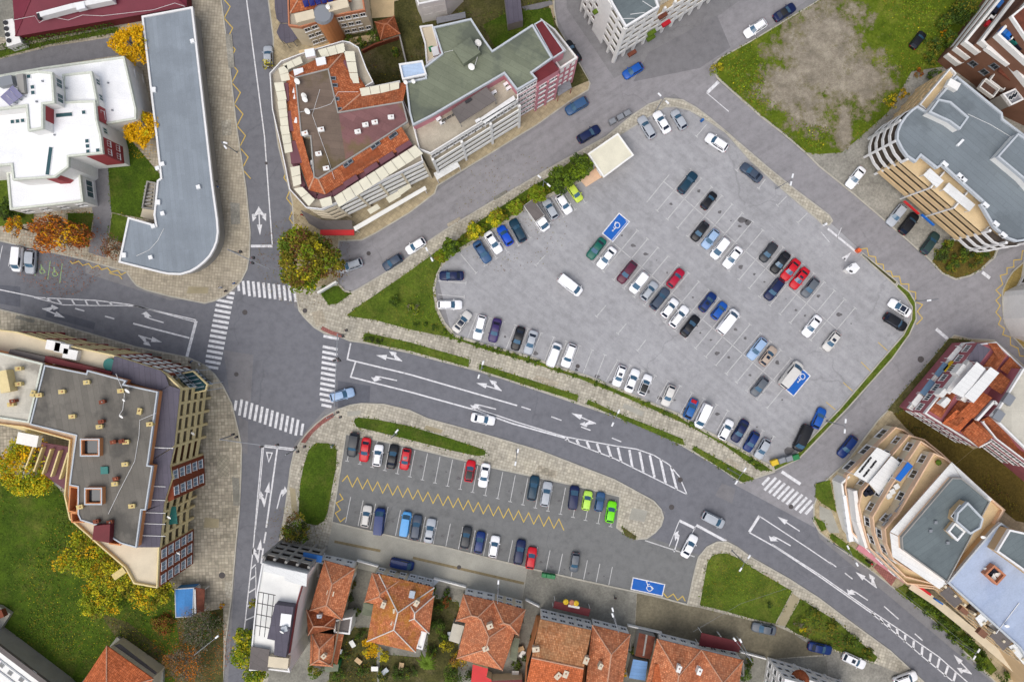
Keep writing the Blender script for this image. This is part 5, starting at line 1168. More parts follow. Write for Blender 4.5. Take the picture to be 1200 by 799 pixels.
for x, y in ((350, 85), (376, 72), (363, 62)): b.box(x, y, HT+1.6, (1.6, 1.3, .9), .2, 'white_plastic', 'chimney')
for x, y, r in ((419, 154, .2), (428, 146, .2), (439, 143, .2), (458, 137, .1), (376, 151.5, .2), (373, 180, .2), (382, 197, .2), (357, 156, .3)): b.chimney(x, y, HF, .9, 1.4, .8, r, 'white_wall', 2)
for x, y in ((345, 106), (346, 113), (347, 141), (365, 191), (366, 197)): b.unit(x, y, HT+1.8, .9, .5, .7, 1.3)
for x, y, r in ((391, 93, 0), (393, 101, 0), (398, 129, .1), (395, 117, 0), (406, 194, .6), (411, 190, .6), (438, 173, .6), (443, 169, .6), (459, 161, .6), (463, 158, .6)): b.skylight(x, y, HT+2.7, .9, .6, r, 'grey_metal', 'glass_dark', .45)
for x, y in ((357, 112), (358, 116), (361, 130), (349, 95)): b.dish(x, y, HF, .55)
b.wire([(350, 132), (374, 127), (388, 122), (396, 108), (420, 108)], HF+.1, .03); b.wire([(375, 105), (366, 135), (384, 185), (392, 210)], HF+.05, .03)
# street-level canopy and shop front
b.canopy([(352, 246), (378, 258), (412, 258), (414, 270), (376, 270), (362, 262)], 3.4, 'canopy_panel', 'grey_metal'); b.box(395, 272.5, 3.0, (6.2, 1.0, .5), .0, 'bright_red', 'shop_sign')
b.canopy([(414, 266), (498, 218), (500, 222), (416, 271)], 3.3, 'awning_white', 'white_trim')
for px in ([(430, 246), (442, 239), (446, 244), (434, 251)], [(452, 232), (466, 224), (470, 230), (456, 238)], [(466, 223), (480, 215), (482, 220), (469, 229)]): b.canopy(px, 5.4, 'awning_cream', posts=False, name='awning')
# ---- green roofed pink apartment block
b = Bld('apartment_block', (580, 90), 'pink apartment block with stained green flat roof and long balconies', 'building')
HG = 17
gr = [(508, 33), (552, 23), (568, 48), (577, 60.5), (624, 30), (647, 69), (623, 86), (629, 93), (606, 106.5), (591, 87), (506, 136.5), (484, 147.5), (480, 132), (476, 97), (499, 92), (497, 80), (518, 64)]
_, gp = b.block(gr, HG, 'pink_wall', 'roof_green', 'blue_trim', 0, .4, .28)
# terrace wing in front (lower storey flat, terraces and balconies)
HP = 14.2
tw = ccw(PW([(484, 147), (506, 136), (591, 87), (606, 107), (607, 118), (505, 181), (492, 176)], HP)); b.walls(offset(tw, [.0, 0, 0, 0, 0, .8, 0] if 0 else .05), 0, HP-.02, 'cream_wall'); b.roof(tw, HP, 'loggia_floor', 'white_wall', .9, .18, 'terrace')
fa = [P(505, 181, HP), P(607, 118, HP)]
b.loggia([(fa[0][0]+.35, fa[0][1]-.9), (fa[1][0]+.35, fa[1][1]-.9)], 2.9, 4, 2.8, 1.3, 'awning_white', 'loggia_floor', 1.0, 3, 'white_wall')
b.windows(fa[0], fa[1], 0, 5, 2.8, 12, 1.5, 1.6, 'white_trim', 'glass_dark', .8)
b.canopy([(529, 129), (570, 102), (582, 117), (539, 145)], HP+2.5, 'canopy_panel', 'grey_metal', zb=HP); b.box(549, 118, HP+2.5, (1.2, .5, .2), .55, 'black_metal', 'roof_hatch')
b.canopy([(562, 139), (602, 112), (605, 118), (568, 145)], HP+.9, 'tin_white', 'white_trim', zb=HP-3); b.canopy([(502, 169), (520, 162), (527, 171), (508, 181)], HP-2.4, 'tin_white', 'white_trim', zb=HP-5)
b.canopy([(518, 186), (560, 160), (562, 164), (520, 191)], 6.4, 'tin_white', posts=False, name='awning'); b.canopy([(508, 203), (536, 190), (539, 195), (512, 211)], 3.4, 'tin_white', 'white_trim')
for x, y in ((514, 139), (518, 143), (593, 98), (596, 103), (579, 108), (560, 141)): b.unit(x, y, HP, .9, .5, .7, .55)
for k in range(3): b.box(520+6*k, 140-3.4*k, HP+.9, (.9, .1, 1.1), .55, 'glass_dark', 'terrace_window')
b.windows(P(606, 106.5, HG), P(629, 93, HG), .4, 6, 2.75, 2, 1.9, 1.5, 'white_trim', 'glass_dark', .8, 2)
pk = P(629, 93, HG); b.block([(624, 86), (647, 71), (655, 82), (630, 97)], 16.2, 'pink_wall', 'wine_roof', None); b.windows(P(630, 97, 16.2), P(655, 82, 16.2), .4, 5, 2.75, 2, 2.4, 1.5, 'white_trim', 'glass_dark', .8, 2)
b.loggia([P(631, 98.4, 16), P(655.6, 83.6, 16)], 3.0, 4, 2.75, .9, 'pink_wall', 'loggia_floor', .9, 2, 'pink_wall')
b.block([(626, 29), (635.5, 23.5), (661, 60), (648, 68.5)], 16.7, 'pink_wall', 'wine_roof', 'blue_trim', 0, .1, .2)
sd = ccw(PW([(634, 24), (650, 36), (676, 69), (656, 82), (648, 70), (661, 60)], 13)); b.walls(offset(sd, .1), 0, 12.98, 'pink_wall'); b.roof(sd, 13, 'grey_wall', 'white_wall', .6, .3, 'terrace')
b.loggia([P(656, 82, 13), P(676, 69, 13)], 2.8, 4, 2.7, 1.1, 'awning_white', 'loggia_floor', 1.0, 3, 'pink_wall')
b.canopy([(652, 100), (668, 95), (670, 103), (654, 113)], 3.4, 'tin_grey', 'red_wall')
b.box(547, 59.5, HG, (3.4, 3.0, 1.5), .6, 'roof_green', 'roof_hatch'); b.dish(561, 50, HG, .6); b.dish(553, 78, HG, .6); b.wire([(561, 50), (561, 62), (557, 76), (553, 80)], HG+.3, .05); b.wire([(520, 62), (548, 55), (561, 52)], HG+.2, .03)
b.block([(468, 76), (495, 72), (500, 88), (472, 94)], 17.5, 'blue_trim', 'tin_pale', 'white_trim', 13)
for x, y in ((476, 96), (485, 95)): b.dish(x, y, HG, .4)
b = Bld('terrace_annex', (500, 50), 'low white terrace annex with stairs behind the green roofed block', 'building')
b.block([(492, 32), (507, 30), (517, 64), (500, 76), (498, 52)], 3.6, 'white_wall', 'cream_wall', 'white_trim'); b.box(510, 60, 3.6, (1.2, 1.6, 1.0), .3, 'white_plastic', 'water_tank'); b.box(505, 57, 3.6, (.8, .8, .6), .3, 'green_plastic', 'planter')
# ---- white balcony block, top
b = Bld('apartment_block', (740, 20), 'white apartment block with ribbons of arched balconies and grey roof', 'building')
HW = 16.5
wo = ccw(PW([(733, 33), (772, 9), (860, -46), (800, -140), (660, -90), (716, 8)], HW)); b.walls(offset(wo, 1.5), 0, HW-.3, 'white_wall')
rf = [(733, 33), (772, 9), (768, -2), (776, -60), (700, -30), (717, 6)]
b.roof(PW(rf, HW), HW, 'roof_teal', 'white_trim', .4, .35, th=.3)
b.loggia(PW([(733, 33), (772, 9)], HW), 2.9, 5, 2.72, 1.5, 'white_wall', 'loggia_floor', 1.05, 3, 'white_wall'); b.loggia(PW([(772, 9), (858, -45)], HW), 2.9, 4, 2.72, 1.5, 'white_wall', 'sand_terrace', 1.05, 7, 'white_wall')
b.loggia(PW([(716.5, 7), (733, 33)], HW), 2.9, 5, 2.72, 1.5, 'white_wall', 'loggia_floor', 1.05, 2, 'white_wall')
b.walls(PW([(706, -9), (716.3, 6.6), (722, 3), (712, -13)], HW), 0, HW-.02, 'white_wall', cap=True); b.loggia(PW([(690, -34), (706, -9)], HW), 2.9, 5, 2.72, 1.5, 'white_wall', 'rust_tin', 1.05, 3, 'white_wall')
b.roof(offset(ccw(PW([(772, 9), (858, -45), (800, -138), (770, -60)], 13.6)), .2), 13.6, 'loggia_floor', None)
for x, y in ((736, 22), (747, 16), (760, 6)): b.box(x, y, HW, (.08, 2.4, .02), 1.0+.1*x % 1, 'white_trim', 'roof_seam')
for x, y, z, mt in ((777, 18, 11.2, 'rust_tin'), (764, 38, 5.8, 'leaf_green'), (763, 44, 3, 'leaf_green'), (741, 62, 3, 'rust_tin'), (781, 27, 8.5, 'cloth_red'), (700, 12, 8.5, 'leaf_green')): b.box(x, y, z, (1.6, .7, .6), .56, mt, 'planter')
# ---- curved grey roofed apartment block, right
b = Bld('apartment_block', (1110, 190), 'apartment block with curved white balcony corners and flat blue grey roof', 'building')
HE = 12.6
co_ = [(1050, 164), (1050.5, 155), (1054, 146), (1060, 137), (1067, 130), (1074, 125)]
re = [(1074, 125), (1084, 131), (1120, 90), (1173, 133), (1174, 140), (1260, 205), (1215, 280), (1190, 283.5), (1180, 280), (1164, 267), (1148, 240), (1152, 238), (1103, 194), (1097, 198), (1078, 183), (1072, 190.5), (1062, 184), (1056, 176)]+co_[:-1]
rp = ccw(PW(re, HE)); b.walls(offset(rp, 1.2), 0, HE-.3, 'beige_wall'); b.roof(rp, HE, 'roof_bluegrey', 'blue_trim', .4, .35, th=.3)
out = lambda pxs, d=0: PW(pxs, HE-1)
cl = [(1074, 126), (1066, 129.5), (1059, 136), (1053, 145), (1049.5, 155), (1049, 165), (1055, 177), (1063, 187)]
cw = PW([(1072, 124), (1063, 128), (1054, 135), (1047.5, 145), (1044, 155), (1044, 165), (1047, 174), (1054, 184)], HE)
b.loggia(PW([(1074, 124.5), (1066, 128.5), (1058, 136), (1052, 145), (1049, 155), (1049.5, 165), (1055, 177), (1063, 187)], HE), 2.4, 4, 2.6, 1.6, 'white_trim', 'dark_floor', .6, 3, 'white_trim', .16)
sw = PW([(1061, 187), (1160, 272)], HE); d_ = ((sw[1][0]-sw[0][0])/dist(*sw), (sw[1][1]-sw[0][1])/dist(*sw)); 
b.loggia(sw, 2.2, 4, 2.3, 1.9, 'beige_wall', 'dark_floor', 1.05, 0, None, .2)
inn = [(x-d_[1]*1.8, y+d_[0]*1.8) for x, y in sw]
m = MB(); m.prism([sw[0], sw[1], (sw[1][0]-d_[1]*7, sw[1][1]+d_[0]*7), (sw[0][0]-d_[1]*7, sw[0][1]+d_[0]*7)][:2]+[(inn[1][0]-d_[1]*2.2, inn[1][1]+d_[0]*2.2), (inn[0][0]-d_[1]*2.2, inn[0][1]+d_[0]*2.2)], 10.0, 10.15, bottom=True); b.put('terrace', m, 'sand_terrace')
m = MB(); m.prism([inn[0], inn[1], (inn[1][0]-d_[1]*3, inn[1][1]+d_[0]*3), (inn[0][0]-d_[1]*3, inn[0][1]+d_[0]*3)], 0, 9.98); b.put('wall', m, 'beige_wall')
b.windows(inn[0], inn[1], 0, 4, 2.4, 13, 1.5, 1.7, 'white_trim', 'glass_dark', .7)
for t in (.36, .64): a = lerp(*sw, t); m = MB(); m.strip([(a[0]+d_[1]*.15, a[1]-d_[0]*.15), (a[0]-d_[1]*3.5, a[1]+d_[0]*3.5)], .25, 0, 11.2); b.put('fin_wall', m, 'white_trim')
b.canopy([(1082, 205), (1090, 197), (1106, 212), (1098, 220)], 11.6, 'tin_white', 'white_trim', zb=10.15); b.canopy([(1105, 222), (1112, 214), (1143, 240), (1136, 248)], 11.6, 'tin_white', 'white_trim', zb=10.15)
wq = [(x-d_[1]*-1.15*-1, y+d_[0]*1.15) for x, y in PW([(1103, 194), (1152, 238)], HE)]; b.windows(wq[0], wq[1], 10.1, 1, 2, 7, 1.2, 1.6, 'white_trim', 'glass_teal', .2)
b.loggia(PW([(1160, 271), (1172, 282), (1186, 288), (1200, 287), (1225, 275)], HE), 2.4, 4, 2.6, 1.5, 'white_trim', 'dark_floor', .6, 3, 'white_trim', .16)
b.box(1069, 243, 3.2, (3.6, .2, .6), -.72, 'bright_red', 'shop_sign'); b.box(1088, 257.5, 3.2, (3, .2, .6), -.72, 'blue_fabric', 'shop_sign')
b.block([(1099, 117), (1113, 120), (1134, 138), (1124, 152), (1112, 143), (1088, 132)], 14.6, 'white_wall', 'roof_bluegrey', 'blue_trim', HE); b.block([(1168, 184), (1192, 157), (1250, 196), (1225, 240), (1199, 210)], 14.6, 'white_wall', 'roof_bluegrey', 'blue_trim', HE)
nwb = PW([(1112, 81), (1118, 88), (1084, 131), (1076, 124)], 11); b.walls(nwb, 0, 10.98, 'beige_wall'); b.roof(nwb, 11, 'sand_terrace', 'white_trim', .7, .2, 'terrace')
b.loggia(PW([(1110, 82), (1074, 124)], 11), 2.4, 3, 2.6, 1.2, 'beige_wall', 'loggia_floor', 1.2, 4, 'beige_wall')
for x, y in ((1108, 192), (1126, 206), (1130, 210), (1156, 240), (1168, 262), (1177, 275)): b.unit(x, y, HE, 1.1, .6, .8, -.7)
b.box(1118, 99, HE, (2.0, 1.3, 1.2), -.5, 'white_wall', 'roof_hatch'); b.box(1126, 167, HE, (1.4, .4, .5), .8, 'white_plastic', 'roof_vent'); b.wire([(1134, 134), (1160, 146), (1190, 164)], HE+.02, .04)
# ---- brown terraced block, top right
b = Bld('apartment_block', (1165, 60), 'brown apartment block with stepped terraces and white parapets, top right', 'building')
for h, z, px in ((3, 0, [(1107, 66), (1121, 77), (1165, 60), (1240, -40), (1190, -44)]), (5.6, 0, [(1117, 58), (1133, 70), (1170, 52), (1245, -50), (1202, -52)]), (8.2, 0, [(1127, 51), (1144, 64), (1176, 46), (1250, -52), (1214, -56)]), (10.6, 0, [(1146, 50), (1155, 57), (1182, 77), (1210, 112), (1290, 150), (1340, 60), (1260, -60), (1228, -56)]), (14, 10.6, [(1165, 43), (1200, 75), (1300, 150), (1350, 60), (1280, -20), (1226, -24)])):
    p = ccw(PW(px, h)); b.walls(p, z, h-.003, 'brown_wall'); b.roof(p, h, 'umber_floor', 'white_wall', .95, .42, 'terrace')
b.windows(P(1155, 57, 10.6), P(1182, 77, 10.6), 3.4, 2, 3, 2, 1.3, 1.6, 'grey_metal', 'glass_dark', skip=((1, 0),))
m = MB(); m.strip(PW([(1156, 55), (1183, 75)], 11.4), .7, 10.62, 11.6); b.put('parapet', m, 'white_wall')
b.block([(1184, 20), (1206, 2), (1270, 50), (1250, 90), (1204, 50)], 16.8, 'brown_wall', 'rust_tin', 'white_wall', 14)
b.slab([(1172, 76), (1184, 84), (1200, 92), (1186, 96), (1170, 84)], 8.6, .3, 'rust_tin', 'lean_to_roof')
for x, y, mt in ((1177, 36, 'cloth_blue'), (1183, 41, 'blue_fabric'), (1188, 44, 'awning_white'), (1191, 47, 'teal_plastic'), (1197, 53, 'cloth_dark')): b.box(x, y, 14, (1.2, .9, .8), -.7, mt, 'laundry_rack')
for x, y, mt in ((1160, 26, 'cloth_red'), (1166, 14, 'cloth_dark'), (1172, 4, 'cloth_blue'), (1163, 20, 'awning_white')): b.box(x, y, 8.25, (1.5, .8, .7), .9, mt, 'laundry_rack')
for x, y, z in ((1160, 103, 5.4), (1172, 95, 5.4), (1176, 106, 3), (1187, 100, 3)): c = P(x, y, z+1); d = -.64; q = [(c[0]+u*math.cos(d)-v*math.sin(d), c[1]+u*math.sin(d)+v*math.cos(d)) for u, v in ((-1.6, -1), (1.6, -1), (1.6, 1), (-1.6, 1))]; m = MB(); m.ring(q, .2, z, z+1); b.put('parapet', m, 'white_wall'); m = MB(); m.prism(offset(q, .19), z, z+.15, bottom=True); b.put('balcony', m, 'umber_floor')
b.block([(1174, 111), (1190, 104), (1199, 117), (1184, 124)], 8, 'grey_wall', 'tin_grey', 'white_trim')
for k in range(3): b.skylight(1182+4*k, 116-2.4*k, 8, .5, 1.3, -.5, 'white_trim', 'glass_dark')
# ---- small rounded block, right edge
b = Bld('apartment_block', (1196, 345), 'rounded white block with bay windows at the right edge', 'building')
rb = [(1200, 302), (1196, 325), (1187, 342), (1184, 352), (1184, 372), (1188, 388), (1198, 400), (1290, 430), (1290, 280)]
rbp = ccw(PW(rb)); b.walls(rbp, 0, 5.8, 'white_wall'); b.roof(rbp, 5.81, 'white_roof', 'terracotta_trim', .5, .5)
for a, c in (((1187, 342), (1184, 352)), ((1184, 352), (1184, 372)), ((1184, 372), (1188, 388)), ((1188, 388), (1198, 400)), ((1196, 325), (1187, 342))): b.windows(P(*a), P(*c), .3, 2, 2.8, 2, 1.2, 1.5, 'white_trim', 'glass_dark', .8, 0)
b.block([(1212, 344), (1214, 338), (1290, 300), (1290, 420), (1222, 394), (1212, 372)], 9, 'white_wall', 'roof_concrete', 'white_trim')
# ---- pink block with stepped tile roofs, right
b = Bld('apartment_block', (1130, 460), 'rose pink block with stepped orange tile roofs and white glass canopies', 'building')
lo = [(1083, 484), (1148, 403), (1166, 401), (1197, 430), (1300, 470), (1300, 614), (1215, 550), (1166, 514), (1147, 524)]
lp = ccw(PW(lo, 8)); b.walls(lp, 0, 7.98, 'rose_wall'); b.roof(lp, 8, 'rose_wall', 'white_trim', .35, .25)
A, B_ = P(1148, 403, 8), P(1083, 484, 8); b.windows(A, B_, .3, 2, 3.3, 7, 1.5, 1.6, 'white_trim', 'glass_dark', .9, 2); b.windows(P(1083, 484, 8), P(1147, 524, 8), .3, 2, 3.3, 6, 1.4, 1.5, 'white_trim', 'glass_dark', .9)
b.block([(1151, 494), (1162, 488), (1203, 528), (1300, 590), (1300, 622), (1216, 551), (1167, 514)], 11, 'rose_wall', 'tile_brown', 'white_trim', 0, .2, .2); b.windows(P(1167, 514, 11), P(1216, 551, 11), .3, 3, 3.3, 6, 1.5, 1.6, 'white_trim', 'glass_dark', .9)
# projecting ground storey strip along the street with its lean-to roofs
st = ccw(PW([(1064, 478), (1128, 402), (1140, 401), (1146, 404), (1080, 486)], 3.6)); b.walls(st, 0, 3.58, 'rose_wall'); b.roof(st, 3.6, 'white_wall', 'white_trim', .3, .2)
for px, mt in (([(1110, 420), (1123, 405), (1128, 408), (1115, 423)], 'tin_white'), ([(1095, 438), (1106, 424), (1112, 428), (1100, 442)], 'glass_blue'), ([(1105, 433), (1115, 422), (1118, 424), (1108, 436)], 'yellow_plastic'), ([(1078, 460), (1090, 444), (1096, 448), (1084, 464)], 'glass_blue'), ([(1068, 472), (1077, 461), (1082, 465), (1073, 477)], 'tin_white')): b.canopy(px, 4.6, mt, 'white_trim', zb=3.6)
# tile skirts
b.shed([(1089, 481), (1112, 453), (1121, 460), (1103, 490)], 8.5, 10.2, 'tile_orange', 'tiled_slope')
b.shed([(1106, 492), (1126, 466), (1141, 477), (1122, 500)], 8.6, 11, 'tile_orange', 'tiled_slope')
b.shed([(1126, 506), (1147, 524), (1161, 513), (1141, 494)], 8.6, 11.2, 'tile_orange', 'tiled_slope')
b.shed([(1104, 496), (1124, 506), (1139, 490), (1121, 480)], 8.7, 10.6, 'tile_new', 'tiled_slope')
b.shed([(1128, 507), (1143, 490), (1164, 512), (1148, 523)], 9.6, 11.4, 'tile_orange', 'tiled_slope')
b.shed([(1120, 488), (1150, 458), (1163, 466), (1141, 490)], 10.8, 12.2, 'tile_new', 'tiled_slope')
b.shed([(1152, 430), (1166, 411), (1178, 418), (1164, 440)], 9, 11, 'tile_orange', 'tiled_slope'); b.shed([(1172, 432), (1184, 418), (1197, 432), (1188, 444)], 9, 11, 'tile_orange', 'tiled_slope')
b.shed([(1158, 402), (1168, 402), (1180, 418), (1170, 420)], 8.5, 10.4, 'tile_orange', 'tiled_slope'); b.shed([(1158, 452), (1172, 436), (1186, 447), (1174, 462)], 10.4, 12, 'tile_brown', 'tiled_slope')
b.canopy([(1146, 402), (1161, 409), (1148, 426), (1133, 421)], 10.4, 'canopy_slate', 'rose_wall', zb=8); 
b.canopy([(1145, 424), (1155, 432), (1129, 466), (1114, 459)], 11.8, 'tin_white', 'white_trim', zb=8); b.canopy([(1161, 430), (1171, 437), (1141, 472), (1130, 464)], 12.0, 'tin_white', 'white_trim', zb=8)
for a, c in (((1140, 425), (1112, 460)), ((1158, 433), (1130, 470))): m = MB(); m.strip(PW([a, c], 10), 1.0, 8, 9.6); b.put('balcony', m, 'white_wall')
for px in ([(1102, 473), (1110, 465), (1115, 469), (1107, 478)], [(1100, 462), (1107, 455), (1112, 458), (1105, 466)], [(1120, 437), (1129, 426), (1133, 429), (1124, 441)]): b.block(px, 10, 'white_wall', 'tin_white', None, 8)
up = [(1161, 487), (1170, 477), (1198, 432), (1300, 480), (1300, 590), (1203, 528)]
b.block(up, 13, 'rose_wall', 'roof_concrete', 'white_trim', 7.9); b.shed([(1150, 492), (1200, 530), (1203, 522), (1163, 486)], 11, 12.9, 'tile_brown', 'tiled_slope')
m = MB(); m.strip(PW([(1144, 492), (1164, 470), (1170, 476)], 12), .4, 11.6, 12.4); b.put('gutter_band', m, 'white_trim')
b.box(1183, 468, 13, (1.5, 1.8, .9), -.6, 'grey_metal', 'roof_hatch'); b.box(1171, 487, 13, (1.5, 1.8, .8), -.6, 'grey_metal', 'roof_hatch')
# ---- terraced sand-coloured block
b = Bld('apartment_block', (1070, 600), 'sand coloured block stepping down in curved terraces below a teal grey roof', 'building')
far = [(1168, 610), (1140, 680)]
T = [(3.4, [(1047, 500), (1056, 503), (1077, 517), (1170, 600), (1112, 690), (1074, 686), (1012, 640), (996, 622), (988, 570), (990, 556)]),
     (6.4, [(1062, 509), (1080, 514), (1100, 530), (1172, 598), (1116, 688), (1060, 682), (1016, 640), (1008, 612), (1004, 590), (1008, 574)]),
     (9.4, [(1076, 516), (1091, 526), (1110, 542), (1174, 596), (1118, 690), (1058, 674), (1030, 646), (1022, 622), (1020, 604), (1040, 570)]),
     (12.3, [(1091, 530), (1104, 536), (1120, 548), (1172, 596), (1120, 690), (1062, 666), (1044, 654), (1036, 636), (1034, 618), (1050, 600), (1070, 566)])]
TN = ['sand_terrace', 'sand_terrace', 'sand_terrace', 'sand_terrace']
z0 = 0
for h, px in T:
    p = ccw(PW(px, h)); b.walls(p, z0, h-.003, 'cream_wall'); b.roof(p, h, 'sand_terrace', 'peach_trim', .95, .22, 'terrace'); b.outlook(p, z0, 1, 3, 2.9, 1.6, 1.9, 'white_trim', 'glass_dark') if z0 else b.outlook(p, .2, 1, 3, 4, 2.2, 2.2); z0 = h
b.canopy([(1043, 623), (1062, 602), (1115, 542), (1126, 560), (1115, 560), (1056, 629)], 15.4, 'tin_white', 'white_trim', zb=12.3, posts=False); b.canopy([(1115, 541), (1163, 585), (1158, 590), (1126, 559)], 15.5, 'tin_white', 'white_trim', zb=12.3, posts=False); b.canopy([(1043, 624), (1056, 630), (1058, 644), (1108, 680), (1101, 690), (1046, 652)], 15.3, 'tin_white', 'white_trim', posts=False)
b.block([(1115, 560), (1126, 560), (1159, 587), (1109, 681), (1057, 643), (1056, 629)], 16.4, 'peach_trim', 'roof_teal', 'grey_wall', 12.3, .3, .18)
b.block([(1121, 600), (1133, 588), (1151, 607), (1148, 618), (1136, 625), (1119, 610)], 18.6, 'tan_wall', 'roof_teal', 'blue_trim', 16.4); b.block([(1110, 622), (1118, 612), (1130, 622), (1121, 633)], 17.6, 'tan_wall', 'roof_teal', 'white_trim', 16.4)
for k in range(3): b.skylight(1118+3.4*k, 604-4.5*k, 18, .8, .9, -.7, 'white_trim', 'glass_dark')
for x, y in ((1091, 622), (1097, 612), (1111, 636)): b.box(x, y, 16.4, (.5, .5, .4), 0, 'grey_metal', 'roof_vent')
# white slotted canopy, blue awning and terrace furniture
b.canopy([(1000, 556), (1028, 524), (1044, 532), (1018, 566)], 7.6, 'tin_white', 'white_trim', zb=3.4)
for x, y in ((1009, 551), (1016, 542), (1014, 556), (1022, 546)): 
    for k in range(2): b.box(x+3*k, y-4*k, 7.6, (1.0, .35, .06), .86, 'black_metal', 'roof_slot')
b.canopy([(1018, 566), (1045, 534), (1060, 546), (1031, 581)], 8.4, 'tin_white', 'white_trim', zb=6.4)
b.canopy([(1049, 561), (1064, 541), (1070, 546), (1055, 564)], 11.3, 'blue_fabric', 'white_trim', 'awning', zb=9.4)
for x, y, z in ((1067, 528, 6.4), (1063, 533, 6.4), (1079, 540, 9.4), (1083, 535, 9.4), (1058, 588, 12.3), (1053, 596, 12.3), (1042, 606, 12.3), (1038, 612, 12.3)): b.box(x, y, z, (1.5, .3, .3), .85, 'grey_metal', 'terrace_window')  # grey bars standing for the slots and railings in the terrace walls
for x, y, z in ((1084, 544, 9.4), (1078, 550, 9.4), (1072, 558, 9.4), (1063, 566, 9.4), (1097, 541, 12.3)):
    m = MB(); c = P(x, y, z); m.lathe([(.25, z), (.35, z+.4), (.3, z+.42)], *c, 8); o = b.put('planter', m, 'terracotta_trim'); m = MB(); m.lathe([(.05, z+.4), (.45, z+.55), (.55, z+.85), (.3, z+1.2), (.02, z+1.3)], *c, 7); b.put('shrub', m, 'leaf_green', o)
for x, y in ((1018, 573), (1021, 577), (1016, 578), (1051, 570), (1046, 576), (1042, 581)): b.box(x, y, 6.4 if x < 1030 else 9.4, (.9, .9, .75), .5, 'cloth_dark' if x < 1030 else 'awning_white', 'terrace_table')
m = MB(); m.strip(PW([(993, 557), (984, 565), (989, 600), (996, 624), (1006, 636)], 3.2), .35, 0, 4.2); b.put('terrace_wall', m, 'white_wall'); m = MB(); m.strip(PW([(1000, 574), (1004, 610), (1014, 640)], 6), .7, 3.4, 6.8); b.put('terrace_wall', m, 'white_wall')
for k in range(6): x, y = 991+1.2*k, 585+9*k; b.box(x, y, 3.4, (.8, 1.4, .9), .2, 'white_plastic', 'terrace_furniture')
b.box(1066, 679, 3.1, (9.6, .4, .9), -.62, 'bright_red', 'shop_sign')
m = MB(); m.strip(PW([(1006, 640), (1040, 664), (1062, 680)], 3.3), 1.2, 2.9, 3.2); b.put('shop_canopy', m, 'pink_wall')
# ---- light blue roofed block
b = Bld('apartment_block', (1160, 690), 'apartment block with pale blue flat roof and cluttered sand balconies', 'building')
HL = 14.5
lb = [(1110, 682), (1163, 620), (1172, 612), (1300, 700), (1260, 860), (1194, 758)]
lp = ccw(PW(lb, HL)); b.walls(offset(lp, .3), 0, HL-.05, 'tan_wall'); b.roof(lp, HL, 'roof_skyblue', 'blue_trim', .3, .3, th=.04)
A, B_ = P(1104, 686, HL-1), P(1192, 768, HL-1); d_ = ((B_[0]-A[0])/dist(A, B_), (B_[1]-A[1])/dist(A, B_)); A2 = lerp(A, B_, -.12); B2 = lerp(A, B_, 1.3)
b.loggia([A2, B2], 2.9, 4, 2.9, 3.0, 'tan_wall', 'sand_terrace', .95, 11, 'cream_wall'); ins = [(x-d_[1]*2.6, y+d_[0]*2.6) for x, y in (A2, B2)]
b.windows(ins[0], ins[1], 0, 5, 2.9, 14, 1.5, 1.7, 'white_trim', 'glass_dark', .7)
for px, mt in (([(1101, 695), (1112, 687), (1128, 704), (1119, 712)], 'canopy_panel'), ([(1160, 745), (1170, 736), (1186, 752), (1176, 762)], 'canopy_panel'), ([(1182, 757), (1194, 752), (1214, 776), (1203, 782)], 'tin_white'), ([(1090, 680), (1103, 688), (1110, 684), (1098, 675)], 'tin_white'), ([(1143, 724), (1150, 718), (1158, 726), (1150, 734)], 'tin_white')): b.canopy(px, HL-.6, mt, 'white_trim', zb=HL-3.4, posts=False)
for x, y, mt in ((1131, 715, 'brown_wall'), (1140, 715, 'dark_floor'), (1165, 733, 'white_plastic'), (1152, 742, 'brown_wall')): b.box(x, y, HL-3, (1.5, 1.1, .9), -.7, mt, 'balcony_cupboard')
b.box(1101, 705, 3, (1.6, .3, 1.2), -.6, 'cloth_blue', 'shop_sign')
m = MB(); m.strip(PW([(1068, 686), (1098, 706), (1140, 740), (1200, 792)], 3.4), 1.4, 3.0, 3.25); b.put('shop_canopy', m, 'cream_wall')
b.block([(1167, 645), (1182, 620), (1200, 624), (1240, 640), (1215, 680), (1194, 664)], 17, 'tan_wall', 'roof_teal', 'white_trim', HL)
m = MB(); m.ring(PW([(1151, 671), (1162, 660), (1176, 672), (1165, 684)], 15), .3, HL, HL+1.3); b.put('light_shaft', m, 'terracotta_trim')
for k in range(5): b.box(1158+3*k, 668+(k % 3)*4, HL, (1.1, .8, .5), k, 'awning_white' if k % 2 == 0 else 'cloth_dark', 'stored_clutter')
b.canopy([(1150, 611), (1160, 603), (1168, 612), (1158, 622)], 12, 'tin_grey', 'grey_metal', zb=0); b.wire([(1167, 742), (1194, 706)], HL+.1, .08); b.dish(1180, 732, HL, .4); b.dish(1152, 628, HL, .4)
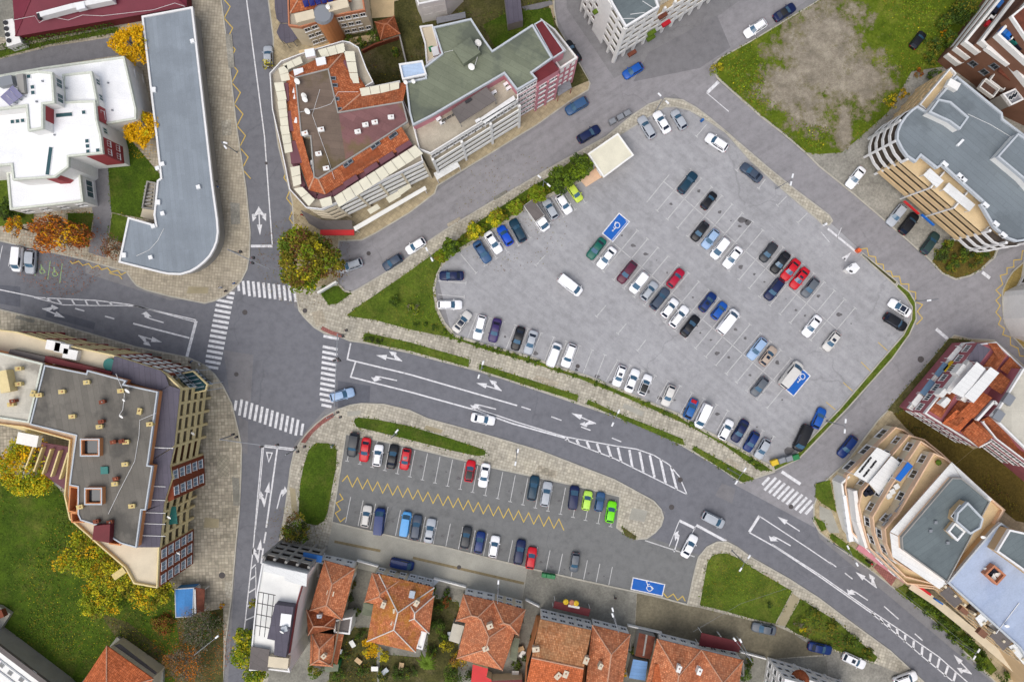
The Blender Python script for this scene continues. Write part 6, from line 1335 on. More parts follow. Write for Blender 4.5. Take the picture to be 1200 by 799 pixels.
# ---- L-shaped block, west
b = Bld('apartment_block', (110, 520), 'west corner block with dark flat roof, brick red gables and yellow balconies', 'building')
HM = 17
dk = [(53, 428), (102, 438), (103, 434), (148, 446), (145, 450.5), (185, 459), (174, 540), (173, 545), (179, 546), (171, 597), (166, 597), (160, 641), (142, 636), (129, 628), (118, 616), (95, 609), (92, 602), (92, 570), (82, 568), (87, 530), (90, 510), (36, 497)]
b.block(dk, HM, 'orange_render', 'roof_dark', 'blue_trim', 13.5, .2, .22)
b.block([(8, 415), (51, 426), (35, 495), (-60, 480), (-60, 400)], HM-.3, 'orange_render', 'roof_concrete', 'verdigris_trim', 13.5)
HN = 14
rim = [(22, 389), (60, 400), (134, 416), (188, 434), (196, 438), (213, 454), (205, 523), (200, 545), (203, 560), (194, 588), (192, 610), (188, 642), (186, 687), (159, 682), (149, 664), (119, 638), (84, 607), (78, 580), (84, 515), (30, 500), (-60, 490), (-60, 380)]
rp = ccw(PW(rim, HN)); b.walls(offset(rp, 1.3), 0, HN-.2, 'yellow_wall'); b.roof(rp, HN, 'cream_wall', 'yellow_wall', .7, .22, 'terrace', th=.2)
m = MB(); m.prism(PW([(53, 417), (131, 436), (128, 441), (102, 435), (52, 424)], HN+1.6), HN, HN+1.6); b.put('lean_to_roof', m, 'wine_roof')
m = MB(); m.prism(PW([(12, 409), (53, 418), (51, 425), (9, 416)], HN+1.6), HN, HN+1.6); b.put('lean_to_roof', m, 'canopy_panel')
for px in ([(134, 417), (188, 434), (194, 440), (198, 452), (186, 458), (146, 446), (129, 440)], [(186, 459), (199, 452), (211, 456), (204, 522), (176, 540)], [(175, 541), (204, 524), (199, 546), (201, 560), (192, 590), (172, 598), (180, 546)], [(167, 598), (192, 590), (187, 641), (160, 641)]): b.canopy(px, HN+1.2, 'canopy_slate', posts=False, name='glass_canopy')
b.wire([(176, 524), (203, 525)], HN+1.3, .08); 
for y in (569, 585, 600, 613, 627): b.wire([(166, y), (194, y+1)], HN+1.3, .06)
# balconies, east and north faces (drawn at the roof line)
ex = lambda pxs: PW(pxs, HN)
b.loggia(ex([(205, 523), (213, 456)]), 2.9, 4, 2.75, 1.4, 'yellow_wall', 'loggia_floor', .95, 4, 'yellow_wall'); b.loggia(ex([(190, 612), (195, 588)]), 2.9, 4, 2.75, 1.3, 'yellow_wall', 'loggia_floor', .95, 2, 'yellow_wall'); b.loggia(ex([(188, 643), (190.5, 612)]), 2.9, 4, 2.75, 1.3, 'yellow_wall', 'loggia_floor', .95, 2, 'yellow_wall')
b.loggia(ex([(201, 546), (205, 523)]), 2.9, 4, 2.75, 1.3, 'yellow_wall', 'brown_wall', .95, 1, 'yellow_wall')
def bay(pxs):
    q = ccw(PW(pxs, HN)); b.walls(q, 0, HN-.01, 'brick_red', cap=True); return q
bay([(196, 548), (202, 547), (204, 585), (197, 588)]); b.windows(P(204, 585, HN), P(202, 547, HN), .4, 5, 2.75, 2, 1.5, 1.7, 'white_trim', 'glass_blue', .8, 1); 
bay([(184, 645), (189, 642), (188, 687), (184, 686)]); b.windows(P(188, 687, HN), P(189, 642, HN), .4, 5, 2.75, 3, 1.5, 1.7, 'white_trim', 'glass_blue', .8, 1)
for k in range(5): pass
b.loggia(ex([(134, 416), (60, 400), (22, 389)]), 2.9, 4, 2.75, 1.3, 'yellow_wall', 'brown_wall', .95, 4, 'red_wall'); b.loggia(ex([(196, 438), (188, 434), (134, 416)]), 2.9, 4, 2.75, 1.3, 'awning_white', 'loggia_floor', .95, 5, 'brick_red')
tur = [P(196, 438, HN), P(213, 454, HN)]; b.windows(tur[1], tur[0], .4, 4, 2.75, 4, 1.5, 1.9, 'blue_trim', 'glass_teal', .6, 1)
# corner glass bay and sloped glass roof
m = MB(); q0 = [(*P(198, 440, 12), 12), (*P(212, 455, 12), 12)]; q1 = [(*P(226, 437, 5), 5), (*P(248, 455, 5), 5), (*P(244, 464, 5), 5)]
b.canopy([(207, 438), (227, 434), (243, 450), (242, 458), (214, 464)], 8.0, 'glass_teal', 'blue_trim', 'glass_canopy', zb=0)
for k in range(6): m = MB(); a = lerp((207, 440), (216, 462), k/5); c = lerp((227, 435), (242, 457), k/5); m.tube([(*P(*a, 8.1), 8.1), (*P(*c, 8.1), 8.1)], .06, 5); b.put('glazing_bar', m, 'blue_trim')
m = MB(); m.ring(PW([(207, 438), (227, 434), (244, 450), (242, 458), (214, 464)], 8.2), .25, 7.9, 8.4); b.put('gutter_band', m, 'yellow_wall')
# roof clutter: yellow flue boxes, skylights
for x, y, r in ((101, 448, .1), (72, 459, .1), (141, 458, .1), (163, 482, 1.4), (84, 488, .1), (83, 488, .1)[:0] or (116, 500, .1), (147, 518, .1), (146, 544, .1), (154, 593, .1), (134, 567, .1), (175, 497, .1), (21, 432, .1), (21, 450, .1), (45, 463, .1), (38, 461, 1.2), (12, 474, .1), (93, 594, .2)): b.chimney(x, y, HM, .9, 1.5, .7, r, 'chimney_yellow', 2)
for x, y in ((119, 471), (118, 494), (132, 518), (142, 517), (135, 561), (112, 611), (128, 612), (14, 470), (9, 443)): b.chimney(x, y, HM, .8, 1.3, .9, .2, 'chimney_brick', 2)
b.box(4, 447, HM-.3, (1.6, 3.6, 2.0), .2, 'yellow_wall', 'roof_hatch')
for x, y, w, l in ((106, 524, 3.2, 2.9), (110, 581, 2.9, 2.8)):
    c = P(x, y, HM+1); m = MB(); m.ring([(c[0]+sx*w/2, c[1]+sy*l/2) for sx, sy in ((-1, -1), (1, -1), (1, 1), (-1, 1))], .3, HM, HM+1.2); o = b.put('light_shaft', m, 'orange_render'); m = MB(); m.box((c[0], c[1], HM+.02), (w-.7, l-.7, .3)); b.put('pane', m, 'glass_dark', o); m = MB(); m.ring([(c[0]+sx*(w/2+.02), c[1]+sy*(l/2+.02)) for sx, sy in ((-1, -1), (1, -1), (1, 1), (-1, 1))], .2, HM+1.2, HM+1.26); b.put('coping', m, 'blue_trim', o)
b.box(122, 551, HM, (1.2, 1.2, .4), .05, 'teal_plastic', 'green_hatch')
m = MB(); m.prism(PW([(110, 616), (129, 614), (128, 636), (108, 632)], HM+1.4), HM-3, HM+1.4); b.put('lift_house', m, 'wine_roof'); m = MB(); m.ring(PW([(82, 569), (93, 571), (91, 601), (80, 599)], HM-.5), .2, HM-3.2, HM-.4); m.ring(PW([(83, 600), (100, 601), (98, 612), (84, 612)], HM-.5), .2, HM-3.2, HM-.4); m.ring(PW([(128, 630), (143, 632), (141, 639), (128, 637)], HM-.5), .2, HM-3.2, HM-.4); b.put('wall', m, 'orange_render')
b.box(139, 672, HN, (2.3, 1.1, .9), .6, 'chimney_yellow', 'chimney')
b.wire([(183, 484), (164, 492), (163, 510), (158, 540), (140, 575), (127, 602)], HM+.1, .04); b.wire([(136, 438), (146, 462), (144, 480), (140, 486)], HM+.3, .04); b.dish(150, 457, HM, .5); b.dish(143, 487, HM, .4); b.dish(146, 468, HM, .3)
b.dish(199, 605, HN, .4); b.dish(227, 507, 9, .4); b.dish(210, 647, HN-4, .4)
b.box(199.5, 604, HN-2.8, (2.2, 3.0, .15), .1, 'teal_plastic', 'awning'); m = MB(); c = P(128, 427, HN+.6); m.cyl(c[0], c[1], HN, HN+.6, 1.05, 20); b.put('pool', m, 'teal_plastic')
for x, y in ((82, 415), (72, 408), (62, 405)): b.box(x, y, HN, (2.4, 1.6, 1.3), -.2, 'white_wall', 'terrace_shed')
b.slab([(36, 516), (84, 524), (78, 575), (30, 540)], 6, .3, 'purple_brown', 'courtyard_roof'); b.slab([(16, 512), (45, 518), (80, 570), (70, 572), (12, 530)], 4, .3, 'grey_wall', 'courtyard_roof')
for k in range(5): x = 40+10*k; m = MB(); m.strip([P(x, 522+2*k, 7), P(x-6, 548+3*k, 6)], .25, 5.5, 7.2); b.put('party_wall', m, 'yellow_wall')
b.box(32, 515, HN-2, (3.6, 2.0, 1.2), -.2, 'white_wall', 'terrace_shed'); m = MB(); m.strip(PW([(-20, 494), (36, 508)], HN), 1.0, HN-4, HN-2.8); b.put('balcony', m, 'yellow_wall')
# ---- white gabled block on the lower street
b = Bld('apartment_block', (335, 720), 'narrow white block with blank white side wall and grey roof terrace', 'building')
HQ = 13
wp = [(308, 659), (361, 671), (352, 690), (336, 771), (340, 786), (316, 783), (293, 784), (297, 743), (302, 693)]
wpw = ccw(PW(wp, HQ)); b.walls(wpw, 0, HQ-.003, 'white_wall'); b.roof(wpw, HQ, 'awning_white', 'white_trim', .4, .25)
A, B_ = P(361, 671, HQ), P(308, 659, HQ); b.loggia([A, B_], 2.9, 4, 2.75, 1.5, 'grey_wall', 'loggia_floor', .95, 4, 'white_wall') if 0 else None
n = ((B_[1]-A[1])/dist(A, B_), -(B_[0]-A[0])/dist(A, B_)); O = [(A[0]+n[0]*1.3, A[1]+n[1]*1.3), (B_[0]+n[0]*1.3, B_[1]+n[1]*1.3)]
b.loggia(O, 2.9, 4, 2.75, 1.3, 'grey_wall', 'dark_floor', .95, 4, 'grey_wall'); b.windows(A, B_, 0, 4, 2.75, 6, 1.3, 1.6, 'white_trim', 'glass_dark', .8)
b.canopy([(309, 661), (360, 672), (359, 687), (334, 680), (333, 675), (308, 669)], HQ+1.6, 'tin_white', 'black_metal', zb=HQ, posts=False)
m = MB(); m.prism(PW([(322, 708), (344, 711), (335, 770), (321, 767), (322, 750), (313, 748)], HQ+2), HQ, HQ+2); b.put('penthouse', m, 'canopy_slate'); b.skylight(335, 726, HQ+2, 1.8, 2.1, -.12, 'white_trim', 'white_plastic'); b.box(333, 737, HQ+2, (1.0, .9, .7), .3, 'blue_trim', 'water_tank'); b.dish(331, 739, HQ+2, .4)
m = MB(); m.strip(PW([(351, 690), (345, 711), (336, 769)], HQ+2), .25, HQ+.01, HQ+.55); b.put('coping', m, 'wine_roof')
for k in range(4): b.wire([(303-1.4*k*.8, 693+13*k), (323-1.5*k, 697+13*k)], HQ+1.8, .07, 'black_metal', 'pergola_bar')
for k in range(4): b.wire([(303+6*k, 693+1.3*k), (298+6*k, 743+1.4*k)], HQ+1.8, .06, 'black_metal', 'pergola_bar')
b.canopy([(294, 757), (316, 761), (314, 786), (292, 784)], HQ+.9, 'canopy_panel', 'grey_metal', zb=HQ, posts=False); b.box(326, 776, HQ, (3.4, 1.8, 1.4), -.1, 'cream_wall', 'terrace_shed')
b.shed([(357, 772), (369, 770), (352, 744), (341, 764)], 8, 10.5, 'awning_white', 'lean_to_roof') if 0 else None
b.box(366, 653, 8.8, (3.4, 1.2, .3), -.2, 'cloth_blue', 'awning')
# ---- tiled houses along the lane
def house(name, ref, label, walls, hw, wmat): bb = Bld(name, ref, label, 'house', 'tiled houses along the concrete lane'); bb.walls(ccw(PW(walls, hw)), 0, hw, wmat); return bb
b = house('tiled_house', (388, 715), 'narrow tiled house against the blank white side wall', [(380, 666), (411, 674), (398, 725), (388, 779), (366, 777), (366, 740), (361, 716)], 7, 'cream_wall')
b.hip([(380, 656), (416, 666), (401, 726), (363, 715)], 7.2, 10, 'tile_old', 'ridge_tile'); b.hip([(364, 740), (392, 743), (390, 781), (363, 779)], 6, 8, 'tile_old', 'ridge_tile'); b.hip([(359, 714), (394, 722), (392, 736), (361, 744)], 7, 9, 'tile_brown', 'ridge_tile'); b.shed([(403, 743), (395, 779), (391, 776), (393, 742)], 4.6, 5.6, 'tile_old')
b.front((381, 649), (418, 657), 6, 'white_wall'); b.block([(392, 726), (413, 722), (410, 742), (392, 740)], 5, 'white_wall', 'canopy_panel', 'white_trim')
b.chimney(387, 695, 8.6, .9, 1.4, 1.0, -.2); b.chimney(374, 722, 8, .8, 1.1, .8, 0, 'blue_trim'); b.chimney(379, 769, 7.2, .8, .9, 1.0, .8)
b.block([(381, 778), (397, 778), (396, 786), (381, 787)], 3, 'green_plastic', 'roof_green', None)
b = house('tiled_house', (470, 710), 'square tiled house with yellow lichen over its west slopes', [(438, 679), (504, 694), (485, 760), (432, 748), (438, 706)], 6.2, 'cream_wall')
b.hip([(430, 751), (444, 672), (509, 688), (487, 764)], 6.3, 10.2, 'tile_lichen', 'ridge_white'); b.hip([(436, 671), (470, 679), (458, 712), (427, 705)], 6.2, 8.8, 'tile_old', 'ridge_tile')
b.hip([(470, 690), (509, 698), (503, 742), (470, 730)], 6.6, 9.4, 'tile_old', 'ridge_white')
b.front((443, 663), (480, 671), 5.6, 'cream_wall'); b.front((480.4, 671), (509, 678), 5.6, 'blue_trim', 2.4); b.block([(426, 706), (438, 708), (436, 722), (424, 720)], 3, 'green_plastic', 'roof_green', None)
for x, y, r in ((449, 709, 1.2), (464, 716, 0), (461, 730, 1.0), (488, 707, 1)): b.chimney(x, y, 8.8, .8, 1.2, 1.0, r)
b.skylight(483, 696, 7.9, 1.0, 1.4, -.2, 'grey_metal', 'glass_blue', .3); b.block([(492, 738), (500, 740), (495, 760), (488, 758)], 6, 'white_wall', 'awning_white', 'white_trim')
b = house('tiled_house', (575, 740), 'cross hipped terracotta house with two central chimneys', [(540, 707), (610, 722), (604, 745), (586, 782), (537, 768), (545, 730)], 6.2, 'cream_wall')
b.hip([(535, 771), (553, 700), (610, 722), (589, 785)], 6.4, 10, 'tile_old', 'ridge_tile'); b.hip([(543, 696), (579, 704), (572, 735), (534, 727)], 6.2, 9, 'tile_old', 'ridge_tile'); b.hip([(578, 703), (616, 714), (608, 744), (574, 735)], 6.2, 9.1, 'tile_old', 'ridge_tile')
b.front((546, 688), (580, 695), 5.6, 'white_wall'); b.front((580.4, 695), (613, 703), 5.6, 'cream_wall', 2.4)
for x, y in ((574, 734), (569, 760)): b.chimney(x, y, 9, .9, 1.2, 1.1, .4, 'chimney_render', 2)
b.block([(531, 730), (544, 733), (538, 754), (526, 750)], 3, 'grey_wall', 'roof_concrete', None); b.block([(601, 746), (609, 748), (605, 775), (597, 772)], 3.2, 'cream_wall', 'roof_green', None)
b = Bld('red_roof_annex', (580, 790), 'low annex with bright red sheet roof below the cross hipped house', 'shed'); b.block([(554, 778), (572, 783), (570, 793), (576, 796), (576, 860), (546, 860)], 3.4, 'cream_wall', 'bright_red', None); b.block([(576.5, 797), (612, 796), (612, 860), (576.5, 860)], 3.2, 'cream_wall', 'wine_roof', None)
b = house('tiled_house', (660, 760), 'broad gabled house with patchy pale tiles and an orange rendered side wall', [(630, 736), (689, 747), (680, 860), (612, 860), (618, 780)], 7.2, 'orange_render')
b.shed([(633, 725), (693, 738), (684, 783), (623, 770)], 7.4, 10.4, 'tile_pale'); b.shed([(610, 835), (676, 848), (684, 783.4), (623, 770.4)], 7.4, 10.42, 'tile_new'); m = MB(); m.tube([(*P(623, 770, 10.4), 10.45), (*P(684, 783, 10.4), 10.45)], .14, 6); b.put('ridge', m, 'ridge_tile')
for x, y, r in ((628, 761, .1), (663, 790, 1.2), (654, 792, .8), (687, 774, 1.2)): b.chimney(x, y, 9.4, .9, 1.4, 1.0, r, 'chimney_render', 2)
b.front((633, 712), (692, 726), 6.2, 'white_wall', 2.5, 6)
b = house('tiled_house', (715, 765), 'red brown hipped house between the patchy gable and the rusty sheds', [(693, 745), (734, 753), (722, 860), (686, 860)], 6.6, 'cream_wall')
b.hip([(694, 732), (739, 743), (722, 850), (682, 840)], 6.8, 10, 'tile_old', 'ridge_tile'); b.chimney(704, 781, 9.6, .7, 1.1, 1.0, 1.1); b.front((693, 724), (734, 734), 5.6, 'white_wall', 2.4, 4)
b = house('tiled_house', (815, 775), 'long terracotta house with two white chimneys behind the maroon pergola', [(771, 762), (864, 783), (860, 860), (758, 860)], 6.6, 'cream_wall')
b.hip([(770, 748), (822, 761), (813, 850), (748, 836)], 6.8, 10, 'tile_old', 'ridge_tile'); b.hip([(822, 761), (871, 773), (858, 850), (806, 840)], 6.7, 9.8, 'tile_old', 'ridge_tile'); b.shed([(768, 777), (790, 782), (796, 830), (760, 826)], 7.6, 9.4, 'tile_new')
b.front((770, 740), (815, 751), 5.6, 'white_wall', 2.4, 4); b.front((815.4, 751.5), (862, 763), 5.6, 'white_wall', 2.4, 4)
b.chimney(796, 784, 9.2, 1.0, 1.7, 1.0, 1.2, 'white_wall'); b.chimney(820, 787, 9, 1.0, 1.7, 1.0, 1.2, 'white_wall')
for ref, px, lab in (((670, 710), [(650, 704), (692, 713.5), (690, 722), (648, 712)], 'maroon sheet canopy with flower pots in front of the patchy gable'), ((845, 752), [(822, 741), (869, 752), (866, 764), (819, 756)], 'two part maroon canopy in front of the long terracotta house')):
    b = Bld('porch_canopy', ref, lab, 'canopy'); h = 3.2
    mid = (lerp(px[0], px[1], .5), lerp(px[3], px[2], .5)); b.canopy([px[0], mid[0], mid[1], px[3]], h, 'wine_roof', 'white_trim'); b.canopy([mid[0], px[1], px[2], mid[1]], h-.1, 'wine_roof', 'white_trim')
    if ref[0] == 670:
        m = MB(); m.strip([P(666, 709, 3.3), P(679, 711.5, 3.3)], .4, 3.21, 3.45); b.put('sign_board', m, 'awning_white')
        for k, x in enumerate((663, 670, 675)): c = P(x, 704.5+k*.8, 3.3); m = MB(); m.lathe([(.25, 3.1), (.55, 3.4), (.5, 3.7), (.05, 3.9)], *c, 8); b.put('flower_pot', m, ('yellow_plastic', 'terracotta_trim', 'yellow_plastic')[k])
b = Bld('garden_shed', (751, 783), 'small shed with pale blue sheet roof between two tiled houses', 'shed'); b.block([(742, 772), (759, 775), (756, 797), (737, 794)], 3, 'grey_wall', 'tin_blue', None)
b = Bld('garden_shed', (755, 755), 'rusty corrugated lean-to above the pale blue shed', 'shed'); b.block([(749, 741), (768, 746), (762, 772), (744, 768)], 3, 'grey_wall', 'rust_tin', None); m = MB(); m.strip(PW([(758, 743), (754, 768)], 3.1), .3, 3.0, 3.15); b.put('gutter', m, 'grey_wall')
b = Bld('terraced_house', (940, 790), 'white house with stepped balconies and small arched tile canopy at the bottom edge', 'house')
def based(px, h, wall, roof, par):
    p = ccw(PW(px)); b.walls(p, 0, h-.003, wall); b.roof(p, h, roof, par, .35, .3); return p
based([(899, 769), (924, 776), (922, 800), (894, 800)], 9.6, 'white_wall', 'awning_white', 'white_trim'); based([(924.6, 776), (984, 796), (980, 830), (920, 830)], 6.4, 'white_wall', 'cream_wall', 'white_trim')
b.windows(P(924, 776), P(899, 769), .6, 3, 2.9, 3, 1.0, 1.4, 'white_trim', 'glass_dark', .9, 0); b.windows(P(899, 769), P(894, 800), .6, 3, 2.9, 3, 1.0, 1.4, 'white_trim', 'glass_dark', .9, 0); b.windows(P(984, 796), P(925, 776), .4, 2, 2.9, 5, 1.2, 1.4, 'white_trim', 'glass_dark', .9, 0)
b.loggia([P(984, 795), P(930, 777)], 3, 1, 2.8, 1.2, 'white_wall', 'loggia_floor', .9, 3, 'white_wall')
m = MB(); c = P(938, 796, 7); m.lathe([(1.6, 6.4), (1.55, 7.2), (1.1, 8.0), (.1, 8.3)], *c, 16); b.put('domed_roof', m, 'tile_orange')
# ---- buildings lower left
b = Bld('orange_roof_house', (155, 790), 'house with plain orange roof inside a pale concrete surround, lower left', 'house')
b.slab([(137, 746), (191, 787), (188, 860), (90, 860), (95, 800)], 1.0, 1.1, 'concrete_pale', 'plinth'); b.walls(PW([(126, 760), (177, 796), (165, 860), (80, 860), (104, 792)], 6), 0, 5.9, 'cream_wall')
b.hip([(125, 756), (180, 795), (130, 870), (75, 832)], 6.2, 9.2, 'tile_new', 'ridge_tile'); b.canopy([(133, 756), (140, 754), (184, 788), (178, 794)], 4, 'canopy_panel', posts=False, name='lean_to_roof')
b = Bld('workshop_hall', (30, 790), 'long workshop roof in pale sheet strips with small skylights, bottom left corner', 'building')
b.walls(PW([(-60, 712), (0, 756), (66, 806), (120, 860), (-60, 900)], 5), 0, 4.9, 'grey_wall'); b.roof(PW([(-60, 712), (0, 756), (66, 806), (120, 860), (-60, 900)], 5), 5, 'awning_white', 'canopy_panel', .2, .9)
m = MB()
for k in range(4): m.strip([P(-60+4*k, 728+12*k, 5), P(0, 772+14*k, 5), P(60, 817+14*k, 5)], .25, 5.0, 5.12)
b.put('roof_seam', m, 'grey_metal')
for x, y in ((2, 761), (26, 778), (40, 788), (2, 779), (12, 788), (25, 796)): b.skylight(x, y, 5, .9, .7, -.65, 'grey_metal', 'glass_dark')
m = MB(); m.strip(PW([(-40, 724), (0, 741), (40, 772), (84, 806)], .7), 1.1, 0, .5); b.put('plinth', m, 'concrete_pale')
b = Bld('brick_porch', (4, 722), 'corner of a pale concrete porch at the left edge', 'porch'); b.slab([(-40, 700), (0, 711), (12, 719), (0, 738), (-40, 720)], 1.2, 1.3, 'concrete_pale', 'porch_floor'); b.box(-1, 720, 1.2, (1.4, 1.4, 1.2), .4, 'chimney_brick', 'pier')
b = Bld('site_container', (216, 706), 'weathered blue container with peeling roof behind the west block', 'container'); b.walls(PW([(205, 690), (227, 688.5), (226, 722), (206, 723)], 2.7), 0, 2.65, 'tin_oldblue'); b.roof(PW([(205, 690), (227, 688.5), (226, 722), (206, 723)], 2.7), 2.7, 'tin_oldblue', 'blue_trim', .06, .15)
b = Bld('kiosk_lean_to', (235, 704), 'rusty white lean-to attached beside the blue container', 'shed'); b.canopy([(228, 688), (240, 690), (239, 716), (229, 718)], 2.4, 'rust_tin', 'white_trim'); m = MB(); m.strip(PW([(228, 690), (229, 718)], 2.5), .35, 0, 2.6); b.put('frame', m, 'white_trim')
# ---- kiosk building in the car park
b = Bld('car_park_kiosk', (716, 183), 'square kiosk with cream sheet roof and wooden ramp at the hedge', 'kiosk')
kq = [(689, 180.5), (724, 156.5), (742.5, 182), (707.5, 208)]; b.walls(offset(ccw(PW(kq, 3.4)), .35), 0, 3.2, 'tan_wall'); b.roof(PW(kq, 3.4), 3.4, 'awning_cream', 'awning_white', .12, .3, th=.25); b.slab([(680, 211), (698, 197), (706, 207), (687, 219)], .25, .26, 'peach_trim', 'ramp')
w_ = offset(ccw(PW(kq, 3.4)), .35)
for i in range(4):
    A, B_ = w_[i], w_[(i+1) % 4]; b.windows(A, B_, .2, 1, 3, 2, 1.4, 1.3)
b = Bld('pay_booth', (1000, 313), 'white hexagonal pay booth at the car park entrance', 'booth')
hx = PW([(991, 315.5), (998, 309), (1003, 308), (1008, 314), (1002, 320.5), (997, 321)], 2.2); b.walls(offset(ccw(hx), .2), 0, 2.05, 'white_wall'); b.roof(hx, 2.2, 'white_roof', None, th=.2); b.box(997.5, 318, 2.2, (.6, .3, .2), -.4, 'black_metal', 'roof_vent'); b.box(997, 311.6, 2.2, (.7, .2, .15), .7, 'grey_metal', 'roof_vent')
b = Bld('white_fence', (720, 732), 'low white garden wall along the lane in front of the houses', 'wall')
for a, c in (((508, 678), (546, 688)), ((616, 703), (632, 711)), ((736, 733), (776, 742)), ((868, 764), (898, 772)), ((418, 657), (443, 664))): m = MB(); m.strip(PW([a, c], 1.1), .22, 0, 1.1); b.put('wall_panel', m, 'white_wall')
# ------------------------------------------------------------------ vegetation
def leafmesh(name, pts, size, mats, mix, up=.55, tilt=1.0):
    """one small folded quad per point, random lean with a bias to face upwards"""
    n = len(pts); nr = RNG.normal(size=(n, 3))*tilt; nr[:, 2] = np.abs(nr[:, 2])+up; nr /= np.linalg.norm(nr, axis=1)[:, None]
    t = RNG.normal(size=(n, 3)); t -= (t*nr).sum(1)[:, None]*nr; t /= np.linalg.norm(t, axis=1)[:, None]; b = np.cross(nr, t)
    s = size*RNG.uniform(.6, 1.35, n)[:, None]; w = s*RNG.uniform(.55, .95, n)[:, None]
    v = np.stack([pts-t*s*.5, pts-b*w*.5+nr*s*.08, pts+t*s*.5, pts+b*w*.5+nr*s*.08], 1).reshape(-1, 3)
    me = D.meshes.new(name); me.vertices.add(4*n); me.vertices.foreach_set('co', v.astype(np.float32).ravel()); me.loops.add(4*n); me.polygons.add(n)
    me.loops.foreach_set('vertex_index', np.arange(4*n, dtype=np.int32)); me.polygons.foreach_set('loop_start', np.arange(0, 4*n, 4, dtype=np.int32)); me.polygons.foreach_set('loop_total', np.full(n, 4, dtype=np.int32))
    for m in mats: me.materials.append(MATS[m])
    me.polygons.foreach_set('material_index', mix.astype(np.int32)); me.update(calc_edges=True); return me
def cloud(R, H, z, n, m, k=.3, rim=.75, seed=None):
    """points gathered in m clumps that crowd the outer shell of a lumpy ellipsoid"""
    th = RNG.uniform(0, 2*PI, m); u = RNG.uniform(-.35, 1, m); rr = RNG.uniform(rim*.55, 1, m)**.6*(1-k*.7); lump = 1+.16*np.sin(th*3+RNG.uniform(0, 6))+.1*np.sin(th*5+RNG.uniform(0, 6))
    s = np.sqrt(np.maximum(0, 1-np.clip(u, -1, 1)**2)); c = np.stack([R*rr*s*np.cos(th)*lump, R*rr*s*np.sin(th)*lump, z+H*rr*u], 1)
    i = RNG.integers(0, m, n); d = RNG.normal(size=(n, 3)); d /= np.linalg.norm(d, axis=1)[:, None]; q = RNG.uniform(.3, 1, n)[:, None]**.5
    cr = RNG.uniform(.7, 1.25, m)[i][:, None]
    p = c[i]+d*q*cr*np.array([R*k, R*k, H*k*.8])
    return p, i
def plant(name, px, py, r, h, mats, w, label, cat='tree', group=None, n=2200, size=.34, m=26, trunk=True, zc=None, squash=.7, bark='bark', k=.3, sx=1.0, sy=1.0, rot=0, z0=.14, bare=0):
    R = r*S; zc = h*.62 if zc is None else zc; x, y = P(px, py, zc+R*.25); R *= (CAMH-zc)/CAMH; root = empty(name, (x, y, z0), label, cat, group, rot)
    root.scale = (sx, sy, 1)
    H = (h-zc) if trunk else h*squash
    if trunk or bare:
        t = MB(); th = max(.09, h*.022); top = zc+H*.2
        t.tube([(0, 0, -.1), (.05*h*.3, .02, h*.22), (0, 0, zc*.75), (.03*h, 0, top)], [th*1.35, th, th*.8, th*.35], 8)
        nb = 7+bare; 
        for i in range(nb):
            a = 2*PI*i/nb+RNG.uniform(-.3, .3); z1 = zc*RNG.uniform(.45, .9); l = R*RNG.uniform(.6, .92); e = (l*math.cos(a), l*math.sin(a), min(h*.94, z1+H*RNG.uniform(.5, 1.1))); mid = (e[0]*.45, e[1]*.45, z1+(e[2]-z1)*.6)
            t.tube([(0, 0, z1), mid, e], [th*.5, th*.32, th*.12], 5)
            for j in range(2 if not bare else 5):
                a2 = a+RNG.uniform(-.9, .9); q = (mid[0]+R*.4*math.cos(a2), mid[1]+R*.4*math.sin(a2), mid[2]+H*RNG.uniform(.2, .5)); s0 = mid if j < 2 else lerp3(mid, e, RNG.uniform(.2, .8)); t.tube([s0, lerp3(s0, q, .5), q], [th*.22, th*.14, th*.05], 4)
        t.build('trunk', bark, root, ) if False else None
        o = D.objects.new('trunk', t.mesh('trunk', bark)); COL.objects.link(o); o.parent = root
    if n:
        p, ci = cloud(R, H, zc if trunk else h*.35, n, m, k)
        p[:, 2] = np.maximum(p[:, 2], .05)
        cw = np.array(w, float); cw /= cw.sum(); mix = RNG.choice(len(mats), n, p=cw)
        # whole sprays lean to one tint
        tint = RNG.choice(len(mats), m, p=cw); mix = np.where(RNG.uniform(size=n) < .75, tint[ci], mix)
        o = D.objects.new('crown', leafmesh('crown', p, size, mats, mix)); COL.objects.link(o); o.parent = root
    return root
def lerp3(a, b, t): return tuple(a[i]+(b[i]-a[i])*t for i in range(3))
YT = ['leaf_yellow', 'leaf_gold', 'leaf_lemon']
plant('street_tree', 152, 50, 25, 6.5, YT, (6, 4, .8), 'round golden yellow tree by the driveway, upper of the two clipped globes', group='golden globe trees', n=5200, size=.34, m=110, k=.2)
plant('street_tree', 163, 148, 23.5, 6.2, YT, (6, 4, .8), 'round golden yellow tree on the lawn, lower of the two clipped globes', group='golden globe trees', n=4800, size=.34, m=100, k=.2)
plant('street_tree', 66, 273, 24, 7.5, ['leaf_orange', 'leaf_rust', 'leaf_gold', 'leaf_brown'], (4, 4, 2, 3), 'wide orange and russet autumn tree below the white building', n=4600, size=.3, m=70, k=.26, sx=1.6, sy=.95, rot=-.25)
plant('street_tree', 17, 266, 12, 6, ['leaf_orange', 'leaf_gold', 'leaf_brown'], (4, 3, 2), 'small thin orange tree left of the wide russet tree', n=800, size=.28, m=22)
plant('bush', 6, 245, 14, 3.5, ['leaf_deep', 'leaf_dusk', 'leaf_green'], (4, 3, 2), 'dark green shrub mass at the left edge beside the white building', 'bush', n=1500, trunk=False)
plant('street_tree', 129, 290, 15, 5.5, ['leaf_brown', 'leaf_rust', 'leaf_grey'], (3, 2, 3), 'sparse brown twiggy tree at the corner of the grey pavilion', n=900, size=.24, m=30, bark='bark_grey', bare=3)
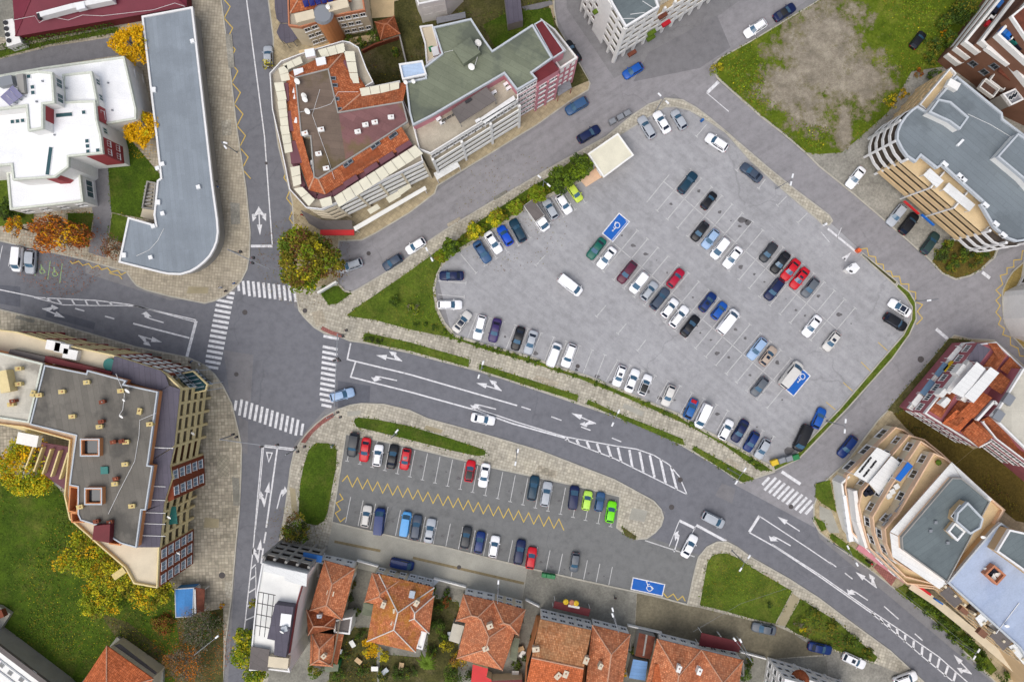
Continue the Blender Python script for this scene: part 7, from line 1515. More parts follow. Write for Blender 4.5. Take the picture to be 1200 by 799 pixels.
plant('corner_tree', 357, 303, 40, 12.5, ['leaf_olive', 'leaf_green', 'leaf_lemon', 'leaf_bright', 'leaf_brown'], (6, 3, 1.2, 1.4, 2), 'large olive and yellow tinged tree at the street corner', n=11000, size=.42, m=120, k=.2, zc=7.5)
for x, y, r, h, kd, lab in ((658, 210, 17, 6.5, 0, 'tallest deep green tree of the hedge row, over a white car'), (681, 195, 15, 5.5, 0, 'green tree at the kiosk end of the hedge row'), (630, 226, 12.5, 4.2, 1, 'yellow green tree above the box truck'), (604, 243, 9.5, 3.4, 1, 'small yellow green tree above the petrol estate'), (581, 256, 11.5, 4, 2, 'yellowish tree above the vivid blue hatchback'), (556, 271, 11, 3.8, 2, 'spreading yellowish tree above the steel blue sedan'), (528, 291, 12, 4.6, 0, 'green tree at the west end of the hedge row'), (517, 300, 8, 2.8, 1, 'lowest bushy tree at the tip of the hedge row')):
    plant('hedge_tree', x, y, r, h, (['leaf_green', 'leaf_bright', 'leaf_deep'], ['leaf_bright', 'leaf_olive', 'leaf_lime'], ['leaf_lime', 'leaf_lemon', 'leaf_olive'])[kd], (4, 2.5, 2), lab, group='trees in the hedge row of the car park', n=int(900+r*r*7), size=.34, m=int(18+r*1.6), k=.27)
for i, (x, y) in enumerate(((538, 284), (545, 280), (568, 266), (592, 252), (616, 236), (642, 220), (668, 206))): plant('shrub', x, y, 6, 1.5, ['leaf_bright', 'leaf_green', 'leaf_olive'], (3, 3, 2), 'low green shrub filling the hedge row under the trees', 'shrub', 'low shrubs under the hedge row', n=320, size=.26, m=10, trunk=False)
for x, y in ((520, 390), (530, 395), (539.5, 398), (559, 404), (567.5, 406.5), (576, 409), (585, 411), (594, 414), (602.5, 417), (620, 422), (628.5, 424.5), (656, 434), (673.5, 440), (700, 450), (709, 454), (758, 474), (781, 484), (811, 498), (880, 540), (889, 546), (509, 384), (498, 381), (487, 379)):
    plant('clipped_shrub', x, y, 4.4, 1.1, ['leaf_green', 'leaf_deep', 'leaf_bright'], (4, 2, 1), 'small round green shrub in the row along the car park kerb', 'shrub', 'clipped shrubs along the car park kerb', n=170, size=.2, m=9, trunk=False)
for x, y in ((430, 396), (437, 398), (445, 400)): plant('clipped_shrub', x, y, 4.5, .8, ['leaf_dusk', 'leaf_deep'], (3, 2), 'low dark shrub at the west end of the road verge', 'shrub', 'dark shrubs on the road verge', n=160, size=.2, m=9, trunk=False)
plant('bush', 462, 352, 8, 1.6, ['leaf_deep', 'leaf_green'], (3, 2), 'dark bush on the grass triangle west of the car park', 'bush', n=400, size=.26, m=14, trunk=False)
plant('bush', 485, 361, 8, 1.4, ['leaf_grey', 'leaf_green', 'leaf_lime'], (3, 2, 2), 'pale silvery bush on the grass triangle west of the car park', 'bush', n=380, size=.24, m=14, trunk=False)
plant('street_tree', 345, 621, 18.5, 5.5, ['leaf_dusk', 'leaf_olive', 'leaf_green', 'leaf_brown'], (4, 3.5, 2, .5), 'dull olive tree at the foot of the oval grass bed', n=2400, size=.3, m=40)
plant('street_tree', 24, 548, 38, 8, ['leaf_yellow', 'leaf_lemon', 'leaf_gold', 'leaf_lime'], (2.5, 5, 1, 4), 'big lemon yellow tree at the left edge behind the west block', n=8200, size=.36, m=110, k=.22)
for x, y, r, h, w, lab in ((100, 654, 37, 7, (3, 3, 2, 4), 'yellow green tree nearest the open grass, west of the garden group'), (138, 664, 35, 7.5, (5, 4, 3, 2), 'most golden tree in the garden group, tucked under the west block terrace'), (172, 690, 31, 6, (2, 4, 4, 3), 'olive tinted tree at the east end of the garden group'), (114, 704, 28, 5, (3, 3, 1, 5), 'lowest yellow green tree of the garden group')):
    plant('garden_tree', x, y, r, h, ['leaf_gold', 'leaf_lemon', 'leaf_olive', 'leaf_lime'], (w[0]*.4, w[1], w[2]*1.4, w[3]*1.6), lab, group='yellow trees behind the west block', n=int(r*r*4), size=.34, m=int(r*2.4), k=.24)
plant('bare_tree', 233, 738, 26, 8, ['leaf_grey', 'leaf_dusk', 'leaf_deep'], (3, 2, 2), 'nearly bare grey tree beside the blue container', n=2600, size=.24, m=70, bark='bark_grey', bare=8)
plant('bare_tree', 215, 778, 26, 7, ['leaf_brown', 'leaf_orange', 'leaf_grey'], (4, 2, 3), 'thin brown leaved tree at the bottom of the west street', n=2600, size=.24, m=70, bark='bark_grey', bare=8)
plant('bush', 188, 735, 15, 2.2, ['leaf_rust', 'leaf_brown', 'leaf_olive'], (3, 3, 3), 'rusty brown bush between garden group and bare trees', 'bush', n=1500, size=.24, m=24, trunk=False)
plant('bush', 250, 730, 9, 2, ['leaf_deep', 'leaf_dusk'], (3, 3), 'dark green bush behind the bare grey tree', 'bush', n=420, size=.24, m=16, trunk=False)
plant('shrub', 259, 710, 4, 1, ['leaf_gold', 'leaf_orange'], (3, 1), 'tiny golden shrub on the west pavement', 'shrub', n=120, size=.2, m=6, trunk=False)
for x, y, r, h, lab in ((285, 747, 14, 5.5, 'upper yellow green tree leaning over the lower street'), (285, 770, 17, 6, 'middle yellow green tree leaning over the lower street'), (297, 790, 16, 5.5, 'bottom yellow green tree leaning over the lower street')): plant('street_tree', x, y, r, h, ['leaf_lime', 'leaf_bright', 'leaf_lemon', 'leaf_green'], (3, 3, 3, 1.5), lab, group='trees beside the narrow white block', n=int(r*r*6), size=.32, m=34)
plant('potted_tree', 297, 706, 6.5, 4.5, ['leaf_lime', 'leaf_olive', 'leaf_lemon'], (3, 2, 1), 'small yellow green tree hugging the white block wall', n=260, size=.26, m=12)
plant('street_tree', 314, 76, 7, 5, ['leaf_lemon', 'leaf_olive'], (2, 2), 'thin leafless roadside tree over the grey hatchback', n=130, size=.24, m=14, bark='bark_grey', bare=6)
# field corner, top right
for x, y, r, h, lab in ((1136, 10, 18, 5, 'largest dark green thicket at the top of the weedy field'), (1112, 22, 13, 3.5, 'dark green thicket left of the largest one'), (1118, 44, 12, 3, 'green thicket behind the black wreck'), (1098, 52, 12, 2.6, 'spreading thicket beside the black wreck'), (1092, 66, 9, 2, 'lowest thicket below the black wreck')): plant('thicket', x, y, r, h, ['leaf_deep', 'leaf_green', 'leaf_olive'], (4, 3, 1.5), lab, 'bush', 'thickets at the field corner', n=int(400+r*r*4), size=.3, m=int(10+r*1.5), trunk=False)
plant('shrub', 1107, 38, 5, 1.5, ['leaf_orange', 'leaf_gold'], (2, 2), 'small orange shrub among the thickets', 'shrub', n=160, size=.22, m=8, trunk=False)
plant('shrub', 1047, 117, 9, 2, ['leaf_lemon', 'leaf_gold', 'leaf_olive'], (3, 2, 2), 'yellow shrub on the slope above the curved block', 'shrub', n=420, size=.24, m=14, trunk=False); plant('shrub', 1060, 109, 7, 1.6, ['leaf_olive', 'leaf_gold'], (3, 2), 'olive shrub uphill of the yellow one', 'shrub', n=300, size=.24, m=12, trunk=False)
plant('bush', 1097, 86, 9, 2.5, ['leaf_deep', 'leaf_green'], (3, 2), 'dark bush against the top corner of the curved block', 'bush', n=420, size=.26, m=14, trunk=False); plant('shrub', 1078, 86, 7, 1.5, ['leaf_rust', 'leaf_olive', 'leaf_orange'], (3, 2, 1), 'russet shrub on the bank beside the dark bush', 'shrub', n=280, size=.22, m=12, trunk=False)
plant('shrub', 841, 79, 8.5, 2.2, ['leaf_olive', 'leaf_lemon', 'leaf_bright'], (3, 2, 2), 'yellow green shrub at the sharp west corner of the field', 'shrub', n=420, size=.24, m=14, trunk=False)
for i, (x, y, r, lab) in enumerate(((1105, 298, 10, 'leftmost shrub of the planted corner under the curved block'), (1119, 311, 9, 'lowest shrub of the planted corner'), (1128, 298, 11, 'middle dark shrub of the planted corner'), (1144, 304, 10, 'shrub right of the middle one in the planted corner'), (1157, 294, 9, 'rightmost shrub of the planted corner'), (1112, 287, 8, 'topmost shrub of the planted corner'))): plant('shrub', x, y, r, 2.0, ['leaf_deep', 'leaf_green', 'leaf_olive', 'leaf_dusk'], ((4, 3, 1, 2), (2, 4, 2, 1))[i % 2], lab, 'shrub', 'shrubs of the planted corner', n=520, size=.26, m=18, trunk=False)
# strip along the pale blue roofed block
for i in range(11):
    t = i/10; plant('shrub', 1074+82*t+(3 if i % 2 else -2), 698+84*t-(4 if i % 2 else 0), 8+(i % 3), 1.8+.3*(i % 3), ['leaf_deep', 'leaf_green', 'leaf_bright'], (4, 3, 1), 'dark green shrub in the strip between main road and pale blue roofed block', 'shrub', 'shrubs in the roadside strip', n=430, size=.26, m=16, trunk=False)
plant('bush', 1178, 794, 9, 2, ['leaf_deep', 'leaf_green'], (3, 3), 'round dark bush at the bottom right corner', 'bush', n=420, size=.24, m=18, trunk=False)
plant('bush', 939, 731, 8, 1.8, ['leaf_grey', 'leaf_green', 'leaf_lime'], (2, 3, 1), 'grey green bush in the small grass triangle', 'bush', n=330, size=.22, m=14, trunk=False); plant('shrub', 943, 740, 5, 1, ['leaf_lemon', 'leaf_gold'], (3, 1), 'bright yellow shrub in the small grass triangle', 'shrub', n=150, size=.2, m=8, trunk=False)
for x, y, r, lab in ((955, 722, 11, 'west bush of the small grass triangle'), (976, 733, 10, 'middle bush of the small grass triangle'), (1000, 752, 11, 'east bush of the small grass triangle'), (1018, 767, 8, 'bush at the tip of the small grass triangle')): plant('bush', x, y, r, 1.4, ['leaf_deep', 'leaf_olive', 'leaf_green'], (3, 2, 2), lab, 'bush', 'bushes in the small grass triangle', n=420, size=.24, m=18, trunk=False)
plant('bush', 903, 709, 4.5, .8, ['leaf_deep', 'leaf_dusk'], (3, 2), 'dark tuft on the green triangle by the path', 'bush', n=140, size=.2, m=8, trunk=False)
# gardens between the houses
for x, y, r, h, mt, lab in ((431, 762, 13, 3.5, ['leaf_yellow', 'leaf_gold', 'leaf_lemon'], 'bright yellow garden tree below the lichen roofed house'), (450, 769, 8, 2.5, ['leaf_lemon', 'leaf_olive'], 'yellow olive shrub right of the bright yellow garden tree'), (367, 787, 12, 3.5, ['leaf_green', 'leaf_olive'], 'green garden tree at the foot of the narrow tiled house'), (395, 792, 9, 3, ['leaf_deep', 'leaf_green'], 'dark garden bush right of the green garden tree'), (522, 706, 8, 3, ['leaf_deep', 'leaf_rust'], 'dark russet bush in the passage between two houses'), (523, 690+5, 5, 2, ['leaf_deep', 'leaf_green'], 'small dark bush at the lane end of the passage'), (512, 735, 10, 3, ['leaf_deep', 'leaf_green'], 'dark green bush in the middle of the passage'), (523, 758, 9, 3, ['leaf_olive', 'leaf_lemon'], 'olive garden bush by the cross hipped house'), (537, 775, 13, 4, ['leaf_brown', 'leaf_gold', 'leaf_olive'], 'brown and gold garden tree left of the red roof annex'), (530, 796, 14, 4, ['leaf_deep', 'leaf_green'], 'dark garden tree at the bottom edge by the red roof annex'), (730, 790, 6, 2, ['leaf_gold', 'leaf_yellow'], 'golden shrub squeezed beside the pale blue shed'), (872, 790, 12, 3.5, ['leaf_deep', 'leaf_green'], 'dark garden tree between long house and white terraced house'), (465, 790, 10, 2.5, ['leaf_deep', 'leaf_dusk', 'leaf_green'], 'dark shrub at the bottom edge below the lichen roofed house'), (408, 700, 7, 2.5, ['leaf_deep', 'leaf_dusk'], 'dark shrub in the gap beside the narrow tiled house'), (412, 685, 6, 2, ['leaf_deep', 'leaf_brown'], 'brownish shrub in the gap nearest the lane'), (605, 780, 7, 2, ['leaf_green', 'leaf_dusk'], 'green shrub in the yard right of the cross hipped house')):
    plant('garden_shrub', x, y, r, h, mt, [3]+[2]*(len(mt)-1), lab, 'bush', 'garden greenery between the houses', n=int(160+r*r*4), size=.25, m=int(8+r*1.3), trunk=False)
for x, y, r, lab in ((408, 46, 8, 'green bush below the round stair tower'), (436, 40, 9, 'dark bush left of the garden pavilion'), (422, 48, 7, 'olive bush between stair tower and garden pavilion'), (462, 60, 6, 'small bush behind the brick garden wall')): plant('bush', x, y, r, 2.2, ['leaf_green', 'leaf_deep', 'leaf_olive'], (3, 3, 1), lab, 'bush', 'bushes behind the beige house', n=360, size=.24, m=14, trunk=False)
for x, y, r in ((514, 716, 8), (520, 747, 8), (506, 762, 8), (421, 744, 7), (404, 768, 6), (482, 788, 9), (447, 792, 8), (418, 718, 6), (409, 672, 5), (624, 748, 5), (616, 772, 6), (742, 762, 5), (878, 778, 8), (508, 695, 6), (548, 792, 7), (424, 786, 8)): plant('garden_shrub', x, y, r, 1.9, ['leaf_deep', 'leaf_dusk', 'leaf_olive', 'leaf_green'], (3, 3, 1, 2), 'low dark shrub in the yards between the tiled houses', 'bush', 'low shrubs in the yards', n=int(140+r*r*4), size=.24, m=14, trunk=False)
for i, (x, y) in enumerate(((440, 781), (452, 784), (471, 778), (414, 752), (398, 760), (610, 758), (612, 764), (528, 742), (421, 772), (604, 786), (510, 680))):
    r_ = empty('garden_table', (*P(x, y), .17), 'small pale garden table in the yards between the tiled houses', 'table', 'garden tables in the yards', i*.7)
    for n_, mb_ in [('tabletop', MB().box((0, 0, .68), (1.3, .85, .06)))]+[('leg', MB().box((sx*.55, sy*.33, 0), (.07, .07, .68))) for sx in (-1, 1) for sy in (-1, 1)]: o = D.objects.new(n_, mb_.mesh(n_, ('awning_white', 'blue_trim', 'tan_wall')[i % 3])); COL.objects.link(o); o.parent = r_
# palm
pr = empty('palm_tree', (*P(500, 776, 3), .14), 'palm with arching fronds on a garden terrace', 'palm')
m = MB(); m.tube([(0, 0, 0), (.05, 0, 1.5), (0, .05, 2.8)], [.22, .17, .15], 8); o = D.objects.new('trunk', m.mesh('trunk', 'bark')); COL.objects.link(o); o.parent = pr
m = MB()
for i in range(15):
    a = 2*PI*i/15+RNG.uniform(-.15, .15); L = RNG.uniform(1.7, 2.3); c, s = math.cos(a), math.sin(a); prev = None
    for k in range(6):
        t = k/5; d = L*t; z = 2.8+.7*math.sin(t*PI*.9)-.9*t*t; wd = .26*math.sin(PI*(.12+.86*t)); cur = [(d*c-s*wd, d*s+c*wd, z-.06), (d*c, d*s, z+.05), (d*c+s*wd, d*s-c*wd, z-.06)]
        if prev: m.add(prev+cur, [(0, 3, 4, 1), (1, 4, 5, 2)])
        prev = cur
o = D.objects.new('crown', m.mesh('crown', 'leaf_green')); COL.objects.link(o); o.parent = pr
# clipped hedge by the maroon hall
hg = empty('hedge', (*P(60, 52), .14), 'long clipped green hedge between maroon hall and driveway', 'hedge')
pl = PW([(-60, 74), (0, 62), (40, 52), (90, 44), (138, 35)]); q = []
for a, c in zip(pl[:-1], pl[1:]):
    L = dist(a, c); n = int(L*60)
    t = RNG.uniform(0, 1, n); d = ((c[0]-a[0])/L, (c[1]-a[1])/L); o_ = RNG.uniform(-1, 1, n)*.95; q.append(np.stack([a[0]+d[0]*L*t-d[1]*o_, a[1]+d[1]*L*t+d[0]*o_, .3+1.5*(1-np.abs(o_/1.0)**4)*RNG.uniform(.75, 1.05, n)], 1))
q = np.concatenate(q)-np.array([*P(60, 52), 0.0]); o = D.objects.new('crown', leafmesh('crown', q, .28, ['leaf_green', 'leaf_deep', 'leaf_dusk'], RNG.choice(3, len(q), p=[.5, .35, .15]))); COL.objects.link(o); o.parent = hg
# weeds and rough tussocks: nobody could count them
def weeds(polys, n, size, mats, p, label, z=.19, h=.25):
    out = []
    for poly, share in polys:
        w_ = PW(poly); xs = [a for a, _ in w_]; ys = [b_ for _, b_ in w_]; k = int(n*share); x = RNG.uniform(min(xs), max(xs), k*3); y = RNG.uniform(min(ys), max(ys), k*3); ins = np.zeros(k*3, bool)
        for i in range(len(w_)):
            (x1, y1), (x2, y2) = w_[i], w_[(i+1) % len(w_)]
            if abs(y2-y1) > 1e-9: ins ^= ((y1 > y) != (y2 > y)) & (x < (x2-x1)*(y-y1)/(y2-y1)+x1)
        # patchy: keep where a few slow waves agree
        f = np.sin(x*.35+1.3*np.sin(y*.22))+np.sin(y*.41+1.7*np.sin(x*.17))+RNG.normal(size=k*3)*.7; ok = np.where(ins & (f > .2))[0][:k]
        out.append(np.stack([x[ok], y[ok], z+RNG.uniform(0, h, len(ok))], 1))
    out = np.concatenate(out); o = D.objects.new('weeds', leafmesh('weeds', out, size, mats, RNG.choice(len(mats), len(out), p=p), up=.9)); COL.objects.link(o); o['kind'] = 'stuff'; o['label'] = label; o['category'] = 'weeds'
weeds([([(843, 72), (890, 48), (905, 60), (892, 110), (940, 145), (975, 150), (960, 180), (920, 156), (862, 107)], .45), ([(1030, -40), (1130, -40), (1110, 78), (1068, 84), (1040, 132), (1004, 166), (1000, 140), (1030, 115), (1036, 60)], .55)], 7000, .3, ['leaf_bright', 'leaf_green', 'leaf_olive', 'leaf_lemon'], [.36, .38, .25, .01], 'rough weeds and grass tussocks over the gravel field')
weeds([([(0, 562), (60, 562), (120, 642), (200, 692), (200, 790), (90, 780), (10, 740)], 1)], 5000, .26, ['leaf_green', 'leaf_deep', 'leaf_olive'], [.5, .3, .2], 'rough grass and fallen leaves behind the west block')
weeds([([(406, 370), (480, 319), (512, 300), (510, 362), (530, 392), (480, 384)], .5), ([(830, 656), (860, 652), (926, 692), (908, 728), (822, 706)], .5)], 2600, .2, ['leaf_green', 'leaf_olive', 'leaf_bright'], [.4, .3, .3], 'coarse grass tufts on the two grass triangles', h=.08)
weeds([([(430, 25), (560, 25), (570, 60), (540, 150), (470, 120), (430, 100)], .3), ([(1046, 486), (1140, 530), (1200, 600), (1190, 612), (1110, 550)], .4), ([(940, 704), (1026, 772), (975, 758), (925, 736)], .15), ([(392, 740), (440, 740), (440, 799), (390, 799)], .15)], 3600, .26, ['leaf_dusk', 'leaf_olive', 'leaf_brown'], [.4, .35, .25], 'dry weeds in the yards between the buildings')

fr = []
for pts, z in FRINGE:
    w_ = PW(pts)
    for a, c in zip(w_, w_[1:]+w_[:1]):
        L = dist(a, c)
        if L > 60 or max(abs(a[0]), abs(c[0])) > 105: continue
        n = int(L*5); t = RNG.uniform(0, 1, n); o_ = RNG.normal(0, .16, n)+.16*np.sin(t*L*1.9+L)+.1*np.sin(t*L*.7); d = ((c[0]-a[0])/max(L, .01), (c[1]-a[1])/max(L, .01)); fr.append(np.stack([a[0]+d[0]*L*t-d[1]*o_, a[1]+d[1]*L*t+d[0]*o_, z-.03+RNG.uniform(0, .08, n)], 1))
fr = np.concatenate(fr); o = D.objects.new('grass', leafmesh('grass', fr, .26, ['leaf_green', 'leaf_olive', 'leaf_deep'], RNG.choice(3, len(fr), p=[.45, .25, .3]), up=1.2)); COL.objects.link(o); o['kind'] = 'stuff'; o['label'] = 'ragged grass growing over the edges of the lawns'; o['category'] = 'grass'
def litter(px, py, r, n, mats, label, z=.15):
    a = RNG.uniform(0, 2*PI, n); q = r*S*np.sqrt(RNG.uniform(0, 1, n)); c = P(px, py); o = D.objects.new('leaf_litter', leafmesh('leaf_litter', np.stack([c[0]+q*np.cos(a), c[1]+q*np.sin(a), np.full(n, z)+RNG.uniform(0, .03, n)], 1), .17, mats, RNG.integers(0, len(mats), n), up=3)); COL.objects.link(o); o['kind'] = 'stuff'; o['label'] = label; o['category'] = 'leaves'
litter(357, 305, 56, 1000, ['leaf_brown', 'leaf_brown', 'leaf_olive'], 'fallen leaves round the large corner tree'); litter(70, 290, 58, 1500, ['leaf_rust', 'leaf_orange', 'leaf_brown'], 'russet leaves blown along the kerb of the white building'); litter(163, 152, 34, 500, ['leaf_gold', 'leaf_yellow'], 'yellow leaves under the lower globe tree', .2)
litter(120, 690, 90, 1800, ['leaf_olive', 'leaf_lemon', 'leaf_brown'], 'yellow leaves on the grass behind the west block', .2); litter(225, 755, 48, 1800, ['leaf_brown', 'leaf_rust', 'leaf_orange'], 'brown leaves under the bare trees', .21); litter(345, 625, 34, 400, ['leaf_brown', 'leaf_olive'], 'leaves under the dull olive tree', .15); litter(600, 250, 70, 500, ['leaf_olive', 'leaf_brown'], 'leaves along the hedge row', .14)
# ------------------------------------------------------------------ street furniture
def lamp(h1, h2, label, H=8.5, base=None, name='street_lamp'):
    """pole with one or two arms; heads given by photo pixels at lamp height"""
    a = P(*h1, H); c = P(*h2, H) if h2 else None
    bx = P(*base) if base else (lerp(a, c, .5) if c else a)
    r = empty(name, (*bx, .12), label, 'street lamp', 'street lamps'); org = ORG[r]
    m = MB(); m.tube([(*bx, .1), (*bx, H-.3)], [.1, .06], 8); m.cyl(bx[0], bx[1], .1, .5, .16, 8); m.build('pole', 'grey_metal', r)
    for e in (a, c):
        if e is None: continue
        m = MB(); m.tube([(*bx, H-.35), (*lerp(bx, e, .3), H-.1), (*e, H)], [.05, .045, .04], 6); m.build('arm', 'grey_metal', r)
        d = math.atan2(e[1]-bx[1], e[0]-bx[0]); m = MB(); m.box((e[0], e[1], H-.06), (.8, .32, .14), d, taper=.8); o = m.build('lamp_head', 'white_plastic', r); m = MB(); m.box((e[0], e[1], H-.075), (.5, .22, .014), d); m.build('lens', 'lamp_glass', o)
for h1, h2, lab, bs in (((264, 167.5), (264, 172.5), 'twin headed lamp leaning from the kerb beside the grey pavilion', (278, 179)), ((632, 207), (643, 217), 'twin headed lamp in the hedge row near the tallest hedge tree', None), ((500, 292), (506, 304), 'twin headed lamp at the west tip of the hedge row', None), ((929, 206), (927, 215), 'twin headed lamp on the northeast pavement', None), ((773, 111), (782, 120), 'twin headed lamp on the curved northern pavement', None), ((1089, 352), None, 'single lamp reaching over the street at the zigzag line', (1073, 353)), ((991, 493), (990, 505), 'twin headed lamp over the east street by the parked blue estate', None), ((566, 425), (561, 441), 'twin headed lamp on the main pavement between the first verges', None), ((873, 550), (863, 565), 'twin headed lamp near the zebra at the east street mouth', None), ((725, 482), (718, 497), 'twin headed lamp on the main pavement by the hatched median', None), ((607, 528), (604, 543), 'twin headed lamp on the paving above the lower lot', None), ((868, 667), (878, 652), 'twin headed lamp on the green triangle beside the main road', None), ((584, 682), None, 'lamp with round head on the concrete lane by the cross hipped house', (584, 690)), ((718, 714), (718, 720.5), 'lamp with two white heads on the lane by the maroon canopy', (718, 722)), ((861, 749), (868, 750.5), 'lamp with two white heads in front of the long terracotta house', (866, 755)), ((1004.5, 661), (994, 641), 'lamp on the verge beside the parked motorbikes', None), ((1142, 770), (1147, 762), 'lamp at the shrub strip near the bottom right', None), ((254, 746), None, 'small lamp by the bare grey tree', (248, 747)), ((465, 505), None, 'short post lamp in the long grass strip above the red cars', (465, 508)), ((636, 175-100), None, '', None)):
    if lab: lamp(h1, h2, lab, base=bs)
def signal(base, heads, arm, label, H=6.2):
    bx = P(*base); r = empty('traffic_light', (*bx, .12), label, 'traffic light', 'traffic lights over the crossing')
    m = MB(); m.tube([(*bx, .1), (*bx, H+.3)], [.12, .09], 8); m.build('pole', 'grey_metal', r)
    if arm: e = P(*arm, H); m = MB(); m.tube([(*bx, H), (*e, H+.15)], [.09, .06], 6); m.build('arm', 'grey_metal', r)
    for (x, y), z in heads:
        c = P(x, y, z); m = MB(); m.box((c[0], c[1], z-.5), (.36, .42, 1.05), .3); o = m.build('signal_head', 'black_metal', r)
        for k in range(3): m = MB(); m.cyl(c[0]-.2, c[1], z-.35+.3*k, z-.15+.3*k, .1, 8); m.build('signal_lens', 'red_light' if k == 2 else 'glass_dark', o)
signal((281, 297), [((282, 295), 3), ((297, 302), 6), ((296, 308), 6)], (317, 316), 'signal pole with long arm over the northern stop line')
signal((272, 510), [((273, 509), 3), ((277, 512), 3), ((307, 523), 6), ((325, 521), 6)], (348, 527), 'signal gantry spanning the lower street, pole on the west pavement')
signal((346, 527), [((346.5, 524), 3), ((349, 529), 3), ((357, 523), 3)], None, 'signal pole on the south corner by the red paving')
signal((404, 392), [((402, 394), 3), ((406, 387), 3), ((396, 420), 6), ((398, 422.5), 6), ((392, 422.3), 6)], (391.5, 484), 'signal gantry spanning the eastern zebra crossing')
signal((392, 486), [((396, 483), 3), ((399, 488.5), 3)], None, 'signal pole at the south end of the eastern zebra')
def wheeled_bin(x, y, rot, col, lid, label, big=True, grp='waste bins', z=.02):
    c = P(x, y, 1); r = empty('waste_bin', (*c, z), label, 'waste bin', grp, rot); w, d, h = (1.35, 1.05, 1.15) if big else (.9, .8, 1.0)
    for n, mb_, mt in (('body', MB().box((0, 0, .15), (w*.86, d*.82, h), 0, 0, 1.12), col), ('lid', MB().box((0, 0, h+.155), (w, d, .16), 0, 0, .82), lid), ('handle', MB().box((0, -d*.5, h-.05), (w*.8, .06, .06)), 'black_metal')):
        o = D.objects.new(n, mb_.mesh(n, mt)); COL.objects.link(o); o.parent = r
    for sx in (-1, 1):
        for sy in (-1, 1): m = MB(); m.cyl(sx*w*.36, sy*d*.32, 0, .16, .08, 8); o = D.objects.new('wheel', m.mesh('wheel', 'rubber')); COL.objects.link(o); o.parent = r
wheeled_bin(907.5, 541.5, .35, 'yellow_plastic', 'yellow_plastic', 'yellow bin beside the zebra corner of the upper lot'); wheeled_bin(916, 539, .35, 'grey_metal', 'grey_metal', 'grey bin next to the yellow one'); wheeled_bin(924.5, 537, .35, 'grey_metal', 'grey_metal', 'grey bin next to the green one'); wheeled_bin(932, 535.5, .35, 'green_plastic', 'green_plastic', 'green bin at the east end of the corner bins')
for x, lab in ((637.5, 'leftmost of three green bins on the lane'), (643, 'middle of three green bins on the lane'), (648, 'rightmost of three green bins on the lane')): wheeled_bin(x, 673.4+(x-637)*.15, -.2, 'green_plastic', 'green_plastic', lab, False, z=.14)
for x, y, lab in ((717.5, 142.5, 'lowest grey bin behind the kiosk street kerb'), (727, 137.5, 'middle grey bin behind the kiosk street kerb'), (735, 133, 'upper grey bin behind the kiosk street kerb')): wheeled_bin(x, y, .5, 'grey_metal', 'grey_metal', lab)
# barrier by the booth
r = empty('entrance_barrier', (*P(1004, 294), .02), 'orange entrance barrier box with lowered arm by the pay booth', 'barrier'); c = P(1004, 294)
MB().box((c[0], c[1], .02), (.7, .6, 1.15), -.7).build('box', 'orange_plastic', r); e = P(1022, 310, 1); m = MB(); m.tube([(*c, 1.0), (*e, 1.0)], .05, 6); m.build('boom', 'grey_metal', r)
for x, y, lab in ((967, 263, 'ticket post on the pavement nose at the entrance'), (823, 141, 'blue topped post on the curved pavement')): c = P(x, y, .8); MBx = MB().box((c[0], c[1], .12), (.5, .4, 1.2), .6, taper=.9); tag(MBx.build('ticket_post', 'cloth_blue' if x < 900 else 'white_plastic'), lab, 'post')
# manhole covers
for x, y, rr, lab in ((287, 366, .5, 'round iron cover in the upper left of the crossing'), (277, 438.5, .42, 'round iron cover near the southwest zebra end'), (357.5, 364, .45, 'rusty round cover on the corner paving'), (787, 594, .5, 'round cover on the road by the lower lot island'), (797, 562, .5, 'round cover inside the tip of the hatched median'), (1079, 421, .6, 'large round cover on the east street'), (927, 593.5, .45, 'round cover beside the last zebra stripe'), (260.5, 673.5, .6, 'dark round cover on the west pavement'), (538, 664, .4, 'round cover on the drain line of the concrete lane'), (945, 123-5, .3, ''), (677, 429, .4, 'round cover in an empty bay of the shrub row'), (432, 297, .4, 'round cover on the northern street by the silver estate'), (312, 191.5, .3, 'small cover on the lane line of the upper street')):
    if lab: c = P(x, y); m = MB(); m.cyl(c[0], c[1], 0, .145 if (x in (357.5, 260.5, 538)) else .03, rr, 18); tag(m.build('manhole_cover', 'iron'), lab, 'manhole cover', 'manhole covers')
# information board on the corner grass
r = empty('sign_board', (*P(383, 336), .18), 'long blue white advertising board on the corner grass', 'sign'); a, c = P(372, 343, 3), P(394, 330, 3); m = MB(); m.strip([a, c], .35, 1.6, 3.2); m.build('board', 'awning_white', r); m = MB(); m.strip([lerp(a, c, .1), lerp(a, c, .9)], .37, 2.1, 2.9); m.build('stripe', 'blue_trim', r)
for t in (.12, .88): q = lerp(a, c, t); m = MB(); m.box((q[0], q[1], .1), (.14, .14, 1.5)); m.build('post', 'grey_metal', r)
# overhead cables
for pts, h, lab in ((((985, 641), (1005, 655), (1024, 668)), 7.5, 'overhead cable along the verge by the terraced block'), (((1048, 686), (1090, 720), (1134, 757), (1146, 764)), 7.5, 'overhead cable along the shrub strip'), (((812, 740), (868, 707), (937, 684)), 7.5, 'thin cable crossing the green triangle'), (((937, 684), (975, 668), (1004, 661)), 7.6, 'thin cable crossing the main road')):
    m = MB(); m.tube([(*P(*q, h), h) for q in pts], .018, 5); tag(m.build('overhead_cable', 'grey_metal'), lab, 'cable')
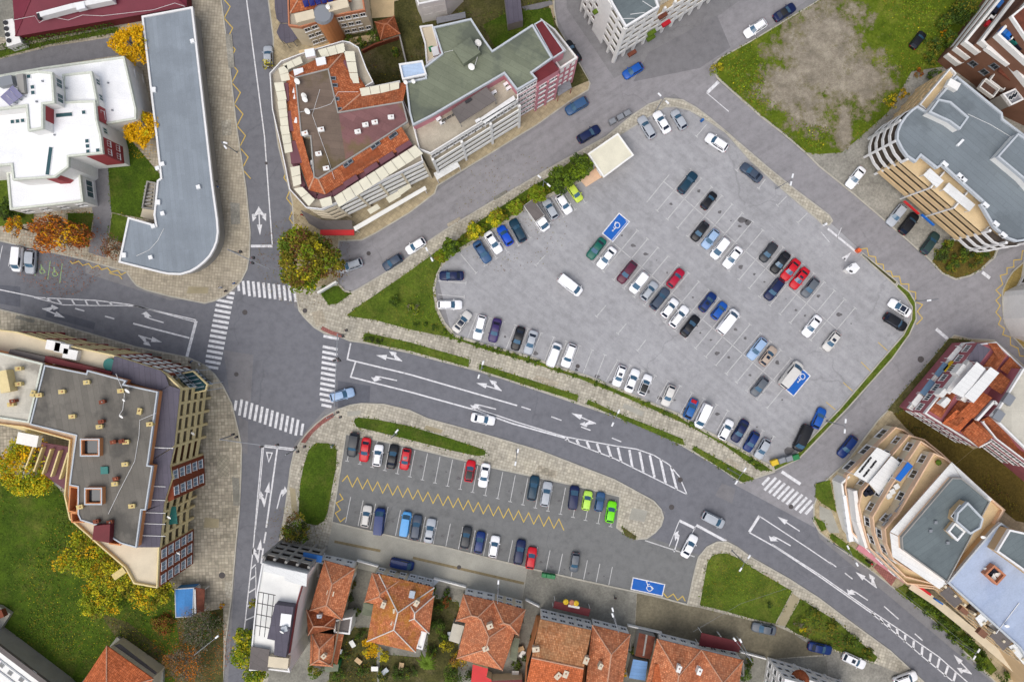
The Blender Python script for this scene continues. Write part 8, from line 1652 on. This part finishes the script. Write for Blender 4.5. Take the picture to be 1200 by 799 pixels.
# motorbikes by the terraced block
for x, y, col, lab in ((1015, 646, 'black_metal', 'black motorbike parked nearest the terrace'), (1017, 651, 'grey_metal', 'grey motorbike parked between black and red ones'), (1018, 658.5, 'cloth_red', 'red motorbike parked by the verge')):
    r = empty('parked_motorbike', (*P(x, y), .13), lab, 'motorbike', 'motorbikes by the terraced block', -.5)
    def pt(n, mb_, mt): o = D.objects.new(n, mb_.mesh(n, mt)); COL.objects.link(o); o.parent = r
    for sx in (.62, -.62):
        m = MB(); m.v = [(sx+.3*math.cos(2*PI*k/12), yy, .3+.3*math.sin(2*PI*k/12)) for yy in (-.06, .06) for k in range(12)]; m.f = [[k, (k+1) % 12, 12+(k+1) % 12, 12+k] for k in range(12)]+[list(range(11, -1, -1)), list(range(12, 24))]; m.m = [0]*14; pt('wheel', m, 'rubber')
    pt('body', MB().box((.05, 0, .35), (.9, .3, .5), 0, 0, .8), col); pt('seat', MB().box((-.35, 0, .78), (.75, .3, .12), 0, 0, .9), 'rubber'); pt('handlebar', MB().tube([(.45, -.38, 1.0), (.5, 0, .92), (.45, .38, 1.0)], .03, 6), 'black_metal'); pt('fork', MB().tube([(.62, 0, .3), (.48, 0, .95)], .05, 6), 'grey_metal')

# ------------------------------------------------------------------ people
def person(px, py, hd, top, legs, label, step=.22, hair='hair_dark', z=.13, sit=False, arm=.25):
    """one continuous skinned body, clothes coloured by region, hair as a cap"""
    x, y = P(px, py, 1); h = 1.72; hip = .92
    J = [(0, 0, hip), (0, 0, 1.15), (0, 0, 1.38), (.01, 0, 1.5), (.03, 0, 1.6), (.03, 0, 1.7)]; Rr = [(.15, .11), (.14, .1), (.17, .1), (.055, .055), (.09, .078), (.075, .065)]; E = [(0, 1), (1, 2), (2, 3), (3, 4), (4, 5)]
    def chain(start, pts):
        p = start
        for q, rr in pts: J.append(q); Rr.append(rr); E.append((p, len(J)-1)); p = len(J)-1
    for sd in (1, -1):
        s = step*sd
        chain(0, [((0, .1*sd, hip-.06), (.1, .09)), ((s*.5+.03, .1*sd, .5), (.065, .06)), ((s-.03, .1*sd, .1), (.045, .042)), ((s+.12, .11*sd, .045), (.045, .04))])
        chain(2, [((0, .2*sd, 1.38), (.06, .055)), ((-s*.4, .25*sd, 1.12), (.045, .042)), ((-s*.9+.08, .24*sd, .9), (.035, .032)), ((-s*.9+.13, .24*sd, .8), (.04, .022))])
    me = D.meshes.new('body'); me.from_pydata(J, E, []); tmp = D.objects.new('tmp', me); COL.objects.link(tmp)
    md = tmp.modifiers.new('s', 'SKIN'); sk = me.skin_vertices[0].data
    for i, q in enumerate(Rr): sk[i].radius = q
    for i in range(len(J)): sk[i].use_root = (i == 0)
    sb = tmp.modifiers.new('d', 'SUBSURF'); sb.levels = 1; sb.render_levels = 1
    dg = bpy.context.evaluated_depsgraph_get(); nm = D.meshes.new_from_object(tmp.evaluated_get(dg)); D.objects.remove(tmp)
    for mt in ('skin', top, legs, 'rubber'): nm.materials.append(MATS[mt])
    for p in nm.polygons:
        c = p.center; r_ = math.hypot(c.x, c.y); p.use_smooth = True
        p.material_index = 0 if (c.z > 1.47 or (abs(c.y) > .2 and c.z < .95 and c.z > .7)) else (1 if c.z > .93 else (2 if c.z > .09 else 3))
    o = D.objects.new('person', nm); COL.objects.link(o); o.location = (x, y, z); o.rotation_euler = (0, 0, math.radians(hd)); tag(o, label, 'person')
    m = MB(); m.sm = True; m.lathe([(.088, 1.64), (.094, 1.7), (.078, 1.765), (.04, 1.79), (.005, 1.795)], -.0, 0, 10); q = D.objects.new('hair', m.mesh('hair', hair)); COL.objects.link(q); q.parent = o; q.location = (.012, 0, 0)
    m = MB(); m.box((.12, 0, 1.615), (.03, .026, .05)); q = D.objects.new('nose', m.mesh('nose', 'skin')); COL.objects.link(q); q.parent = o
person(255, 219, 250, 'cloth_blue', 'cloth_white', 'person in a blue top walking along the pavilion wall'); person(253.5, 213, 80, 'cloth_dark', 'cloth_dark', 'person in dark clothes just above the one in blue', .15); person(256, 245, 260, 'cloth_dark', 'cloth_blue', 'person in dark top walking along the pavilion lower down'); person(259, 267, 265, 'cloth_dark', 'cloth_dark', 'person in dark clothes at the rounded pavilion corner', .1)
person(274.5, 332, 300, 'cloth_blue', 'cloth_dark', 'person in blue waiting at the northern zebra kerb', .06); person(264.5, 341, 320, 'cloth_dark', 'cloth_dark', 'person in dark clothes waiting at the western zebra kerb', .06); person(258, 337, 120, 'cloth_white', 'cloth_blue', 'person in white standing on the northwest corner', .06)
person(223, 424, 200, 'cloth_dark', 'cloth_blue', 'person in dark top on the pavement below the west stop line'); person(234, 427, 200, 'cloth_white', 'cloth_dark', 'person in white near the glass corner of the west block'); person(388.5, 523, 20, 'cloth_white', 'cloth_blue', 'person in white at the top of the oval grass bed', .2); person(354, 252, 90, 'cloth_red', 'cloth_dark', 'person in red under the corner of the orange roofed block', .1); person(721, 700, 90, 'cloth_dark', 'cloth_dark', 'person in dark clothes walking on the lane below the disabled bay')
EXPOSURE = 0.13
# ------------------------------------------------------------------ camera, light, view
cam = D.cameras.new('camera'); co = D.objects.new('camera', cam); COL.objects.link(co); scene.camera = co
co.location = (0, 0, CAMH); co.rotation_euler = (0, 0, 0); cam.sensor_fit = 'HORIZONTAL'; cam.sensor_width = 36; cam.lens = 36*CAMH/(1200*S); cam.clip_end = 4000; cam.clip_start = 1
w = D.worlds.new('World'); scene.world = w; w.use_nodes = True; nt = w.node_tree
sky = nt.nodes.new('ShaderNodeTexSky'); sky.sky_type = 'NISHITA'; sky.sun_disc = False
EL, AZ = math.radians(64), math.radians(212)     # sun height and compass bearing (clockwise from +y)
sky.sun_elevation = EL; sky.sun_rotation = AZ; sky.air_density = 1.0; sky.dust_density = 4.0; sky.ozone_density = 1.0
bg = nt.nodes['Background']; bg.inputs['Strength'].default_value = .15; hs = nt.nodes.new('ShaderNodeHueSaturation'); hs.inputs['Saturation'].default_value = .55; nt.links.new(sky.outputs[0], hs.inputs['Color']); nt.links.new(hs.outputs[0], bg.inputs['Color'])     # overcast: greyer sky light
sl = D.lights.new('sun', 'SUN'); sl.energy = 1.15; sl.angle = math.radians(48); sl.color = (1, .95, .88); so = D.objects.new('sun', sl); COL.objects.link(so)
sd = Vector((math.sin(AZ)*math.cos(EL), math.cos(AZ)*math.cos(EL), math.sin(EL))); so.rotation_euler = sd.to_track_quat('Z', 'Y').to_euler(); so.location = (0, 0, 90)
vs = scene.view_settings; vs.view_transform = 'Standard'; vs.look = 'None'; vs.gamma = 1; vs.use_curve_mapping = False; vs.exposure = EXPOSURE
scene.cycles.max_bounces = 6; scene.cycles.diffuse_bounces = 3
